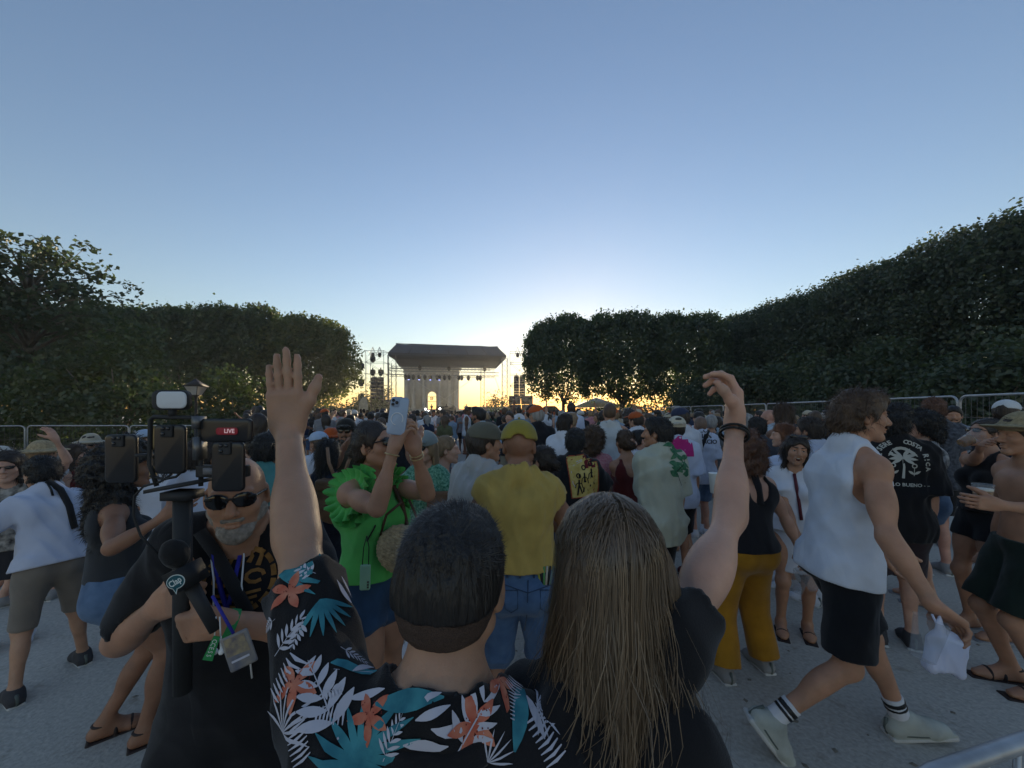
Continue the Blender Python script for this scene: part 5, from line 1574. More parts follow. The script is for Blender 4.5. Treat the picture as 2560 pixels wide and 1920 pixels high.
def floral_man():
    B = person("man in a black floral shirt with short dark hair, back turned, left hand raised", 1131, .62, 1256, 4, 'm', 'olive', None, None, (shorts, dict(leg=1.7), cloth("dark_jeans", (.02, .03, .06))),
               'shoe', h=1.74, build=1.06, lh=(716, 1046, .95), lpole=(-.9, -.1, -.5), llift=.05, armk=1.16, lean=4, head=(-8, -8, 3), headup=.018, extra_top=.012, fine=.0042, hands=True,
               lhand=dict(f=(-.07, -.05, 1), n=(-.10, 1, .05), curl=[.05, .02, .03, .07], spread=.035, thumb=.15, tout=.42, size=1.05), rfoot=(.2, .1, 0), lfoot=(-.22, -.05, 0))
    p = B.root
    sh = tee(B, g=.014, hem=-.12, sleeve=(.62, .72), neck=.074, wr=.010, seed=12, sl_r=.012, nz=.012, flare=.03)
    so = skin_obj("shirt", sh, .0065, INK, p); B.upper = sh
    n0 = B.N + B.U * .004 - B.TY * .01
    col = [cone(n0 - B.U * .008, n0 + B.U * .022, .094, .086, .01, cut=True, cut0=True), wrinkle(8, .003, 40), cone(n0 - B.U * .06, B.hd((0, -.01, -.03)), .082, .074, .004, 's'), plane(n0 + B.TY * .07, B.TY, .004)]
    co = skin_obj("collar", col, .0055, INK, so)
    M_ = {"w": [], "t": [], "c": [], "m": []}
    def put(px, py, size, ang, kind):
        hit = cam_hit(B, sh, px, py)
        if hit is None: return
        c, n = hit; L = size * .60 / F_PX
        up = A3([math.sin(R(ang)), 0, math.cos(R(ang))])
        if abs(unit(n) @ unit(up)) > .93: up = A3([math.sin(R(ang)), math.cos(R(ang)), .2])
        for key, shp in {"fern": [("w", fern(L))], "fernw": [("w", fern(L, 5, .34, .34))], "fan": [("t", fan(L))], "wfan": [("w", fan(L, 9, 170, .07))], "lily": [("c", lily(L)), ("m", dots(L))],
                         "leaf": [("t", leafshape(L, L * .28, .4)), ("w", strip([(0, L * .1), (.01 * L, L * .9)], L * .012))], "wleaf": [("w", leafshape(L, L * .25, .3))], "zebra": [("w", zebra(L))]}[kind]:
            V, F_ = lay(sh, c, n, up, shp[0], shp[1], .0030 if key != "m" else .0042); M_[key].append((V, F_))
    _done = []
    for a in [(700, 1440, 110, 55, "fan"), (724, 1480, 52, 10, "lily"), (800, 1500, 95, 165, "fan"), (690, 1640, 105, 20, "fern"), (662, 1600, 120, 5, "zebra"), (790, 1435, 70, -60, "fernw"), (712, 1830, 90, 0, "wfan"),
              (845, 1850, 180, -10, "fernw"), (925, 1790, 50, 30, "lily"), (940, 1760, 150, 75, "leaf"), (1174, 1700, 95, 190, "wfan"), (1246, 1700, 46, 0, "lily"), (1130, 1905, 190, 38, "fern"), (1285, 1880, 135, 12, "leaf"),
              (1040, 1800, 70, 60, "wleaf"), (1010, 1860, 90, 80, "wleaf"), (880, 1890, 130, 100, "fan"), (900, 1910, 110, -60, "fan"), (1275, 1725, 70, 40, "zebra"), (735, 1710, 55, 20, "lily"), (760, 1900, 80, -40, "zebra"),
              (1360, 1850, 90, 10, "wleaf"), (1390, 1900, 90, -15, "zebra"), (850, 1620, 80, 70, "fern"), (880, 1680, 70, 40, "wleaf"), (1340, 1760, 80, 130, "wfan"), (690, 1740, 90, 15, "zebra"), (1080, 1820, 90, 95, "wleaf"), (960, 1900, 90, 20, "fern"), (790, 1640, 60, 200, "wleaf")]:
        put(*a); _done.append(a[:2])
    rp_ = np.random.default_rng(14); kinds = ["fern", "wleaf", "fan", "zebra", "leaf", "wfan", "wleaf", "fernw", "lily"]
    for _ in range(400):
        q = (rp_.uniform(655, 1430), rp_.uniform(1430, 1915))
        if min((q[0] - a) ** 2 + (q[1] - b) ** 2 for a, b in _done) > 58 ** 2:
            _done.append(q); put(q[0], q[1], rp_.uniform(50, 85), rp_.uniform(-180, 180), kinds[int(rp_.integers(0, 9))])
    for (px_, py_, L_, an) in ((985, 1700, .085, 80), (1060, 1715, .09, 100), (1170, 1700, .085, 60), (1120, 1720, .06, -70)):
        hit = cam_hit(B, col, px_, py_)
        if hit is not None:
            V, F_ = lay(col, hit[0], hit[1], A3([math.sin(R(an)), 0, math.cos(R(an))]), *leafshape(L_, L_ * .34, .3), .003, .06)
            print_obj("collar_leaf_print", [(V, F_)], TEAL, co)
    for k, m, nm in (("w", LILAC, "white_leaf_print"), ("t", TEAL, "teal_leaf_print"), ("c", CORAL, "coral_flower_print"), ("m", MAROON, "petal_spots")): print_obj(nm, M_[k], m, so)
    # collar wears the teal leaf print too
    V, F_ = [], []
    # short dark hair: soft cap plus single hairs combed out of the crown whorl
    cap_ = face_cut(B, hair_cap(B, .010) + [ell(B.hd((0, .03, .082)), A3([.055, .055, .035]), B.HR, .03), strand_noise(3, .002, 110, .6)], .04, .066, -.022)
    ho = skin_obj("hair", cap_, .0045, HM["black"], p)
    skin_obj("hair_fade", face_cut(B, hair_cap(B, .0045) + [curl_noise(4, .0010, 220)], .045, .068, -.068), .0042, mat("hair_fade", (.030, .021, .017), .8, scale=700, bump=.5, bscale=700, col2=(.10, .062, .046)), ho)
    r = np.random.default_rng(5); n = 15000
    D = r.normal(0, 1, (n * 3, 3)); D /= np.linalg.norm(D, axis=1)[:, None]
    Pl = D * A3([.082, .102, .096]) + A3([0, -.014, .028])
    W = B.H + (Pl * B.hs) @ B.HR.T
    ok = np.abs(sdf(cap_, W)) < .012; W, D, Pl = W[ok][:n], D[ok][:n], Pl[ok][:n]
    wh = unit(A3([.15, -.75, .65])); nrm = D @ B.HR.T
    fl = D - wh; fl = fl - D * (fl * D).sum(1)[:, None]; sp = np.cross(D, fl) * .7
    dirn = (fl + sp) ; dirn /= np.linalg.norm(dirn, axis=1)[:, None] + 1e-6
    dirn = dirn @ B.HR.T
    topf = np.clip((Pl[:, 2] - .0) / .1, .15, 1)[:, None]
    L = r.uniform(.006, .013, (len(W), 1)) * (.35 + topf)
    tip = W + (nrm * .42 + dirn * 1.0 + r.normal(0, .28, W.shape)) * L
    side = np.cross(tip - W, nrm); side /= np.linalg.norm(side, axis=1)[:, None] + 1e-9
    W = W - nrm * .003
    V = np.stack([W - side * .0007, W + side * .0007, tip], 1).reshape(-1, 3)
    link("hair_strands", mesh_from("hair_strands", V, np.arange(len(V)).reshape(-1, 3)), mat("strand_black", (.022, .018, .016), .42, var=.5, scale=60, spec=.5), ho)
    return B
B_FLORAL = floral_man()

def long_hair_woman():
    B = person("woman with long straight light brown hair, back turned, bare right arm raised", 1520, .66, 1236, -10, 'f', 'fair', None, None, (shorts, dict(leg=1.6), cloth("black_trousers", (.02, .02, .022))),
               'shoe', h=1.66, rh=(1836, 1062, .90), rlift=.09, armk=1.0, relbow=(1930, 1340, .80), build=.84, shw=.142, llift=-.06, headup=-.045, head=(10, -4, -4), lean=3, extra_top=.016, fine=.0045,
               rhand=dict(f=(.05, .10, 1), n=(-1, .25, .15), curl=[.62, .72, .85, .95], spread=.03, thumb=.55, tout=.5))
    p = B.root
    top = tee(B, g=.013, hem=-.05, sleeve=(.20, .5), neck=.072, wr=.008, seed=31, sl_r=.014, flare=.03)
    to = skin_obj("black_top", top, .0075, INK, p)
    # hair: an inner mass and thousands of ribbons over it
    hs = B.hs; dn = -B.U; bk = B.hd((0, -.055, -.03))
    base = face_cut(B, hair_cap(B, .010), .03, .06, -.15, False)
    base += [cone(bk, bk + A3([0, -.035, -.24]), .088, .125, .05, flat=(B.HR[:, 1], .55)), cone(bk + A3([0, -.035, -.24]), bk + A3([.0, -.03, -.74]), .125, .165, .05, flat=(A3([0, 1, 0]), .42)), strand_noise(4, .004, 70, .06)]
    ho = skin_obj("hair", base, .007, hairm("light_brown_deep", (.075, .050, .030)), p)
    r = np.random.default_rng(9); n = 13000; m = 14
    V = np.zeros((n, m, 2, 3))
    phi = r.uniform(-.10, 1.10, n) * math.pi                 # 0 = right side, pi/2 = back, pi = left side
    q = np.where(r.random(n) < .94, r.uniform(.985, 1.035, n), r.uniform(1.035, 1.12, n))
    y0 = r.uniform(-.085, .075, n); x0 = .010 + np.sign(np.cos(phi)) * r.uniform(.001, .012, n)
    E = A3([.088, .106, .100])
    rd = np.stack([x0 / E[0], y0 / E[1], np.ones(n)], 1); rd[:, 2] = np.sqrt(np.clip(1 - rd[:, 0] ** 2 - rd[:, 1] ** 2, .05, 1))
    sd_ = np.stack([np.cos(phi), -np.sin(phi), np.full(n, -.12)], 1); sd_ /= np.linalg.norm(sd_, axis=1)[:, None]
    fly = r.random(n) < .035; z_end = -r.uniform(.66, .86, n) * np.where(fly, r.uniform(.4, .9, n), 1); wav = r.uniform(0, 6.28, n); wa = np.where(fly, r.uniform(.02, .05, n), r.uniform(.003, .016, n)); ww = r.uniform(.0003, .0008, n)
    clump = np.round(phi * 22) / 22
    for j in range(m):
        t = j / (m - 1); T1 = .36
        f1 = min(t / T1, 1.0); f2 = max(0.0, (t - T1) / (1 - T1))
        d = rd * (1 - f1) + sd_ * f1; d /= np.linalg.norm(d, axis=1)[:, None]
        Pl = d * E * q[:, None] + A3([0, -.014, .026])
        Wd = B.H + (Pl * hs) @ B.HR.T
        if f2 > 0:
            ph = phi + (clump - phi) * .22 * f2
            out = np.stack([np.cos(ph), -np.sin(ph) * .25, np.zeros(n)], 1)
            Wd = Wd + (out * ((.075 + .030 * np.sin(wav * 3)[:, None] ** 2) * f2 ** .9)) + A3([0, -.035 * math.sin(f2 * 2.2), 0])
            Wd[:, 2] += z_end * f2
            Wd[:, 0] += np.sin(f2 * 9 + wav) * wa * f2; Wd[:, 1] += np.cos(f2 * 8 + wav * 1.3) * wa * f2
        else: ph = phi
        tang = np.stack([-np.sin(ph), -np.cos(ph), np.zeros(n)], 1) @ B.HR.T
        wd = ww * (1 if t < .85 else (1 - t) / .15 * .8 + .2)
        V[:, j, 0] = Wd - tang * wd[:, None]; V[:, j, 1] = Wd + tang * wd[:, None]
    idx = np.arange(n * m * 2).reshape(n, m, 2)
    Q = np.stack([idx[:, :-1, 0], idx[:, :-1, 1], idx[:, 1:, 1], idx[:, 1:, 0]], -1).reshape(-1, 4)
    hm = bpy.data.materials.new("long_hair_strands"); hm.use_nodes = True; nt = hm.node_tree; b = nt.nodes["Principled BSDF"]
    b.inputs["Roughness"].default_value = .38; b.inputs["Specular IOR Level"].default_value = .55
    at_ = nt.nodes.new("ShaderNodeAttribute"); at_.attribute_name = "tone"
    rr = nt.nodes.new("ShaderNodeValToRGB"); rr.color_ramp.elements[0].color = (.050, .033, .020, 1); rr.color_ramp.elements[1].color = (.215, .145, .085, 1); rr.color_ramp.elements[1].position = .97
    e_ = rr.color_ramp.elements.new(.5); e_.color = (.100, .068, .040, 1)
    nt.links.new(at_.outputs["Fac"], rr.inputs["Fac"]); nt.links.new(rr.outputs[0], b.inputs["Base Color"])
    me = mesh_from("hair_strands", V.reshape(-1, 3), Q, True)
    tone = np.clip(.64 + .10 * np.sin(phi * 9) + .08 * np.sin(phi * 23 + 1) + r.normal(0, .13, n), 0, 1)
    a = me.attributes.new("tone", 'FLOAT', 'POINT'); a.data.foreach_set("value", np.repeat(tone, m * 2).astype(np.float32))
    link("hair_strands", me, hm, ho)
    # two black hair ties on the wrist, sunglasses seen at the side of the face
    ax = unit(B.WR - B.ER); M = frame(ax)
    for k, (o, rr_) in enumerate(((-.022, .0045), (-.032, .0045))):
        c = B.WR + ax * o; pts = [c + (M[:, 0] * math.cos(a) + M[:, 1] * math.sin(a)) * (.0285 + .001 * k) for a in np.linspace(0, 2 * math.pi, 25)]
        MB().tube(pts, rr_ * .7, 6).build("hair_tie", FRAME_BLK, p, True)
    hf_ = unit(B.WR - B.ER)
    l, f = sunglasses(B, 1.05); g_ = skin_obj("glasses_frame", f, .0035, FRAME_BLK, p); skin_obj("lens", l, .0035, LENS, g_)
    return B
B_LONG = long_hair_woman()

# ================================================================== streamer with the phone rig
def streamer():
    B = person("bald grey-bearded man in black T-shirt and sunglasses holding a microphone", 594, 1.04, 1138, 200, 'm', 'tan', None,
               (tee, dict(g=.013, hem=-.14, sleeve=.80, wr=.008, sl_r=.014, neck=.068), INK), (shorts, dict(leg=1.85, g=.014), cloth("dark_denim", (.025, .045, .09), .2)), 'shoe', glasses=(1.12, 1.0), h=1.70, build=1.04, belly=.03, hscale=.88,
               rh=(402, 1512, .93), lh=(552, 1556, .86), relbow=(303, 1600, 1.06), fk='r', lelbow=(740, 1560, .95), rlift=.06, llift=.05, headup=-.02, head=(6, -3, 2), extra_top=.006, fine=.0042,
               rhand=dict(f=(.82, -.42, .36), n=(.1, .95, -.1), curl=[1.15, 1.2, 1.2, 1.25], spread=.0, thumb=.4, size=.92),
               lhand=dict(f=(-1, -.08, -.10), n=(.1, .9, .2), curl=[1.25, 1.25, 1.2, 1.2], thumb=.6, size=.95))
    p = B.root
    st = [ell(B.hd((0, .074, -.10)), A3([.030, .022, .026]), B.HR, .02)]
    skin_obj("beard", beard(B, 2, .004), .0042, mat("stubble", (.30, .26, .22), .9, var=.3, scale=90, bump=.5, bscale=400), p)
    # chest print: round brown-gold badge
    sh = B.upper
    GOLD = mat("print_gold", (.24, .12, .035), .85, var=.35, scale=40)
    hit = cam_hit(B, sh, 597, 1450)
    if hit is not None:
        c, n = hit; sh2 = []
        for a in np.linspace(0, 2 * math.pi, 15)[:-1]:
            sh2.append(strip([(math.cos(a + d) * .078, math.sin(a + d) * .078) for d in np.linspace(0, .36, 4)], .013))
        for x in (-.035, .035): sh2.append(strip([(x + math.cos(a) * .02, math.sin(a) * .015 + .005) for a in np.linspace(0, 5.5, 9)], .009))
        for k in range(5): sh2.append(strip([(-.05 + .022 * k, .03 + .01 * (k % 2)), (-.045 + .022 * k, .055), (-.055 + .024 * k, .075)], [.012, .010, .004]))
        for k in range(3): sh2.append(strip([(-.05 + .008 * k, -.03 - .014 * k), (0, -.036 - .014 * k), (.05 - .008 * k, -.03 - .014 * k)], .007))
        V2, F2 = merge2(sh2); print_obj("chest_print", [lay(sh, c, n, (0, 0, 1), V2, F2, .003)], GOLD, B.uppero)
    # blue lanyard, white earphone cord, green wristband
    def on_shirt(pts, lift=.006):
        out = []
        for q in pts:
            hit = cam_hit(B, sh, *q)
            if hit is not None: out.append(hit[0] + hit[1] * lift)
        return out
    rib = on_shirt([(527, 1362), (540, 1420), (556, 1480), (570, 1520)]); rib2 = on_shirt([(608, 1350), (600, 1400), (588, 1450), (575, 1510)])
    LB = mat("blue_ribbon", (.03, .03, .30), .7)
    for q in (rib, rib2):
        if len(q) > 1: MB().tube(q, .0065, 4).build("lanyard", LB, p)
    wc = mat("white_cord", (.75, .75, .75), .5)
    for q in ([(612, 1330), (611, 1400), (607, 1460), (614, 1510), (618, 1580), (626, 1640), (628, 1690)], [(531, 1405), (540, 1450), (538, 1520), (542, 1590)]):
        w_ = on_shirt(q, .012)
        if len(w_) > 1: MB().tube(w_, .0022, 5).build("earphone_cord", wc, p)
    sb = on_shirt([(500, 1330), (545, 1390), (585, 1460), (620, 1530)], .008)
    if len(sb) > 1: MB().tube(sb, .017, 6).build("shoulder_strap", cloth("strap_black", (.02, .02, .022)), p)
    ax = unit(B.WL - B.EL); M = frame(ax); c = B.WL - ax * .02
    GB = mat("green_band", (.03, .26, .08), .7)
    band = MB(); pts0 = [c + (M[:, 0] * math.cos(a) + M[:, 1] * math.sin(a)) * .0305 for a in np.linspace(0, 2 * math.pi, 21)]
    V = []; F_ = []
    for i, q in enumerate(pts0): V += [q - ax * .009, q + ax * .009]
    for i in range(20): F_.append([2 * i, 2 * i + 1, 2 * i + 3, 2 * i + 2])
    wb = band.add(V, F_).build("wristband", GB, p)
    e0 = to_local(at(543, 1590, .79), B.loc, B.rz); e1 = to_local(at(519, 1650, .79), B.loc, B.rz); d_ = unit(e1 - e0); s_ = unit(np.cross(d_, A3([0, 1, 0])))
    tail = MB().add([e0 - s_ * .006, e0 + s_ * .006, e1 + s_ * .009, e1 - s_ * .009, e0 - s_ * .006 + [0, .002, 0], e0 + s_ * .006 + [0, .002, 0], e1 + s_ * .009 + [0, .002, 0], e1 - s_ * .009 + [0, .002, 0]], [[0, 1, 2, 3], [7, 6, 5, 4]]).build("wristband_tail", GB, wb)
    for k, ch in enumerate("CCESS"):
        V2, F2 = text_shape(ch, .012); o = e0 + (e1 - e0) * (.18 + .15 * k)
        Mx = np.stack([s_, -np.cross(s_, d_), d_], 1)
        cm = rotz(-B.rz)
        V_ = np.array([[y, 0, x] for x, y in V2]) @ np.stack([-s_, cm @ A3([0, -1, 0]), d_], 1).T + o + cm @ A3([0, -.003, 0])
        MB().add(V_, F2).build("lettering", mat("print_plain_white", (.75, .75, .75), .8, var=0), wb)
    # badge on the lanyard
    bc = at(598, 1625, .77)
    t = empty("event_badge", bc, 0, "clear event pass hanging from the streamer's blue lanyard", "badge"); t.rotation_euler = (R(-10), R(-22), R(12))
    rounded_slab("pouch", .052, .068, .004, mat("badge_card", (.30, .27, .22), .4, var=.4, scale=30, col2=(.12, .13, .18)), t, .004)
    MB().add([[-.018, -.0026, -.018], [.016, -.0026, -.018], [.016, -.0026, -.014], [-.018, -.0026, -.014]], [[0, 1, 2, 3]]).build("text_line", LILAC, t)
    MB().add([[-.022, -.0026, -.004], [.02, -.0026, -.008], [.018, -.0026, .028], [-.02, -.0026, .03]], [[0, 1, 2, 3]]).build("picture", mat("badge_picture", (.10, .09, .12), .5, var=.6, scale=60, col2=(.35, .28, .15)), t)
    MB().tube([(0, 0, .034), (-.02, .01, .12)], .003, 4).build("clip", LB, t)
    # earphone buds hanging
    eb = empty("earbuds", at(545, 1620, .80), 0, "pair of white wired earbuds dangling below the streamer's fist", "earphones")
    for i, x in enumerate((-.006, .007)):
        skin_obj("bud", [ell((x, 0, -.008), (.0055, .0055, .006)), cone((x, 0, -.004), (x - .003, .002, .022), .0024, .002, .004)], .0016, wc, eb)
    MB().tube([(-.009, .002, .02), (-.012, .01, .06)], .0014, 5).tube([(.004, .002, .02), (-.004, .01, .06)], .0014, 5).build("cord", wc, eb)
    # microphone with logo block
    mw = at(466, 1440, .80)
    t = empty("microphone", mw, 0, "black reporter microphone with a square logo block in the streamer's hand", "microphone"); t.rotation_euler = (R(6), R(-24), R(-8))
    MB().box((0, 0, 0), (.052, .044, .044)).build("logo_block", mat("mic_block", (.012, .013, .015), .6, var=0), t)
    skin_obj("windscreen", [ell((-.006, .005, .052), (.024, .024, .031)), curl_noise(2, .0008, 400)], .003, cloth("foam_black", (.015, .015, .016)), t)
    MB().tube([(0, 0, -.02), (.0, .002, -.13)], [.014, .011], 10).build("handle", BLACK, t, True)
    g = t.children[0]
    ov = [(math.cos(a) * .0255, math.sin(a) * .0165) for a in np.linspace(0, 2 * math.pi, 28)[:-1]]
    def oval(s, y, extra, m, nm):
        V_ = np.array([[x * s, y, z * s] for x, z in ov] + [[x, y, z] for x, z in extra]); F_ = [list(range(len(ov)))]
        if extra: F_.append([len(ov), len(ov) + 1, len(ov) + 2])
        return MB().add(V_, F_).build(nm, m, g)
    oval(.88, -.0232, [(-.014, -.010), (-.002, -.013), (-.012, -.024)], mat("logo_white", (.6, .68, .68), .6, var=0), "logo_outline")
    oval(.79, -.0238, [(-.012, -.010), (-.004, -.012), (-.0105, -.020)], mat("logo_teal", (.012, .085, .11), .6, var=0), "logo_oval")
    flat_text("Clap", .0175, mat("logo_white", (.6, .68, .68), .6, var=0), g, roty(R(-8)), (0, -.0245, .0), .0004, "logo_lettering")
    return B
B_STR = streamer()

def phone_rig():
    Zr = .86
    t = empty("phone_rig", at(456, 1420, Zr), 0, "black multi-phone live-streaming rig with lamp on a pole, held before the bald man", "camera rig")
    o = at(456, 1420, Zr)
    def L(px, py, dz=0.0): return at(px, py, Zr + dz) - o
    GLS = mat("phone_back", (.014, .014, .016), .3, var=0, spec=.45); BRASS = mat("brass_plate", (.50, .38, .20), .4, .6, var=.2, scale=30); ALU = mat("alu_edge", (.16, .16, .16), .4, .8, var=.1)
    def slab(nm, x0, x1, y0, y1, d=.009, dz=0.0, m=GLS, r=.010, par=None, tl=0):
        a, b = L(x0, y1, dz), L(x1, y0, dz); return rounded_slab(nm, b[0] - a[0], b[2] - a[2], d, m, par or t, min(r, (b[0] - a[0]) * .45, (b[2] - a[2]) * .45), roty(R(tl)), (a + b) / 2)
    pa, pb = L(456, 1450), L(457, 1232)
    MB().tube([pa - [0, 0, .25], pb], [.018, .018], 14).build("pole", BLACK, t, True)
    MB().box(pb + [0, 0, -.004], (.058, .05, .018)).build("pole_head", BLACK, t)
    MB().add([L(390, 1228) + [0, -.03, 0], L(512, 1206) + [0, -.03, 0], L(512, 1206) + [0, .05, 0], L(390, 1228) + [0, .05, 0]] + [q + A3([0, 0, .008]) for q in (L(390, 1228) + [0, -.03, 0], L(512, 1206) + [0, -.03, 0], L(512, 1206) + [0, .05, 0], L(390, 1228) + [0, .05, 0])],
             [[3, 2, 1, 0], [4, 5, 6, 7], [0, 1, 5, 4], [1, 2, 6, 5], [2, 3, 7, 6], [3, 0, 4, 7]]).build("base_plate", BLACK, t)
    MB().tube([L(502, 1215), L(503, 1160), L(500, 1052), L(492, 1044), L(385, 1042), L(376, 1050), L(374, 1160), L(392, 1215)], .0048, 8).build("cage", BLACK, t, True)
    MB().box(L(498, 1056, -.004), (.010, .03, .028)).box(L(500, 1120, -.004), (.009, .03, .05)).build("cage_clamp", ALU, t)
    slab("brass_plate", 372, 391, 1064, 1124, .004, .004, BRASS, .002)
    slab("brass_plate", 374, 392, 1165, 1196, .004, .004, BRASS, .002)
    for (nm, x0, x1, y0, y1, dz) in (("centre", 389, 465, 1062, 1184, 0), ("right", 532, 611, 1105, 1228, -.01), ("left", 266, 343, 1086, 1206, .02)):
        ph = slab("phone", x0, x1, y0, y1, .009, dz)
        tag(ph, None)
        c = L((x0 + x1) / 2 - 10, y0 + 16, dz - .006)
        skin_obj("camera_bump", [rbox(c, (.014, .003, .014), None, .003)], .0022, BLACK, ph)
        for dx_, dz_ in ((-.006, .006), (.006, .006), (-.006, -.006)):
            MB().lathe([(.004, -.001), (.004, .001)], (0, 0, 0), 12).build("camera_lens", LENS, ph).matrix_basis = Matrix.Translation(Vector(c + [dx_, -.004, dz_])) @ Matrix.Rotation(R(90), 4, 'X')
    lp_ = slab("phone", 505, 630, 1047, 1104, .010, -.005, GLS, .008)
    tag(lp_, "landscape phone showing a red LIVE badge")
    slab("live_badge", 540, 594, 1069, 1087, .0012, -.0115, mat("live_red", (.10, .008, .014), .5, var=0, emit=(.35, .03, .05), estr=.10), .006, lp_)
    c = L(573, 1078, -.0135); flat_text("LIVE", .0125, mat("live_text", (.5, .4, .4), .5, var=0, emit=(.6, .35, .38), estr=.25), lp_, np.eye(3), c, .0004)
    for (x0, x1, y0, y1) in ((497, 620, 1163, 1192), (345, 376, 1134, 1142), (505, 512, 1068, 1092)):
        slab("clamp", x0, x1, y0, y1, .02, .004, BLACK, .003)
    MB().box(L(520, 1178, -.012), (.02, .004, .014)).build("clamp_buckle", mat("grey_plastic", (.15, .15, .16), .5), t)
    MB().tube([L(431, 1040), L(431, 1024)], .008, 8).build("lamp_neck", BLACK, t)
    lampb = slab("lamp", 389, 472, 976, 1025, .022, .004, BLACK, .014, None, -1)
    slab("diffuser", 392, 466, 979, 1021, .004, -.010, mat("lamp_diffuser", (.62, .64, .66), .6, var=.03), .012, lampb)
    MB().tube([L(430, 1185), L(400, 1205), L(360, 1215), L(336, 1240), L(334, 1290), L(352, 1340), L(400, 1390)], .0026, 6).build("cable", BLACK, t, True)
    MB().tube([L(465, 1170), L(440, 1192), L(410, 1198), L(376, 1190)], .003, 6).build("cable", BLACK, t, True)
phone_rig()
# ================================================================== people round the front pair
C = cloth
def curly_woman():
    B = person("woman with huge black curly hair, charcoal tank top and denim shorts", 318, 2.0, 1092, -48, 'f', 'brown', ('bigcurly', 'black'), (tank, dict(g=.008, hem=.06, arm=.062, scoop=.08, flare=-.03), C("charcoal", (.035, .037, .042))),
               (shorts, dict(leg=.28, g=.012, flare=.016, top=.09), DENIM), 'sandal', mat("dark_leather", (.03, .02, .018), .6), extra_top=.05, rh=(415, 1290, 1.78), rpole=(.6, -.5, -.7), upn="tank_top",
               rfoot=(.10, .10, 0), lfoot=(-.10, -.06, 0))
curly_woman()
def white_shirt_man():
    B = person("man in loose white shirt and taupe shorts leaning over, dark strap across back", 105, 2.5, 1142, 62, 'm', 'olive', ('short', 'black'), (tee, dict(g=.018, hem=-.03, sleeve=1.25, wr=.012, sl_r=.022, flare=.02), C("blue_white", (.50, .54, .66), .05)),
               (shorts, dict(leg=.98, g=.004, flare=.012), C("taupe", (.19, .165, .14))), 'shoe', mat("shoe_dark", (.05, .05, .055), .8), glasses=(.9, .8), beardm='black', lean=14, build=.92, rfoot=(.16, .1, 0), lfoot=(-.16, -.08, 0), head=(8, -10, 0), lh=(-90, 1310, 2.3), lelbow=(10, 1360, 2.15))
    strap = []
    for q in ((118, 1205), (150, 1225), (172, 1265), (184, 1320)):
        h_ = cam_hit(B, B.upper, *q)
        if h_ is not None: strap.append(h_[0] + h_[1] * .006)
    if len(strap) > 1: MB().tube(strap, .019, 6).build("shoulder_strap", C("strap_black", (.02, .02, .022)), B.root)
    h_ = [cam_hit(B, B.upper, *q) for q in ((117, 1208), (128, 1225), (133, 1240))]
    h_ = [x[0] + x[1] * .006 for x in h_ if x]
    if len(h_) > 1: MB().tube(h_, .006, 5).build("strap_end", FRAME_BLK, B.root)
white_shirt_man()
B = person("woman in oval sunglasses and black-and-white lace top at the left edge", 18, 2.8, 1128, 220, 'f', 'fair', ('long', 'dark'), (tee, dict(g=.012, hem=-.05, sleeve=.3, wr=.006), C("lace", (.45, .42, .38), .5, col2=(.03, .03, .03), scale=24)), (skirt, dict(hem=-.3), C("dark_skirt", (.03, .03, .035))), 'shoe', WHITE, glasses=(.95, .7), upn="top", lown="skirt")

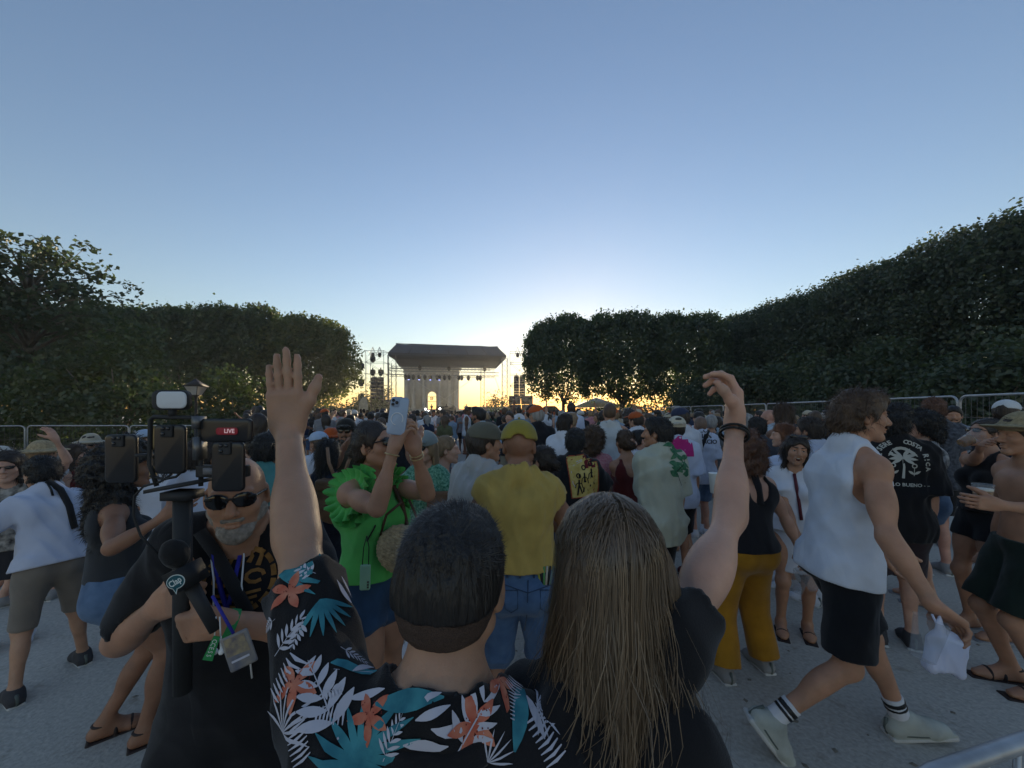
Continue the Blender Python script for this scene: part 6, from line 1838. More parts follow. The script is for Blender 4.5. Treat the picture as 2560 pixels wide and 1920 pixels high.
# ---- woman in the ruffled green top filming
def green_woman():
    GRN = C("lime", (.095, .43, .10), .10); 
    B = person("woman in bright green ruffled top and dark sunglasses filming with her phone", 938, 1.78, 1050, -122, 'f', 'tan', ('lowbun', 'dark'), None, (shorts, dict(leg=.30, g=.010, top=.13, flare=.015), C("blue_denim", (.03, .065, .13), .25)), 'sandal', mat("tan_leather", (.2, .11, .05), .6),
               glasses=(1.1, .95), head=(14, 12, 0), rh=(985, 1118, 1.52), lh=(1036, 1120, 1.60), relbow=(938, 1262, 1.50), lelbow=(1100, 1215, 1.60), fine=.0042, beardm=None, rlift=.02, llift=.02,
               rhand=dict(f=(.35, .15, .9), n=(.6, .75, .1), curl=[.5, .7, .8, .9], thumb=.5), lhand=dict(f=(-.35, .1, .95), n=(-.5, .8, -.1), curl=[.5, .6, .8, .9], thumb=.5), rfoot=(.1, .12, 0), lfoot=(-.1, -.1, 0))
    p = B.root
    top = tank(B, g=.012, hem=.06, arm=.060, scoop=.075, wr=.010, seed=6, flare=.005)
    to = skin_obj("top", top, .007, GRN, p); B.upper = top
    # ruffles: two frilled bands round each armhole
    for S, E, sg in ((B.SR, B.ER, 1), (B.SL, B.EL, -1)):
        ax = unit(B.TX * sg * .85 + B.U * .35 + (E - S) * .3); M = frame(ax); r = np.random.default_rng(3 + sg)
        for layer, (r0, w, k, am, o) in enumerate(((.066, .070, 21, .016, -.035), (.060, .055, 17, .018, -.005), (.07, .045, 25, .014, -.055))):
            n, m = 150, 7; V = []
            for i in range(n):
                a = 2 * math.pi * i / n; kk = np.sin(k * a + layer * 2) + .45 * np.sin((k * .53) * a + 1 + layer)
                for j in range(m):
                    v = j / (m - 1); rad = r0 + w * v ** .8 * (1 + .12 * math.sin(3 * a + layer))
                    h_ = o + am * kk * v ** 1.2 + .02 * v
                    aa = a + .05 * math.sin(k * a + 1.2) * v
                    V.append(S + ax * h_ + (M[:, 0] * math.cos(aa) + M[:, 1] * math.sin(aa)) * rad)
            Q = [[i * m + j, ((i + 1) % n) * m + j, ((i + 1) % n) * m + j + 1, i * m + j + 1] for i in range(n) for j in range(m - 1)]
            MB().add(V, Q).build("ruffle", GRN, to, True)
    # cross-body straps
    def path(pts, lift=.006):
        out = []
        for q in pts:
            h_ = cam_hit(B, top, *q)
            if h_ is not None: out.append(h_[0] + h_[1] * lift)
        return out
    q = path([(972, 1180), (988, 1215), (1005, 1265), (1015, 1310)])
    if len(q) > 1: MB().tube(q, .011, 5).build("bag_strap", mat("brown_leather", (.09, .05, .03), .6), p)
    q = path([(958, 1200), (957, 1250), (948, 1285), (935, 1320), (918, 1350)])
    if len(q) > 1: MB().tube(q, .0035, 5).build("phone_cord", FRAME_BLK, p)
    # bangles and bracelet
    for W, E, o in ((B.WR, B.ER, -.03), (B.WL, B.EL, -.03), (B.WL, B.EL, -.045)):
        ax = unit(W - E); M = frame(ax); c = W + ax * o
        MB().tube([c + (M[:, 0] * math.cos(a) + M[:, 1] * math.sin(a)) * .027 for a in np.linspace(0, 2 * math.pi, 19)], .003, 5).build("bangle", mat("brass_plate", (.5, .38, .2), .4, .6), p, True)
    # filming phone
    t = empty("smartphone", at(995, 1040, 1.52), 0, "pale blue smartphone held up by the woman in green", "phone"); t.rotation_euler = (R(-8), R(5), R(-6))
    b = rounded_slab("back", .074, .150, .009, mat("pale_blue_glass", (.30, .38, .50), .25, var=.05, spec=.5), t, .012)
    rounded_slab("camera_bump", .034, .036, .003, mat("pale_blue_glass2", (.25, .32, .44), .3, var=0), t, .008, None, (-.016, -.0055, .052))
    for x, z in ((-.024, .060), (-.024, .044), (-.009, .052)):
        MB().lathe([(.0065, -.0015), (.0065, .0015)], n=14).build("camera_lens", LENS, t).matrix_basis = Matrix.Translation((x, -.0078, z)) @ Matrix.Rotation(R(90), 4, 'X')
    ring = [(math.cos(a) * .024, -.0052, math.sin(a) * .024 - .012) for a in np.linspace(-.5, 4.6, 26)]
    MB().tube(ring, .0016, 5).build("magnet_ring", mat("print_plain_white", (.75, .75, .75), .8, var=0), t)
    # second phone in mint case on the cord, straw bag at the hip
    t = empty("hanging_phone", at(913, 1443, 1.55), 0, "mint green phone hanging on a black cord at the green woman's hip", "phone"); t.rotation_euler = (R(4), R(2), R(10))
    rounded_slab("case", .040, .105, .010, mat("mint", (.26, .48, .34), .5, var=.03), t, .007)
    for k in range(3): MB().lathe([(.0042, -.001), (.0042, .001)], n=10).build("camera_lens", LENS, t).matrix_basis = Matrix.Translation((.012, -.0056, -.04 + .011 * k)) @ Matrix.Rotation(R(90), 4, 'X')
    MB().tube([(-.012, 0, .05), (-.01, .01, .12), (.0, .015, .165)], .002, 5).tube([(.012, 0, .05), (.01, .01, .12), (.0, .015, .165)], .002, 5).build("cord", FRAME_BLK, t)
    t = empty("straw_bag", at(1003, 1372, 1.66), 0, "round woven straw bag at the green woman's side", "bag")
    V = []; 
    skin_obj("basket", [ell((0, 0, 0), (.105, .055, .105)), disp(lambda P: .0035 * np.sin(P[:, 2] * 420) * np.cos(P[:, 0] * 160))], .006, mat("straw", (.42, .33, .20), .9, var=.3, scale=60, bump=.8, bscale=150), t)
    MB().tube([(-.09, 0, .06), (-.06, -.01, .15), (.0, .0, .20)], .006, 5).tube([(.09, 0, .06), (.05, .03, .15), (.02, .05, .2)], .006, 5).build("strap", mat("brown_leather", (.09, .05, .03), .6), t)
    return B
green_woman()

def dotted_dress_woman():
    B = person("woman in green dotted dress, grey cap and sunglasses holding a beer", 1062, 2.75, 1077, 160, 'f', 'fair', ('long', 'light'), (tee, dict(g=.014, hem=-.02, sleeve=.75, wr=.008, sl_r=.04, vneck=.05), C("green_dots", (.012, .12, .07), .2, col2=(.22, .45, .33), scale=70)),
               (skirt, dict(hem=-.5, w=.25, top=.14), C("green_dots", (.012, .12, .07), .2, col2=(.22, .45, .33), scale=70)), 'shoe', WHITE, hat=cap_hat(C("grey_cap", (.22, .26, .26))), glasses=(1.1, 1.0), rh=(975, 1228, 2.5), rpole=(.6, -.3, -.8), lh=(1085, 1250, 2.6), upn="dress_top", lown="dress_skirt")
    cup("plastic cup of beer in the dotted-dress woman's hand", at(958, 1238, 2.46), (0, 0), 1.1, .7, False)
    t = empty("tan_handbag", at(1105, 1255, 2.6), R(10), "tan leather handbag under the dotted-dress woman's arm", "bag")
    skin_obj("bag_body", [rbox((0, 0, 0), (.10, .035, .07), None, .02), wrinkle(4, .003, 40)], .008, mat("tan_bag", (.17, .085, .04), .6, var=.2), t)
    MB().box((0, -.037, .02), (.18, .006, .07)).build("flap", mat("tan_bag_flap", (.15, .075, .035), .6), t)
dotted_dress_woman()

def backpack_woman():
    NAVY = C("navy_black", (.012, .015, .028))
    B = person("woman in sleeveless black dress with long black hair, seen from behind", 822, 3.1, 1098, -8, 'f', 'tan', ('longer', 'black'), (tank, dict(g=.012, hem=-.02, arm=.062, scoop=.07), NAVY), (skirt, dict(hem=-.42, w=.20, top=.12), NAVY), 'shoe', WHITE, upn="dress_top", lown="dress_skirt", glasses=None)
    t = empty("leather_backpack", at(838, 1245, 2.84), R(-8), "worn brown leather backpack on the black-dressed woman's back", "backpack")
    LE = mat("backpack_leather", (.13, .075, .04), .55, var=.35, scale=9, bump=.3, bscale=60)
    skin_obj("sack", [rbox((0, 0, -.02), (.135, .065, .15), None, .05), ell((0, -.03, -.09), (.13, .07, .08), None, .04), wrinkle(2, .010, 26)], .009, LE, t)
    skin_obj("flap", [rbox((0, -.03, .10), (.115, .055, .045), None, .025), wrinkle(5, .006, 30)], .008, LE, t)
    MB().tube([(0, -.09, .09), (0, -.10, .02), (0, -.09, -.04)], .010, 5).build("buckle_strap", mat("brown_leather", (.09, .05, .03), .6), t)
    for sx, ex in ((-1, -.13), (1, .09)): MB().tube([(sx * .03, .05, .13), (ex * .7, .06, .25), (ex, .10, .36)], .013, 5).build("shoulder_strap", mat("brown_leather_light", (.22, .13, .08), .6), t)
    tag_ = MB().box((.03, -.105, -.06), (.10, .006, .006)).build("zip", GALV, t)
backpack_woman()

B = person("blonde woman with hair bun and white strappy top, looking right", 1118, 3.1, 1087, -78, 'f', 'fair', ('bun', 'light'), (tank, dict(g=.009, hem=.0, arm=.066, scoop=.10), C("white", (.62, .64, .70))), (shorts, dict(leg=.35, g=.010, top=.1), DENIM), 'shoe', WHITE, rh=(1135, 1215, 2.9), upn="top", head=(-6, 0, 0))
def grey_shirt_man():
    GS = C("dove_shirt", (.42, .42, .42), .05)
    B = person("man in light grey collared shirt and olive cap turned backwards to us", 1212, 2.35, 1056, -38, 'm', 'tan', ('short', 'dark'), (tee, dict(g=.024, hem=-.12, sleeve=.95, wr=.014, sl_r=.03, neck=.068), GS), (shorts, dict(leg=.9), C("navy_shorts", (.02, .03, .06))), 'shoe', None, hat=cap_hat(C("olive_cap", (.12, .115, .085), .12)), head=(-28, 2, 0), build=1.05)
    n0 = B.N + B.U * .008; skin_obj("collar", [cone(n0 + B.U * .015, n0 + B.U * .055, .088, .080, .01, cut=True, cut0=True), cone(n0 - B.U * .06, B.hd((0, -.01, -.03)), .074, .068, .004, 's'), wrinkle(2, .003, 40)], .008, GS, B.uppero)
grey_shirt_man()
def yellow_man():
    YL = C("mustard_tee", (.43, .305, .085), .12)
    B = person("man in yellow sleeveless T-shirt, backwards yellow-green cap and denim shorts, back turned", 1298, 1.92, 1052, -3, 'm', 'brown', None, (tee, dict(g=.021, hem=.075, sleeve=.14, wr=.012, sl_r=.012, neck=.070, flare=.0), YL),
               (shorts, dict(leg=1.02, g=.012, flare=.022, top=.10), C("mid_denim", (.055, .11, .22), .35, col2=(.09, .16, .29), scale=14)), 'shoe', None, h=None, rh=(1350, 1285, 2.12), relbow=(1440, 1350, 1.95), lh=(1250, 1285, 2.12), lelbow=(1150, 1340, 1.95), build=1.02, rfoot=(.14, .05, 0), lfoot=(-.14, 0, 0))
    p = B.root
    CY = C("cap_yellow", (.27, .22, .04), .15); CB = C("cap_blue", (.12, .20, .30), .1)
    d, b = cap(B, True, .022)
    # the cap sits back to front: closure strap towards us
    dd, bb = cap(B, False, .022)
    cp = skin_obj("cap", dd, .005, CY, p); skin_obj("brim", bb, .0045, CB, cp)
    M = B.HR
    skin_obj("cap_panel", [ell(B.hd((0, -.012, .032)), A3([.0755 + .022, .0955 + .022, .0925 + .018]) * B.hs, M, .01), plane(B.hd((0, .02, .0)), M @ A3([0, -1, -.25]), .004), plane(B.hd((0, 0, .075)), M @ A3([0, 0, -1]), .004)], .006, CB, cp)
    MB().lathe([(.006, 0), (.006, .005), (.002, .008)], B.hd((0, -.014, .141)), 8).build("button", CY, cp)
    sh = B.upper
    # waistband, belt loops, seams and pocket with a coloured folding fan
    lw = B.lower
    def line(pts, w, m, nm, par, lift=.004, prims=None):
        o = []
        for q in pts:
            h_ = cam_hit(B, prims or lw, *q)
            if h_ is not None: o.append(h_[0] + h_[1] * lift)
        if len(o) > 1: return MB().tube(o, w, 5).build(nm, m, par)
    SE = C("seam_denim", (.03, .055, .11)); 
    line([(1320, 1450), (1319, 1500), (1317, 1540), (1312, 1575)], .0025, SE, "back_seam", B.lowero); line([(1245, 1455), (1285, 1470), (1320, 1482), (1350, 1472), (1385, 1458)], .0022, SE, "yoke_seam", B.lowero)
    for x0 in (1262, 1350): line([(x0, 1475), (x0, 1520), (x0 + 16, 1530), (x0 + 32, 1520), (x0 + 32, 1475), (x0, 1475)], .002, SE, "back_pocket", B.lowero)
    for x0 in (1268, 1300, 1335, 1366): line([(x0, 1428), (x0, 1445)], .0045, SE, "belt_loop", B.lowero, .006)
    h_ = cam_hit(B, lw, 1362, 1446)
    if h_:
        w_ = rotz(B.rz) @ h_[0] + B.loc
        t = empty("folding_fan", w_, R(6), "colourful striped folding fan tucked in the yellow man's back pocket", "fan")
        for k, cc in enumerate(((.35, .35, .05), (.03, .03, .03), (.10, .28, .10), (.45, .42, .35), (.03, .03, .03), (.2, .3, .3))):
            MB().box((-.030 + .012 * k, -.012, .018), (.009, .006, .085), roty(R(-8 + 4 * k))).build("blade", mat("fan_%d" % k, cc, .7), t)
yellow_man()
B = person("woman with glasses and dark low bun, half behind the yellow-shirted man", 1352, 2.6, 1110, 62, 'f', 'tan', ('lowbun', 'dark'), (tee, dict(g=.012, sleeve=.4), C("dark_blue_top", (.03, .04, .07))), (shorts, dict(leg=.5), DENIM), 'shoe', WHITE, glasses=(.9, .7), upn="top")
def art_shirt_man():
    B = person("man in black T-shirt with a yellow painted picture of three figures on the back", 1438, 3.3, 1070, -14, 'm', 'fair', ('short', 'black'), (tee, dict(g=.026, hem=-.14, sleeve=.85, wr=.010, sl_r=.045, flare=.02), INK), (shorts, dict(leg=.95), C("charcoal_shorts", (.03, .03, .035))), 'shoe', None, head=(0, -4, 0), lh=(1428, 1330, 3.35), rh=(1530, 1260, 3.5))
    sh = B.upper; hit = cam_hit(B, sh, 1462, 1190)
    if hit:
        c, n = hit; n = unit(n * [1, 1, .3]); up = A3([-.12, 0, 1]); w, hgt = .235, .33
        par = B.uppero
        def pc(shape, m, nm, lift): V, F_ = lay(sh, c, n, up, shape[0], shape[1], lift, .10); print_obj(nm, [(V, F_)], m, par)
        pc(grid_shape(w + .016, hgt + .016, 8, 10), mat("print_rust", (.30, .06, .03), .85, var=.3, scale=60), "picture_border", .003)
        pc(grid_shape(w, hgt, 8, 10), mat("print_ochre", (.42, .30, .07), .85, var=.35, scale=22, col2=(.55, .45, .16)), "picture_ground", .005)
        pc(xf(grid_shape(.085, .10, 3, 3), 0, 1, (.055, .11)), MAROON, "picture_corner", .007)
        blk = []
        for (x, z0, s_) in ((-.055, -.12, .75), (-.005, -.10, 1.0), (.055, -.06, .9)):
            H_ = .16 * s_
            blk.append(strip([(x - .02, z0 - .03), (x, z0 + H_ * .45), (x + .004, z0 + H_ * .8)], [.012, .014, .012])); blk.append(strip([(x + .02, z0 - .02), (x + .004, z0 + H_ * .4)], [.010, .012]))
            blk.append(strip([(x + .004 + math.cos(a) * .014, z0 + H_ + .008 + math.sin(a) * .018) for a in np.linspace(0, 2 * math.pi, 10)], .009))
            blk.append(strip([(x, z0 + H_ * .62), (x - .022, z0 + H_ * .5), (x - .03, z0 + H_ * .25)], .007)); blk.append(strip([(x, z0 + H_ * .62), (x + .022, z0 + H_ * .5), (x + .026, z0 + H_ * (1.5 if x > .03 else .25))], .007))
        pc(merge2(blk), mat("print_black", (.012, .01, .01), .85, var=0), "picture_figures", .008)
        pc(merge2([strip([(-.1, .05), (-.10, -.05), (-.06, -.13)], [.004, .006, .003]), strip([(-.05, .12), (.0, .13)], .006), strip([(-.08, .09), (-.03, .11), (.0, .12)], .004)]), LILAC, "picture_strokes", .008)
art_shirt_man()
B = person("woman with wavy brown hair and pink patterned blouse", 1484, 3.75, 1070, -20, 'f', 'tan', ('curly', 'brown'), (tee, dict(g=.018, hem=-.05, sleeve=.7, wr=.008), C("pink_print", (.42, .14, .18), .3, col2=(.5, .28, .30), scale=60)), (skirt, {}, C("pale_skirt", (.4, .35, .3))), 'shoe', WHITE, upn="blouse", lown="skirt")
B = person("tall man in pale grey tank top with cropped hair", 1524, 5.0, 1006, -12, 'm', 'tan', ('buzz', 'brown'), (tank, dict(g=.018, hem=-.12, arm=.075, scoop=.085), C("pale_grey_tank", (.48, .50, .50))), (shorts, dict(leg=.9), C("beige_shorts", (.3, .26, .2))), 'shoe', WHITE, upn="tank_top", rh=(1545, 1110, 5.25))
def maroon_woman():
    B = person("woman in dark red off-shoulder top with a flower hair clip", 1562, 3.5, 1072, 12, 'f', 'tan', ('lowbun', 'brown'), (tank, dict(g=.010, hem=.02, arm=.072, scoop=.11, back=.10), C("maroon", (.10, .018, .018))), (skirt, dict(hem=-.5, w=.2, top=.12), C("brown_skirt", (.09, .05, .035))), 'sandal', mat("tan_leather", (.2, .11, .05), .6), upn="top", lown="skirt", lh=(1568, 1195, 3.75))
    skin_obj("hair_clip", [ell(B.hd((.03, -.10, .02)), (.022, .014, .022), None), ell(B.hd((.05, -.12, -.01)), (.018, .014, .018), None), ell(B.hd((.01, -.115, .03)), (.014, .014, .014), None), curl_noise(3, .003, 120)], .006, mat("clip_cream", (.6, .52, .42), .5, var=.3, scale=50, col2=(.45, .2, .15)), B.root)
maroon_woman()
B = person("woman in white blouse with black hair and sunglasses pushed up", 1598, 4.1, 1073, -72, 'f', 'fair', ('bun', 'black'), (tee, dict(g=.02, sleeve=.7), WHITE), (shorts, dict(leg=1.7), INK), 'shoe', WHITE, upn="blouse", lown="trousers")
skin_obj("sunglasses_on_hair", [ell(B.hd((0, .045, .105)), (.06, .012, .02), B.HR)], .008, LENS, B.root)
def sage_man():
    B = person("man in pale sage T-shirt with green plant print, looking left, black shorts", 1642, 3.0, 1042, 18, 'm', 'tan', ('short', 'black'), (tee, dict(g=.028, hem=-.20, sleeve=.9, wr=.012, sl_r=.04, flare=.015), C("sage", (.42, .44, .36), .06)), (shorts, dict(leg=1.0, g=.016, flare=.03), INK), 'shoe', None, head=(38, 2, 0), lh=(1620, 1208, 3.2), lelbow=(1625, 1290, 2.95))
    sh = B.upper; hit = cam_hit(B, sh, 1698, 1150)
    if hit:
        c, n = hit; GP = mat("print_green", (.02, .12, .06), .85, var=.5, scale=40, col2=(.08, .20, .11)); r = np.random.default_rng(2)
        sh2 = [xf(leafshape(.10 * r.uniform(.6, 1.1), .035), r.uniform(-2.4, 2.4), 1, (r.uniform(-.05, .04), r.uniform(-.13, .12))) for _ in range(24)]
        V, F_ = lay(sh, c, n, (0, 0, 1), *merge2(sh2), .004); print_obj("plant_print", [(V, F_)], GP, B.uppero)
        sh3 = [strip([(r.uniform(-.07, .07), r.uniform(-.17, .16)), (r.uniform(-.07, .07), r.uniform(-.17, .16))], .005) for _ in range(7)]
        V, F_ = lay(sh, c, n, (0, 0, 1), *merge2(sh3), .005); print_obj("stem_print", [(V, F_)], mat("print_black", (.012, .01, .01), .85, var=0), B.uppero)
    cup("plastic cup of amber beer in the sage-shirted man's hand", at(1608, 1188, 3.24), (0, 0), 1.5, .42)
sage_man()
def magenta_man():
    B = person("man in white T-shirt with magenta rectangle and pale trucker cap", 1690, 4.0, 1041, -10, 'm', 'tan', ('short', 'black'), (tee, dict(g=.028, hem=-.16, sleeve=.85, wr=.010, sl_r=.05, flare=.02), C("blue_white", (.50, .54, .66), .05)), (shorts, dict(leg=.98, g=.014, flare=.03), INK), 'shoe', mat("shoe_maroon", (.12, .03, .04), .7), hat=cap_hat(C("cream_cap", (.5, .47, .38)), True), head=(0, -3, 0))
    hit = cam_hit(B, B.upper, 1697, 1115)
    if hit: print_obj("magenta_panel", [lay(B.upper, hit[0], unit(hit[1] * [1, 1, .2]), (0, 0, 1), *grid_shape(.27, .20, 8, 6), .004)], mat("magenta", (.42, .02, .16), .8, var=.06), B.uppero)
    hd_ = B.hd((0, -.128, .085)); 
    skin_obj("cap_badge", [ell(B.hd((0, -.112, .10)), (.032, .010, .018), B.HR @ rotx(R(40)))], .006, mat("badge_grey", (.08, .09, .09), .8), B.root)
magenta_man()
def text_man():
    B = person("bald man in white T-shirt with black lettering and a diagonal black strap", 1750, 5.3, 1039, -4, 'm', 'pink', ('buzz', hairm("stubble_brown", (.16, .10, .07))), (tee, dict(g=.03, hem=-.16, sleeve=.85, wr=.010, sl_r=.05), C("blue_white", (.50, .54, .66), .05)), (shorts, dict(leg=.9, g=.012), DENIM), 'shoe', WHITE)
    sh = B.upper; hit = cam_hit(B, sh, 1752, 1090)
    if hit:
        c, n = hit; n = unit(n * [1, 1, .2]); pcs = []
        for k, (tx, sz) in enumerate((("HOLLOW", .085), ("GILLIAN", .082), ("ABRANACIO", .078))):
            V2, F2 = text_shape(tx, sz, .002); V, F_ = lay(sh, c, n, (0, 0, 1), [(x * .85, y + .075 - .075 * k) for x, y in V2], F2, .005); pcs.append((V, F_))
        print_obj("lettering", pcs, mat("print_black", (.012, .01, .01), .85, var=0), B.uppero)
    o = []
    for q in ((1770, 1078), (1765, 1090), (1758, 1108), (1750, 1125)):
        h_ = cam_hit(B, sh, *q)
        if h_: o.append(h_[0] + h_[1] * .01)
    if len(o) > 1: MB().tube(o, .022, 5).build("shoulder_strap", INK, B.root)
text_man()
B = person("grey-haired woman beside the man with the lettered T-shirt", 1778, 5.5, 1036, -30, 'f', 'tan', ('short', 'grey'), (tank, dict(g=.014), C("slate_top", (.12, .13, .14))), (shorts, dict(leg=.6), DENIM), 'shoe', WHITE, upn="top")
def mustard_woman():
    BK = C("black_vest", (.015, .015, .018))
    B = person("woman in mustard wide trousers and black strappy top, behind the raised arm", 1858, 2.5, 1082, 6, 'f', 'fair', ('curly', 'auburn'), (tank, dict(g=.012, hem=.0, arm=.085, scoop=.12, back=.10, flare=.0), BK), (shorts, dict(leg=1.96, g=.012, flare=.035, top=.05), C("mustard", (.36, .17, .015), .14)), 'shoe', None, build=1.12, upn="top", lown="trousers", rh=(2010, 1395, 2.5), lh=(1780, 1380, 2.5), rfoot=(.17, .06, 0), lfoot=(-.15, 0, 0))
    for sg in (-1, 1):
        o = []
        for q in ((1835 + sg * 42, 1172), (1835 + sg * 58, 1215), (1835 + sg * 64, 1260)):
            h_ = cam_hit(B, B.bodyprims, *q)
            if h_: o.append(h_[0] + h_[1] * .008)
        if len(o) > 1: MB().tube(o, .022, 6).build("bag_strap", BK, B.root)
    t = empty("white_plastic_cup", at(1790, 1208, 2.4), 0, "white plastic cup held out left of the raised arm", "cup")
    MB().lathe([(.032, -.06), (.042, .06), (.044, .062), (.040, .062)], n=16).build("wall", mat("white_cup", (.7, .74, .75), .4, var=.03), t, True)
    MB().lathe([(.044, .0605), (.044, .064)], n=16).build("rim", mat("white_cup", (.7, .74, .75), .4), t)
mustard_woman()
def laughing_woman():
    B = person("laughing woman in white dress with open mouth, sunglasses on her dark hair", 1990, 2.95, 1088, 152, 'f', 'tan', ('long', 'dark'), (tee, dict(g=.012, hem=-.02, sleeve=.6, wr=.008, vneck=.16, sl_r=.04), C("white", (.62, .64, .70))), (skirt, dict(hem=-.36, w=.21), C("white", (.62, .64, .70))), 'sandal', mat("dark_leather", (.03, .02, .018), .6), mouth=1, eyes=True, fine=.0042, upn="dress_top", lown="dress_skirt", head=(6, 2, -6), rh=(2035, 1440, 2.6), lh=(2075, 1300, 2.8))
    p = B.root
    skin_obj("teeth", [ell(B.hd((0, .082, -.0585)), A3([.017, .008, .0045]), B.HR)], .003, mat("teeth", (.7, .68, .62), .4, var=0), p)
    skin_obj("mouth", [ell(B.hd((0, .072, -.070)), A3([.021, .012, .012]), B.HR)], .003, mat("mouth_dark", (.06, .012, .012), .5, var=0), p)
    l = [ell(B.hd((sx * .035, .040, .118)), (.028, .008, .016), B.HR) for sx in (-1, 1)] + [cone(B.hd((-.06, .035, .115)), B.hd((.06, .035, .115)), .004, .004, .004)]
    skin_obj("sunglasses_on_hair", l, .005, LENS, p)
    o = []
    for q in ((1985, 1185), (1992, 1220), (1998, 1260), (2003, 1300)):
        h_ = cam_hit(B, B.upper, *q)
        if h_: o.append(h_[0] + h_[1] * .006)
    if len(o) > 1: MB().tube(o, .011, 5).build("bag_strap", mat("wine_strap", (.10, .02, .03), .7), p)
    cup("empty clear plastic cup held low beside the walking man's shorts, left one", at(1998, 1455, 2.5), (10, 8), 1.15, 0); cup("empty clear plastic cup held low beside the walking man's shorts, right one", at(2022, 1446, 2.48), (-14, -22), 1.15, 0)
laughing_woman()
B = person("man in bright white T-shirt bending behind the laughing woman", 2022, 3.5, 1042, 30, 'm', 'tan', ('short', 'dark'), (tee, dict(g=.03, hem=-.15, sleeve=.95, wr=.014, sl_r=.06), C("blue_white", (.50, .54, .66), .05)), (shorts, dict(leg=.9), INK), 'shoe', WHITE, lh=(1965, 1190, 3.6), lpole=(-.8, 0, .2))
B = person("woman with loose copper hair in profile beside the laughing woman", 1957, 3.8, 1058, 70, 'f', 'fair', ('long', 'red'), (tank, dict(g=.012), C("rust_top", (.2, .08, .05))), (shorts, dict(leg=.5), DENIM), 'shoe', WHITE, upn="top")
B = person("tall woman with long wavy dark hair standing above the copper-haired one", 1956, 4.4, 1007, -4, 'f', 'tan', ('longer', 'brown'), (tank, dict(g=.014), C("dark_green", (.03, .05, .035))), (shorts, dict(leg=.5), DENIM), 'shoe', WHITE, upn="top")
B = person("man in dark grey T-shirt with black hair right of the raised wrist", 1892, 4.3, 1042, -14, 'm', 'brown', ('short', 'black'), (tee, dict(g=.022), C("slate_tee", (.05, .055, .07))), (shorts, {}, INK), 'shoe', None)
B = person("bald man in pale T-shirt behind the raised wrist", 1921, 5.6, 1022, 40, 'm', 'pink', None, (tee, dict(g=.022), C("pale_blue_tee", (.35, .42, .48))), (shorts, {}, DENIM), 'shoe', None, beardm='brown')

# ---- walking man
def walking_man():
    B = person("dark-haired man in white sleeveless top and black shorts striding right", 2152, 1.95, 976, -98, 'm', 'tan', ('messy', 'brown'), (tank, dict(g=.014, hem=-.09, arm=.085, scoop=.070, wr=.009, armz=.05, flare=.01), C("white_tank", (.56, .60, .68), .06)),
               (shorts, dict(leg=.86, g=.004, flare=.040, top=.03), C("black_shorts", (.010, .011, .014))), 'shoe', mat("shoe_pale", (.38, .40, .36), .7, var=.2), h=1.86, eyes=True, fine=.0042, build=.97, head=(-10, 3, 0), lean=5, side=0,
               rh=(2335, 1515, 1.52), relbow=(2235, 1420, 1.60), lh=(2230, 1400, 2.1), rfoot=(.12, -.42, .10), lfoot=(-.10, .30, .01), rknee=(.0, 1, 0), lknee=(0, 1, 0), rtoe=(.05, .62, -.78), ltoe=(0, 1, .15), hips=(0, -.05),
               rhand=dict(f=(.75, -.2, -.6), n=(-.2, -.3, -1), curl=[.6, .7, .7, .8], thumb=.4))
    p = B.root
    skin_obj("moustache", [cone(B.hd((-.022, .098, -.053)), B.hd((.022, .098, -.053)), .0055, .0055, .004), cone(B.hd((-.01, .082, -.108)), B.hd((.01, .082, -.108)), .014, .014, .006), curl_noise(2, .0016, 160)], .004, HM["brown"], p)
    # striped socks
    for A_, K_ in ((B.AR, B.KR), (B.AL, B.KL)):
        ax = unit(K_ - A_); s_ = skin_obj("sock", [cone(A_ - ax * .03, A_ + ax * .115, .045, .045, .01, cut=True), wrinkle(3, .002, 60)], .007, C("sock_white", (.6, .6, .62)), p)
        for o, w in ((.085, .011), (.060, .007)): skin_obj("sock_stripe", [cone(A_ + ax * (o - w), A_ + ax * (o + w), .0475, .0475, .002, cut=True, cut0=True)], .006, FRAME_BLK, s_)
    hit = cam_hit(B, B.lower, 2225, 1610)
    if hit: print_obj("shorts_logo", [lay(B.lower, hit[0], hit[1], (0, 0, 1), *text_shape("PARIS", .034, .002), .005)], mat("print_aqua", (.12, .26, .27), .8, var=.2), B.lowero)
    # cups in his hand: a clear one and a crumpled white bag
    t = empty("white_paper_bag", at(2366, 1622, 1.50), 0, "crumpled white bag dangling from the walking man's right hand", "bag")
    skin_obj("bag", [rbox((0, 0, -.02), (.075, .028, .075), roty(R(14)), .02), cone((-.02, 0, .05), (-.035, 0, .10), .035, .02, .03, flat=(A3([0, 1, 0]), .5)), wrinkle(3, .016, 38, (1, 1, 1))], .006, mat("white_plastic", (.55, .58, .72), .5, var=.05), t)
    MB().tube([(-.035, 0, .09), (-.045, .01, .13)], .004, 5).build("handle", mat("white_plastic", (.55, .58, .72), .5), t)
    cup("dark-tinted empty cup in the walking man's hand", at(2318, 1598, 1.50), (0, 14), 1.3, 0)
walking_man()
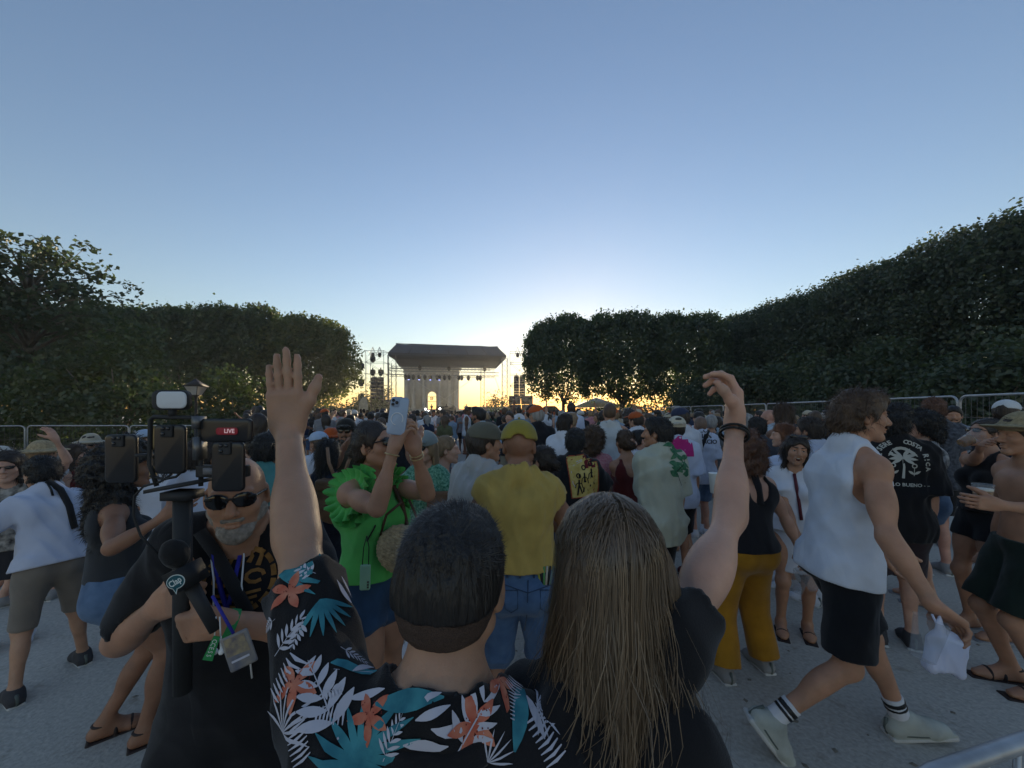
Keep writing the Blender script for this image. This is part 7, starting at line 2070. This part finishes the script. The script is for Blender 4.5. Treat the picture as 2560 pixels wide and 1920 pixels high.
def costa_man():
    B = person("man in black T-shirt with an arched white palm tree print on the back", 2236, 2.85, 1013, -30, 'm', 'fair', ('messy', 'black'), (tee, dict(g=.026, hem=-.16, sleeve=.9, wr=.010, sl_r=.05, flare=.02), INK), (shorts, dict(leg=.95, g=.012, flare=.03), C("plum_shorts", (.045, .03, .035))), 'shoe', mat("shoe_dark", (.05, .05, .055), .8), head=(-20, 0, 0))
    sh = B.upper; hit = cam_hit(B, sh, 2258, 1160)
    if hit:
        c, n = hit; n = unit(n * [1, 1, .2]); W_ = mat("print_bone", (.42, .42, .38), .85, var=.1); pcs = []
        arch = "SEREP  COSTA RICA"
        k = 0; letters = [("V", -1.85), ("I", -1.62), ("N", -1.42), ("E", -1.2), ("S", -.98), ("E", -.80), ("R", -.62), ("E", -.44), ("C", .18), ("O", .36), ("S", .54), ("T", .70), ("A", .86), ("R", 1.18), ("I", 1.33), ("C", 1.48), ("A", 1.66)]
        for ch, a in letters:
            x = math.sin(a) * .135 if abs(a) < 1.0 else math.copysign(.118 + .012 * (abs(a) - 1), a); z = math.cos(a) * .125 + .03 if abs(a) < 1.0 else .0975 - (abs(a) - 1) * .19
            ang = -a if abs(a) < 1.0 else -math.copysign(1.45, a)
            V2, F2 = xf(text_shape(ch, .040, .0015), ang, 1, (x, z)); pcs.append(lay(sh, c, n, (0, 0, 1), V2, F2, .004))
        tree_ = [strip([(.0, -.10), (.004, -.02), (.0, .045)], [.014, .011, .009])] + [xf(leafshape(.075, .02, .5 * (1 if a > 0 else -1)), -a, 1, (0, .045)) for a in (-2.0, -1.5, -1.0, -.4, .4, 1.0, 1.5, 2.0)]
        tree_ += [strip([(-.075 + .15 * i / 8, .055 + .055 * math.sin(math.pi * i / 8)) for i in range(9)], [.004] + [.02] * 7 + [.004])]
        for sx in (-1, 1):
            tree_ += [strip([(sx * .055 + math.cos(a) * .014, -.01 + math.sin(a) * .014) for a in np.linspace(0, 2 * math.pi, 9)], .007), strip([(sx * .055, -.025), (sx * .055, -.08)], .004), xf(leafshape(.04, .016), .9, 1, (sx * .055, -.07)), xf(leafshape(.04, .016), -.9, 1, (sx * .055, -.07))]
        V2, F2 = merge2(tree_); pcs.append(lay(sh, c, n, (0, 0, 1), V2, F2, .004))
        V2, F2 = text_shape("— SOLO BUENO —", .032, .001); pcs.append(lay(sh, c, n, (0, 0, 1), [(x, z - .145) for x, z in V2], F2, .004))
        print_obj("palm_print", pcs, W_, B.uppero)
costa_man()
def shorts_woman():
    B = person("woman with black hair, sunglasses and black-and-white lettered crop top", 2302, 3.45, 1030, 52, 'f', 'fair', ('curly', 'black'), (tank, dict(g=.012, hem=.10, arm=.064, scoop=.09), C("stripe_top", (.5, .5, .5), .6, col2=(.02, .02, .02), scale=26)), (shorts, dict(leg=.3, g=.012, top=.10), DENIM), 'sandal', None, glasses=(1, .8), upn="crop_top", lh=(2270, 1200, 3.5))
shorts_woman()
B = person("tall man with cropped fair hair and dark patterned shirt by the fence", 2332, 4.1, 994, -20, 'm', 'pink', ('short', 'auburn'), (tee, dict(g=.024), C("dark_pattern", (.02, .022, .03), .3, col2=(.09, .10, .12), scale=34)), (shorts, {}, INK), 'shoe', None)
B = person("man in blue-grey tie-dye shirt facing us near the right fence", 2382, 4.9, 1014, 138, 'm', 'tan', ('short', 'black'), (tee, dict(g=.024), C("tie_dye", (.10, .13, .18), .3, col2=(.28, .32, .38), scale=12)), (shorts, {}, C("grey_shorts", (.2, .2, .2))), 'shoe', None, beardm='black')
B = person("man in white cap near the right edge by the tall fence", 2516, 4.0, 1000, -70, 'm', 'tan', ('short', 'dark'), (tee, dict(g=.02), C("navy_tee", (.02, .025, .04))), (shorts, {}, INK), 'shoe', None, hat=cap_hat(C("white_cap", (.55, .58, .6))))
B = person("woman in dark sunglasses drinking beer beside the straw-hatted man", 2462, 2.95, 1045, 84, 'f', 'tan', ('lowbun', 'dark'), (tank, dict(g=.012, hem=.05), INK), (shorts, dict(leg=.35), C("black_shorts", (.010, .011, .014))), 'sandal', None, glasses=(1.0, .9), head=(0, 14, 0), rh=(2452, 1118, 2.72), rpole=(.3, -.2, -1), upn="top")
cup("tilted cup of pale beer at the sunglasses woman's lips", at(2424, 1098, 2.76), (0, 62), 1.15, .5, False)
def hat_man():
    B = person("shirtless man in wide straw hat holding a beer at the right edge", 2556, 2.35, 1022, 72, 'm', 'tan', ('short', 'dark'), None, (shorts, dict(leg=.9, g=.014, flare=.03, top=.03), C("dark_green_shorts", (.015, .025, .02))), 'sandal', mat("dark_leather", (.03, .02, .018), .6), extra_top=.05, lh=(2494, 1262, 2.1), lpole=(-.4, -.6, -.7), lhand=dict(f=(-.95, .2, .1), n=(.1, 1, 0), curl=[.7, .75, .8, .85], thumb=.7), upn="vest", build=1.05)
    hs, M, hd = B.hs, B.HR, B.hd
    o = [ell(hd((0, -.012, .060)), A3([.088, .108, .095]), M, .01), ell(hd((0, -.012, .050)), A3([.175, .185, .016]), M @ rotx(R(4)), .03), ell(hd((0, -.012, .0)), A3([.080, .100, .10]), M, .003, 's'), plane(hd((0, 0, .028)), M @ A3([0, 0, -1]), .003), wrinkle(5, .006, 16)]
    skin_obj("straw_hat", o, .006, mat("straw_hat", (.30, .25, .15), .9, var=.25, scale=50, bump=.6, bscale=180), B.root)
    cup("cup of dark amber beer in the straw-hatted man's hand", at(2457, 1240, 2.17), (0, 0), 1.1, .75)
hat_man()

# ---- left background people
B = person("woman in dark red dress with long hair in sunlit profile, left", 192, 4.0, 1110, -70, 'f', 'fair', ('longer', 'brown'), (tank, dict(g=.010, scoop=.10), C("red_dress", (.16, .012, .014))), (skirt, dict(hem=-.5), C("red_dress", (.16, .012, .014))), 'shoe', None, upn="dress_top", lown="dress_skirt")
B = person("bearded man in pale bucket hat facing us by the low fence", 226, 4.4, 1082, 212, 'm', 'tan', ('short', 'dark'), (tee, dict(g=.022), C("print_shirt", (.10, .11, .15), .4, col2=(.45, .45, .48), scale=30)), (shorts, {}, INK), 'shoe', None, hat=bucket(C("pale_hat", (.40, .36, .28)), .06), beardm='dark', glasses=True, extra_top=.03)
B = person("person in striped top with straw hat, one arm raised, far left", 108, 3.5, 1098, 8, 'f', 'fair', ('short', 'light'), (tee, dict(g=.016, sleeve=.4), mat("stripes", (.5, .5, .52), .9, var=.9, scale=3)), (shorts, dict(leg=.5), DENIM), 'shoe', None, hat=bucket(mat("straw", (.42, .33, .20), .9, var=.3, scale=60, bump=.8, bscale=150), .09), rh=(138, 1098, 3.35), rpole=(1, 0, -.3), upn="top", extra_top=.03)
B = person("person in white cloth hat cut off by the left edge", 2, 3.4, 1112, -30, 'f', 'fair', ('short', 'brown'), (tee, dict(g=.016), C("grey_top", (.2, .2, .22))), (shorts, dict(leg=.5), DENIM), 'shoe', None, hat=bucket(C("white_hat", (.5, .48, .44)), .075), upn="top", extra_top=.03)
B = person("man in white T-shirt standing right behind the phone rig's pole", 512, 2.35, 1092, -15, 'm', 'tan', ('short', 'dark'), (tee, dict(g=.026, hem=-.14, sleeve=.85), C("blue_white", (.50, .54, .66), .05)), (shorts, dict(leg=.9), C("grey_shorts", (.2, .2, .2))), 'shoe', None)
B = person("woman in white T-shirt left of the phone rig's pole", 415, 3.0, 1105, 20, 'f', 'tan', ('long', 'dark'), (tee, dict(g=.020), C("white", (.62, .64, .70))), (shorts, dict(leg=.4), DENIM), 'shoe', WHITE)
B = person("man in pale blue cap seen behind the phone rig", 362, 5.2, 1074, 140, 'm', 'fair', ('short', 'brown'), (tee, dict(g=.022), C("lilac_tee", (.35, .34, .42))), (shorts, {}, DENIM), 'shoe', None, hat=cap_hat(C("sky_cap", (.35, .45, .60))))
B = person("person with dark hair in teal T-shirt left of the raised forearm", 668, 2.6, 1080, 5, 'm', 'tan', ('short', 'black'), (tee, dict(g=.024, sl_r=.04), C("teal_tee", (.07, .22, .22))), (shorts, {}, INK), 'shoe', None)
B = person("woman with tied dark hair in profile left of the teal T-shirt", 632, 3.9, 1094, 60, 'f', 'fair', ('bun', 'dark'), (tee, dict(g=.016), C("grey_top", (.2, .2, .22))), (shorts, dict(leg=.5), DENIM), 'shoe', None, upn="top")
B = person("man in sky-blue mesh cap and white T-shirt right of the raised forearm", 797, 4.1, 1079, 60, 'm', 'tan', ('short', 'brown'), (tee, dict(g=.024), WHITE), (shorts, {}, INK), 'shoe', None, hat=cap_hat(C("sky_cap", (.35, .45, .60))))
B = person("person in orange bucket hat behind the long-haired backpack woman", 829, 4.6, 1070, -10, 'm', 'tan', ('short', 'dark'), (tee, dict(g=.02), C("pink_tee", (.45, .17, .2))), (shorts, {}, DENIM), 'shoe', None, hat=bucket(C("orange_hat", (.40, .08, .02)), .04), extra_top=.02)
B = person("big man with dark cap, sunglasses and beard in olive T-shirt facing us", 866, 3.75, 1046, 190, 'm', 'brown', ('short', 'black'), (tee, dict(g=.026), C("olive_tee", (.055, .05, .035))), (shorts, {}, INK), 'shoe', None, hat=cap_hat(C("black_cap", (.02, .02, .02))), beardm='black', glasses=(1.1, 1), build=1.2, rh=(862, 1115, 3.45))
B = person("tall bearded man in profile rising above the crowd before the stage", 1195, 5.6, 1017, 62, 'm', 'brown', ('quiff', 'black'), (tee, dict(g=.022), C("pale_blue_tee", (.35, .42, .48))), (shorts, {}, INK), 'shoe', None, beardm='black')
B = person("man in white shirt and dark hair, back turned, looking down right", 1414, 4.5, 1034, -38, 'm', 'tan', ('short', 'dark'), (tee, dict(g=.026, sleeve=.95), C("white", (.62, .64, .70))), (shorts, dict(leg=1.8), C("navy_trousers", (.03, .035, .05))), 'shoe', None, rh=(1424, 1095, 4.75), lown="trousers")
B = person("tall figure in white T-shirt rising above the crowd below the plane trees", 1428, 8.0, 1006, 0, 'm', 'tan', ('short', 'dark'), (tee, dict(g=.03), C("blue_white", (.50, .54, .66), .05)), (shorts, {}, INK), 'shoe', None)
# ================================================================== the crowd
def archetype(sex, hs, top, bot, hatf=None, pose={}, h=1.72, build=1.0, gl=False):
    B = Body(h if sex == 'm' else h - .09, sex, build=build, **pose)
    lo, hi = .021, .013
    def me(nm, prims, c):
        V, Q = grow(prims, c); return mesh_from(nm, V, Q, True)
    bp = B.torso()[3:] + B.neck() + B.head(detail=True)
    for sd in (1, -1): bp += B.arm(sd) + B.hand(sd, True) + B.leg(sd) + B.foot(sd)
    V, Q = join_parts([grow(bp, lo, keep=lambda P: ((P - B.H) ** 2).sum(1) > .13 ** 2), grow(bp, .010, keep=lambda P: ((P - B.H) ** 2).sum(1) < .15 ** 2, lo=B.H - .18, hi=B.H + .18)])
    out = {"body": mesh_from("body", V, Q, True), "hair": me("hair", hair(B, hs, len(hs) * 3), .0115), "top": me("top", top(B), .017), "bottoms": me("bottoms", bot(B), .019)}
    if hatf:
        pr = hatf(B)
        if isinstance(pr, tuple): out["cap"] = mesh_from("cap", *join_parts([grow(pr[0], .009), grow(pr[1], .009)]), True)
        else: out["bucket_hat"] = me("bucket_hat", pr, .011)
    out["_h"] = h if sex == 'm' else h - .09
    return out
up1 = dict(rh=(.30, .25, 1.95), rpole=(1, 0, -.2)); hold = dict(rh=(.14, .36, 1.22)); both = dict(rh=(.16, .32, 1.62), lh=(-.12, .32, 1.62)); cross = dict(rh=(-.10, .24, 1.16), lh=(.08, .26, 1.12)); phone_ = dict(rh=(.10, .36, 1.66))
ARCH = [archetype('m', 'short', lambda B: tee(B, .022), lambda B: shorts(B), None, {}),
        archetype('m', 'short', lambda B: tee(B, .022, seed=2), lambda B: shorts(B), None, hold, 1.76),
        archetype('m', 'buzz', lambda B: tee(B, .024, seed=4), lambda B: shorts(B, leg=.9), None, cross, 1.75, 1.12),
        archetype('m', 'short', lambda B: tee(B, .022, seed=5), lambda B: shorts(B), lambda B: cap(B), dict(head=(25, 0, 0)), 1.74),
        archetype('m', 'messy', lambda B: tank(B, .016), lambda B: shorts(B), None, dict(head=(-30, 0, 0)), 1.78),
        archetype('f', 'long', lambda B: tank(B, .012), lambda B: shorts(B, leg=.4), None, {}, 1.72),
        archetype('f', 'bun', lambda B: tee(B, .016, sleeve=.3), lambda B: skirt(B), None, hold, 1.73),
        archetype('f', 'longer', lambda B: tee(B, .016), lambda B: shorts(B, leg=1.7), None, dict(head=(40, 0, 0)), 1.74),
        archetype('f', 'curly', lambda B: tank(B, .012), lambda B: skirt(B), None, phone_, 1.73),
        archetype('m', 'short', lambda B: tee(B, .022, seed=8), lambda B: shorts(B), lambda B: bucket_hat(B, brim=.045), {}, 1.72),
        archetype('m', 'quiff', lambda B: tee(B, .022, seed=9), lambda B: shorts(B, leg=1.8), None, up1, 1.76),
        archetype('m', 'short', lambda B: tee(B, .022, seed=11), lambda B: shorts(B), lambda B: cap(B, True), cross, 1.77)]
TOPS = [("black", (.015, .015, .018)), ("white", (.58, .59, .63)), ("navy", (.02, .03, .06)), ("grey", (.2, .2, .21)), ("pale blue", (.28, .36, .45)), ("dark green", (.03, .06, .04)), ("beige", (.40, .34, .25)), ("wine red", (.14, .02, .025)), ("pink", (.45, .2, .22)), ("charcoal", (.05, .05, .055)), ("olive", (.10, .10, .05)), ("rust", (.28, .10, .04))]
BOTS = [("d", DENIM), ("b", cloth("black_bottoms", (.02, .02, .022))), ("k", cloth("khaki_bottoms", (.24, .20, .14))), ("g", cloth("grey_bottoms", (.12, .12, .13)))]
HATC = [("white", (.55, .55, .54)), ("black", (.02, .02, .02)), ("orange", (.40, .09, .025)), ("navy", (.03, .04, .08)), ("cream", (.45, .40, .30))]
HAIRC = [("black", "black"), ("dark", "dark"), ("dark", "dark"), ("brown", "brown"), ("brown", "brown"), ("fair", "light"), ("grey", "grey")]
SKINC = ["tan", "tan", "olive", "fair", "brown", "pink", "dark"]
HNAME = {"short": "short", "buzz": "cropped", "messy": "tousled", "long": "long", "bun": "tied-up", "longer": "very long", "curly": "curly", "quiff": "swept-up"}
ASTYLE = ["short", "short", "buzz", "short", "messy", "long", "bun", "longer", "curly", "short", "quiff", "short"]
def zone(px):
    for lim, s in ((180, "at the far left"), (330, "behind the curly-haired woman"), (520, "behind the phone rig"), (640, "left of the raised forearm"), (740, "behind the raised forearm"), (860, "below the lit tree end"), (930, "below the left speakers"), (1000, "below the left truss leg"), (1060, "left of the stone arch"),
                   (1110, "below the stone arch"), (1170, "below the stage riser"), (1240, "below the right truss leg"), (1310, "below the right speakers"), (1380, "behind the yellow cap"), (1450, "below the first plane tree"), (1530, "near the cropped tall man"), (1620, "below the middle plane tree"), (1720, "behind the trucker cap"),
                   (1820, "left of the raised bare arm"), (1930, "right of the raised wrist"), (2060, "behind the laughing woman"), (2180, "behind the walking man's head"), (2320, "behind the palm-print shirt"), (2440, "below the fence corner")):
        if px < lim: return s
    return "at the far right"
def crowd():
    r = np.random.default_rng(2024)
    taken = [(o.location.x, o.location.y) for o in bpy.data.objects if o.parent is None and o.name.startswith("person")]
    spots = []
    tries = 0
    while len(spots) < 232 and tries < 60000:
        tries += 1
        y = 4.2 + 13.5 * r.random() ** .85; lo, hi = -.70 * y, min(.94 * y, 8.0 + .06 * y)
        x = r.uniform(lo, hi)
        if y < 5.2 and r.random() < .3: continue
        if y < 9 and 1030 < 1280 + F_PX * x / y < 1275: continue
        if x < -.45 * y and r.random() < .45: continue
        if all((x - a) ** 2 + (y - b) ** 2 > .58 ** 2 for a, b in taken):
            taken.append((x, y)); spots.append((x, y))
    used = {}
    for i, (x, y) in enumerate(sorted(spots, key=lambda q: q[1])):
        for _t in range(25):
            k = int(r.choice(len(ARCH), p=np.array([1, 1, 1, .9, .8, 1, .9, .9, .5, .5, .12, .7]) / 9.32)); a = ARCH[k]
            tn, tc = TOPS[int(r.choice(len(TOPS), p=np.array([5, 5, 3, 2.5, 2, 1.2, 1.5, 1, 1, 2.5, 1, 1]) / 26.7))]
            hn, hk = HAIRC[int(r.integers(0, len(HAIRC)))]; hatn, hc = HATC[int(r.integers(0, len(HATC)))]
            px = 1280 + F_PX * x / y
            hat_ = "cap" if "cap" in a else "bucket_hat" if "bucket_hat" in a else None
            who = "%s %s" % (hatn, hat_.replace("_", " ")) if hat_ else "%s %s hair" % (HNAME[ASTYLE[k]], hn)
            depth = "near" if y < 7.5 else "mid-distance" if y < 12 else "distant"
            lab = "%s person in %s top, %s, %s" % (depth, tn, who, zone(px))
            if lab not in used: break
        used[lab] = 1
        toward = math.atan2(-11 - x, 70 - y); rz = -toward + r.normal(0, .45)
        if r.random() < .13: rz += r.choice([1.6, -1.6, 2.6])
        root = empty("person", (x, y, 0), rz, lab, "person", "crowd facing the stage")
        s = r.normal(1.0, .035) * (1.0 if y < 9 else .99); root.scale = (s, s, s)
        for nm, me in a.items():
            if nm == "_h": continue
            o = bpy.data.objects.new(nm, me); COL.objects.link(o); o.parent = root
            if not me.materials: me.materials.append(SK["tan"])
            m = {"body": SK[SKINC[int(r.integers(0, 7))]], "hair": HM[hk], "top": cloth("crowd_" + tn.replace(" ", "_"), tc, .12), "bottoms": BOTS[int(r.integers(0, 4))][1]}.get(nm) or cloth("hat_" + hatn, hc)
            o.material_slots[0].link = 'OBJECT'; o.material_slots[0].material = m
crowd()

def far_crowd():
    """the rest of the crowd up to the stage: one mass of small figures"""
    r = np.random.default_rng(5)
    prof = [(.16, .86, .12), (.17, 1.0, .12), (.145, 1.12, .105), (.20, 1.32, .115), (.215, 1.40, .105), (.12, 1.455, .085), (.055, 1.49, .055), (.055, 1.53, .06), (.072, 1.57, .085), (.076, 1.63, .10), (.074, 1.69, .10), (.05, 1.74, .07), (.008, 1.755, .01)]
    n = 8; V0 = []; 
    for rx, z, ry in prof:
        for k in range(n):
            a = 2 * math.pi * k / n; V0.append([rx * math.cos(a), ry * math.sin(a), z])
    for sx in (-1, 1):           # arms
        for (x, y, z, q) in ((.205, 0, 1.40, .05), (.25, -.02, 1.14, .042), (.235, .05, .90, .03)):
            for k in range(4): a = math.pi / 2 * k; V0.append([sx * (x + q * math.cos(a)), y + q * math.sin(a), z])
    for sx in (-1, 1):           # legs
        for z, q in ((.9, .09), (.5, .06), (.02, .05)):
            for k in range(4): a = math.pi / 2 * k; V0.append([sx * .09 + q * math.cos(a), q * math.sin(a), z])
    V0 = np.array(V0); F0 = []; m = len(prof)
    for i in range(m - 1):
        for k in range(n): F0.append([i * n + k, i * n + (k + 1) % n, (i + 1) * n + (k + 1) % n, (i + 1) * n + k])
    o = m * n
    for L in range(4):
        for i in range(2):
            for k in range(4): F0.append([o + i * 4 + k, o + i * 4 + (k + 1) % 4, o + (i + 1) * 4 + (k + 1) % 4, o + (i + 1) * 4 + k])
        o += 12
    F0 = np.array(F0)
    part = np.zeros(len(V0), int); part[:6 * n] = 0; part[6 * n:8 * n] = 1; part[8 * n:] = 2
    z_ = V0[:, 2]; part = np.where((np.arange(len(V0)) >= m * n) & (z_ < 1.2) & (np.arange(len(V0)) < m * n + 24), 1, part); part[m * n:m * n + 4] = 0; part[m * n + 12:m * n + 16] = 0; part[m * n + 24:] = 3
    Vs, Fs, Cs = [], [], []; cnt = 0
    tops = np.array([t[1] for t in TOPS]); hairs_ = np.array([(.012, .010, .009), (.03, .02, .014), (.075, .045, .026), (.2, .13, .07), (.45, .45, .44), (.3, .07, .02)]); skins = np.array([(.33, .19, .12), (.42, .26, .18), (.2, .11, .07)])
    for i in range(1150):
        y = 17.5 + 49 * r.random() ** .75; x = r.uniform(max(-.62 * y, -24 - .0 * y), min(.62 * y, 9.4))
        s = r.normal(.985, .04); a = r.normal(0, .6)
        Vs.append((V0 * s) @ rotz(a).T + [x, y, 0]); Fs.append(F0 + cnt); cnt += len(V0)
        pal = np.array([tops[r.integers(0, len(tops))], skins[r.integers(0, 3)], hairs_[r.choice(6, p=[.3, .3, .2, .08, .07, .05])], (.05, .05, .06)])
        Cs.append(pal[part])
    me = mesh_from("distant_crowd", np.concatenate(Vs), np.concatenate(Fs), True)
    ca = me.color_attributes.new("tint", 'FLOAT_COLOR', 'POINT'); C4 = np.concatenate(Cs); C4 = np.concatenate([C4, np.ones((len(C4), 1))], 1)
    ca.data.foreach_set("color", C4.astype(np.float32).ravel())
    m_ = bpy.data.materials.new("distant_crowd"); m_.use_nodes = True; nt = m_.node_tree; b = nt.nodes["Principled BSDF"]; b.inputs["Roughness"].default_value = .85
    at_ = nt.nodes.new("ShaderNodeAttribute"); at_.attribute_name = "tint"; nt.links.new(at_.outputs["Color"], b.inputs["Base Color"])
    tag(link("distant_crowd", me, m_), "dense far crowd packed in front of the stage", "crowd", kind="stuff")
far_crowd()
# ================================================================== evening dust in the air
def haze():
    m = bpy.data.materials.new("haze"); m.use_nodes = True; nt = m.node_tree
    nt.nodes.remove(nt.nodes["Principled BSDF"])
    v = nt.nodes.new("ShaderNodeVolumePrincipled"); v.inputs["Color"].default_value = (.95, .95, .95, 1); v.inputs["Density"].default_value = .0007
    v.inputs["Anisotropy"].default_value = .55
    nt.links.new(v.outputs[0], nt.nodes["Material Output"].inputs["Volume"])
    o = MB().box((0, 50, 8.5), (160, 150, 19)).build("haze", m)
    tag(o, "thin dusty evening haze over the square", "haze", kind="stuff")
haze()
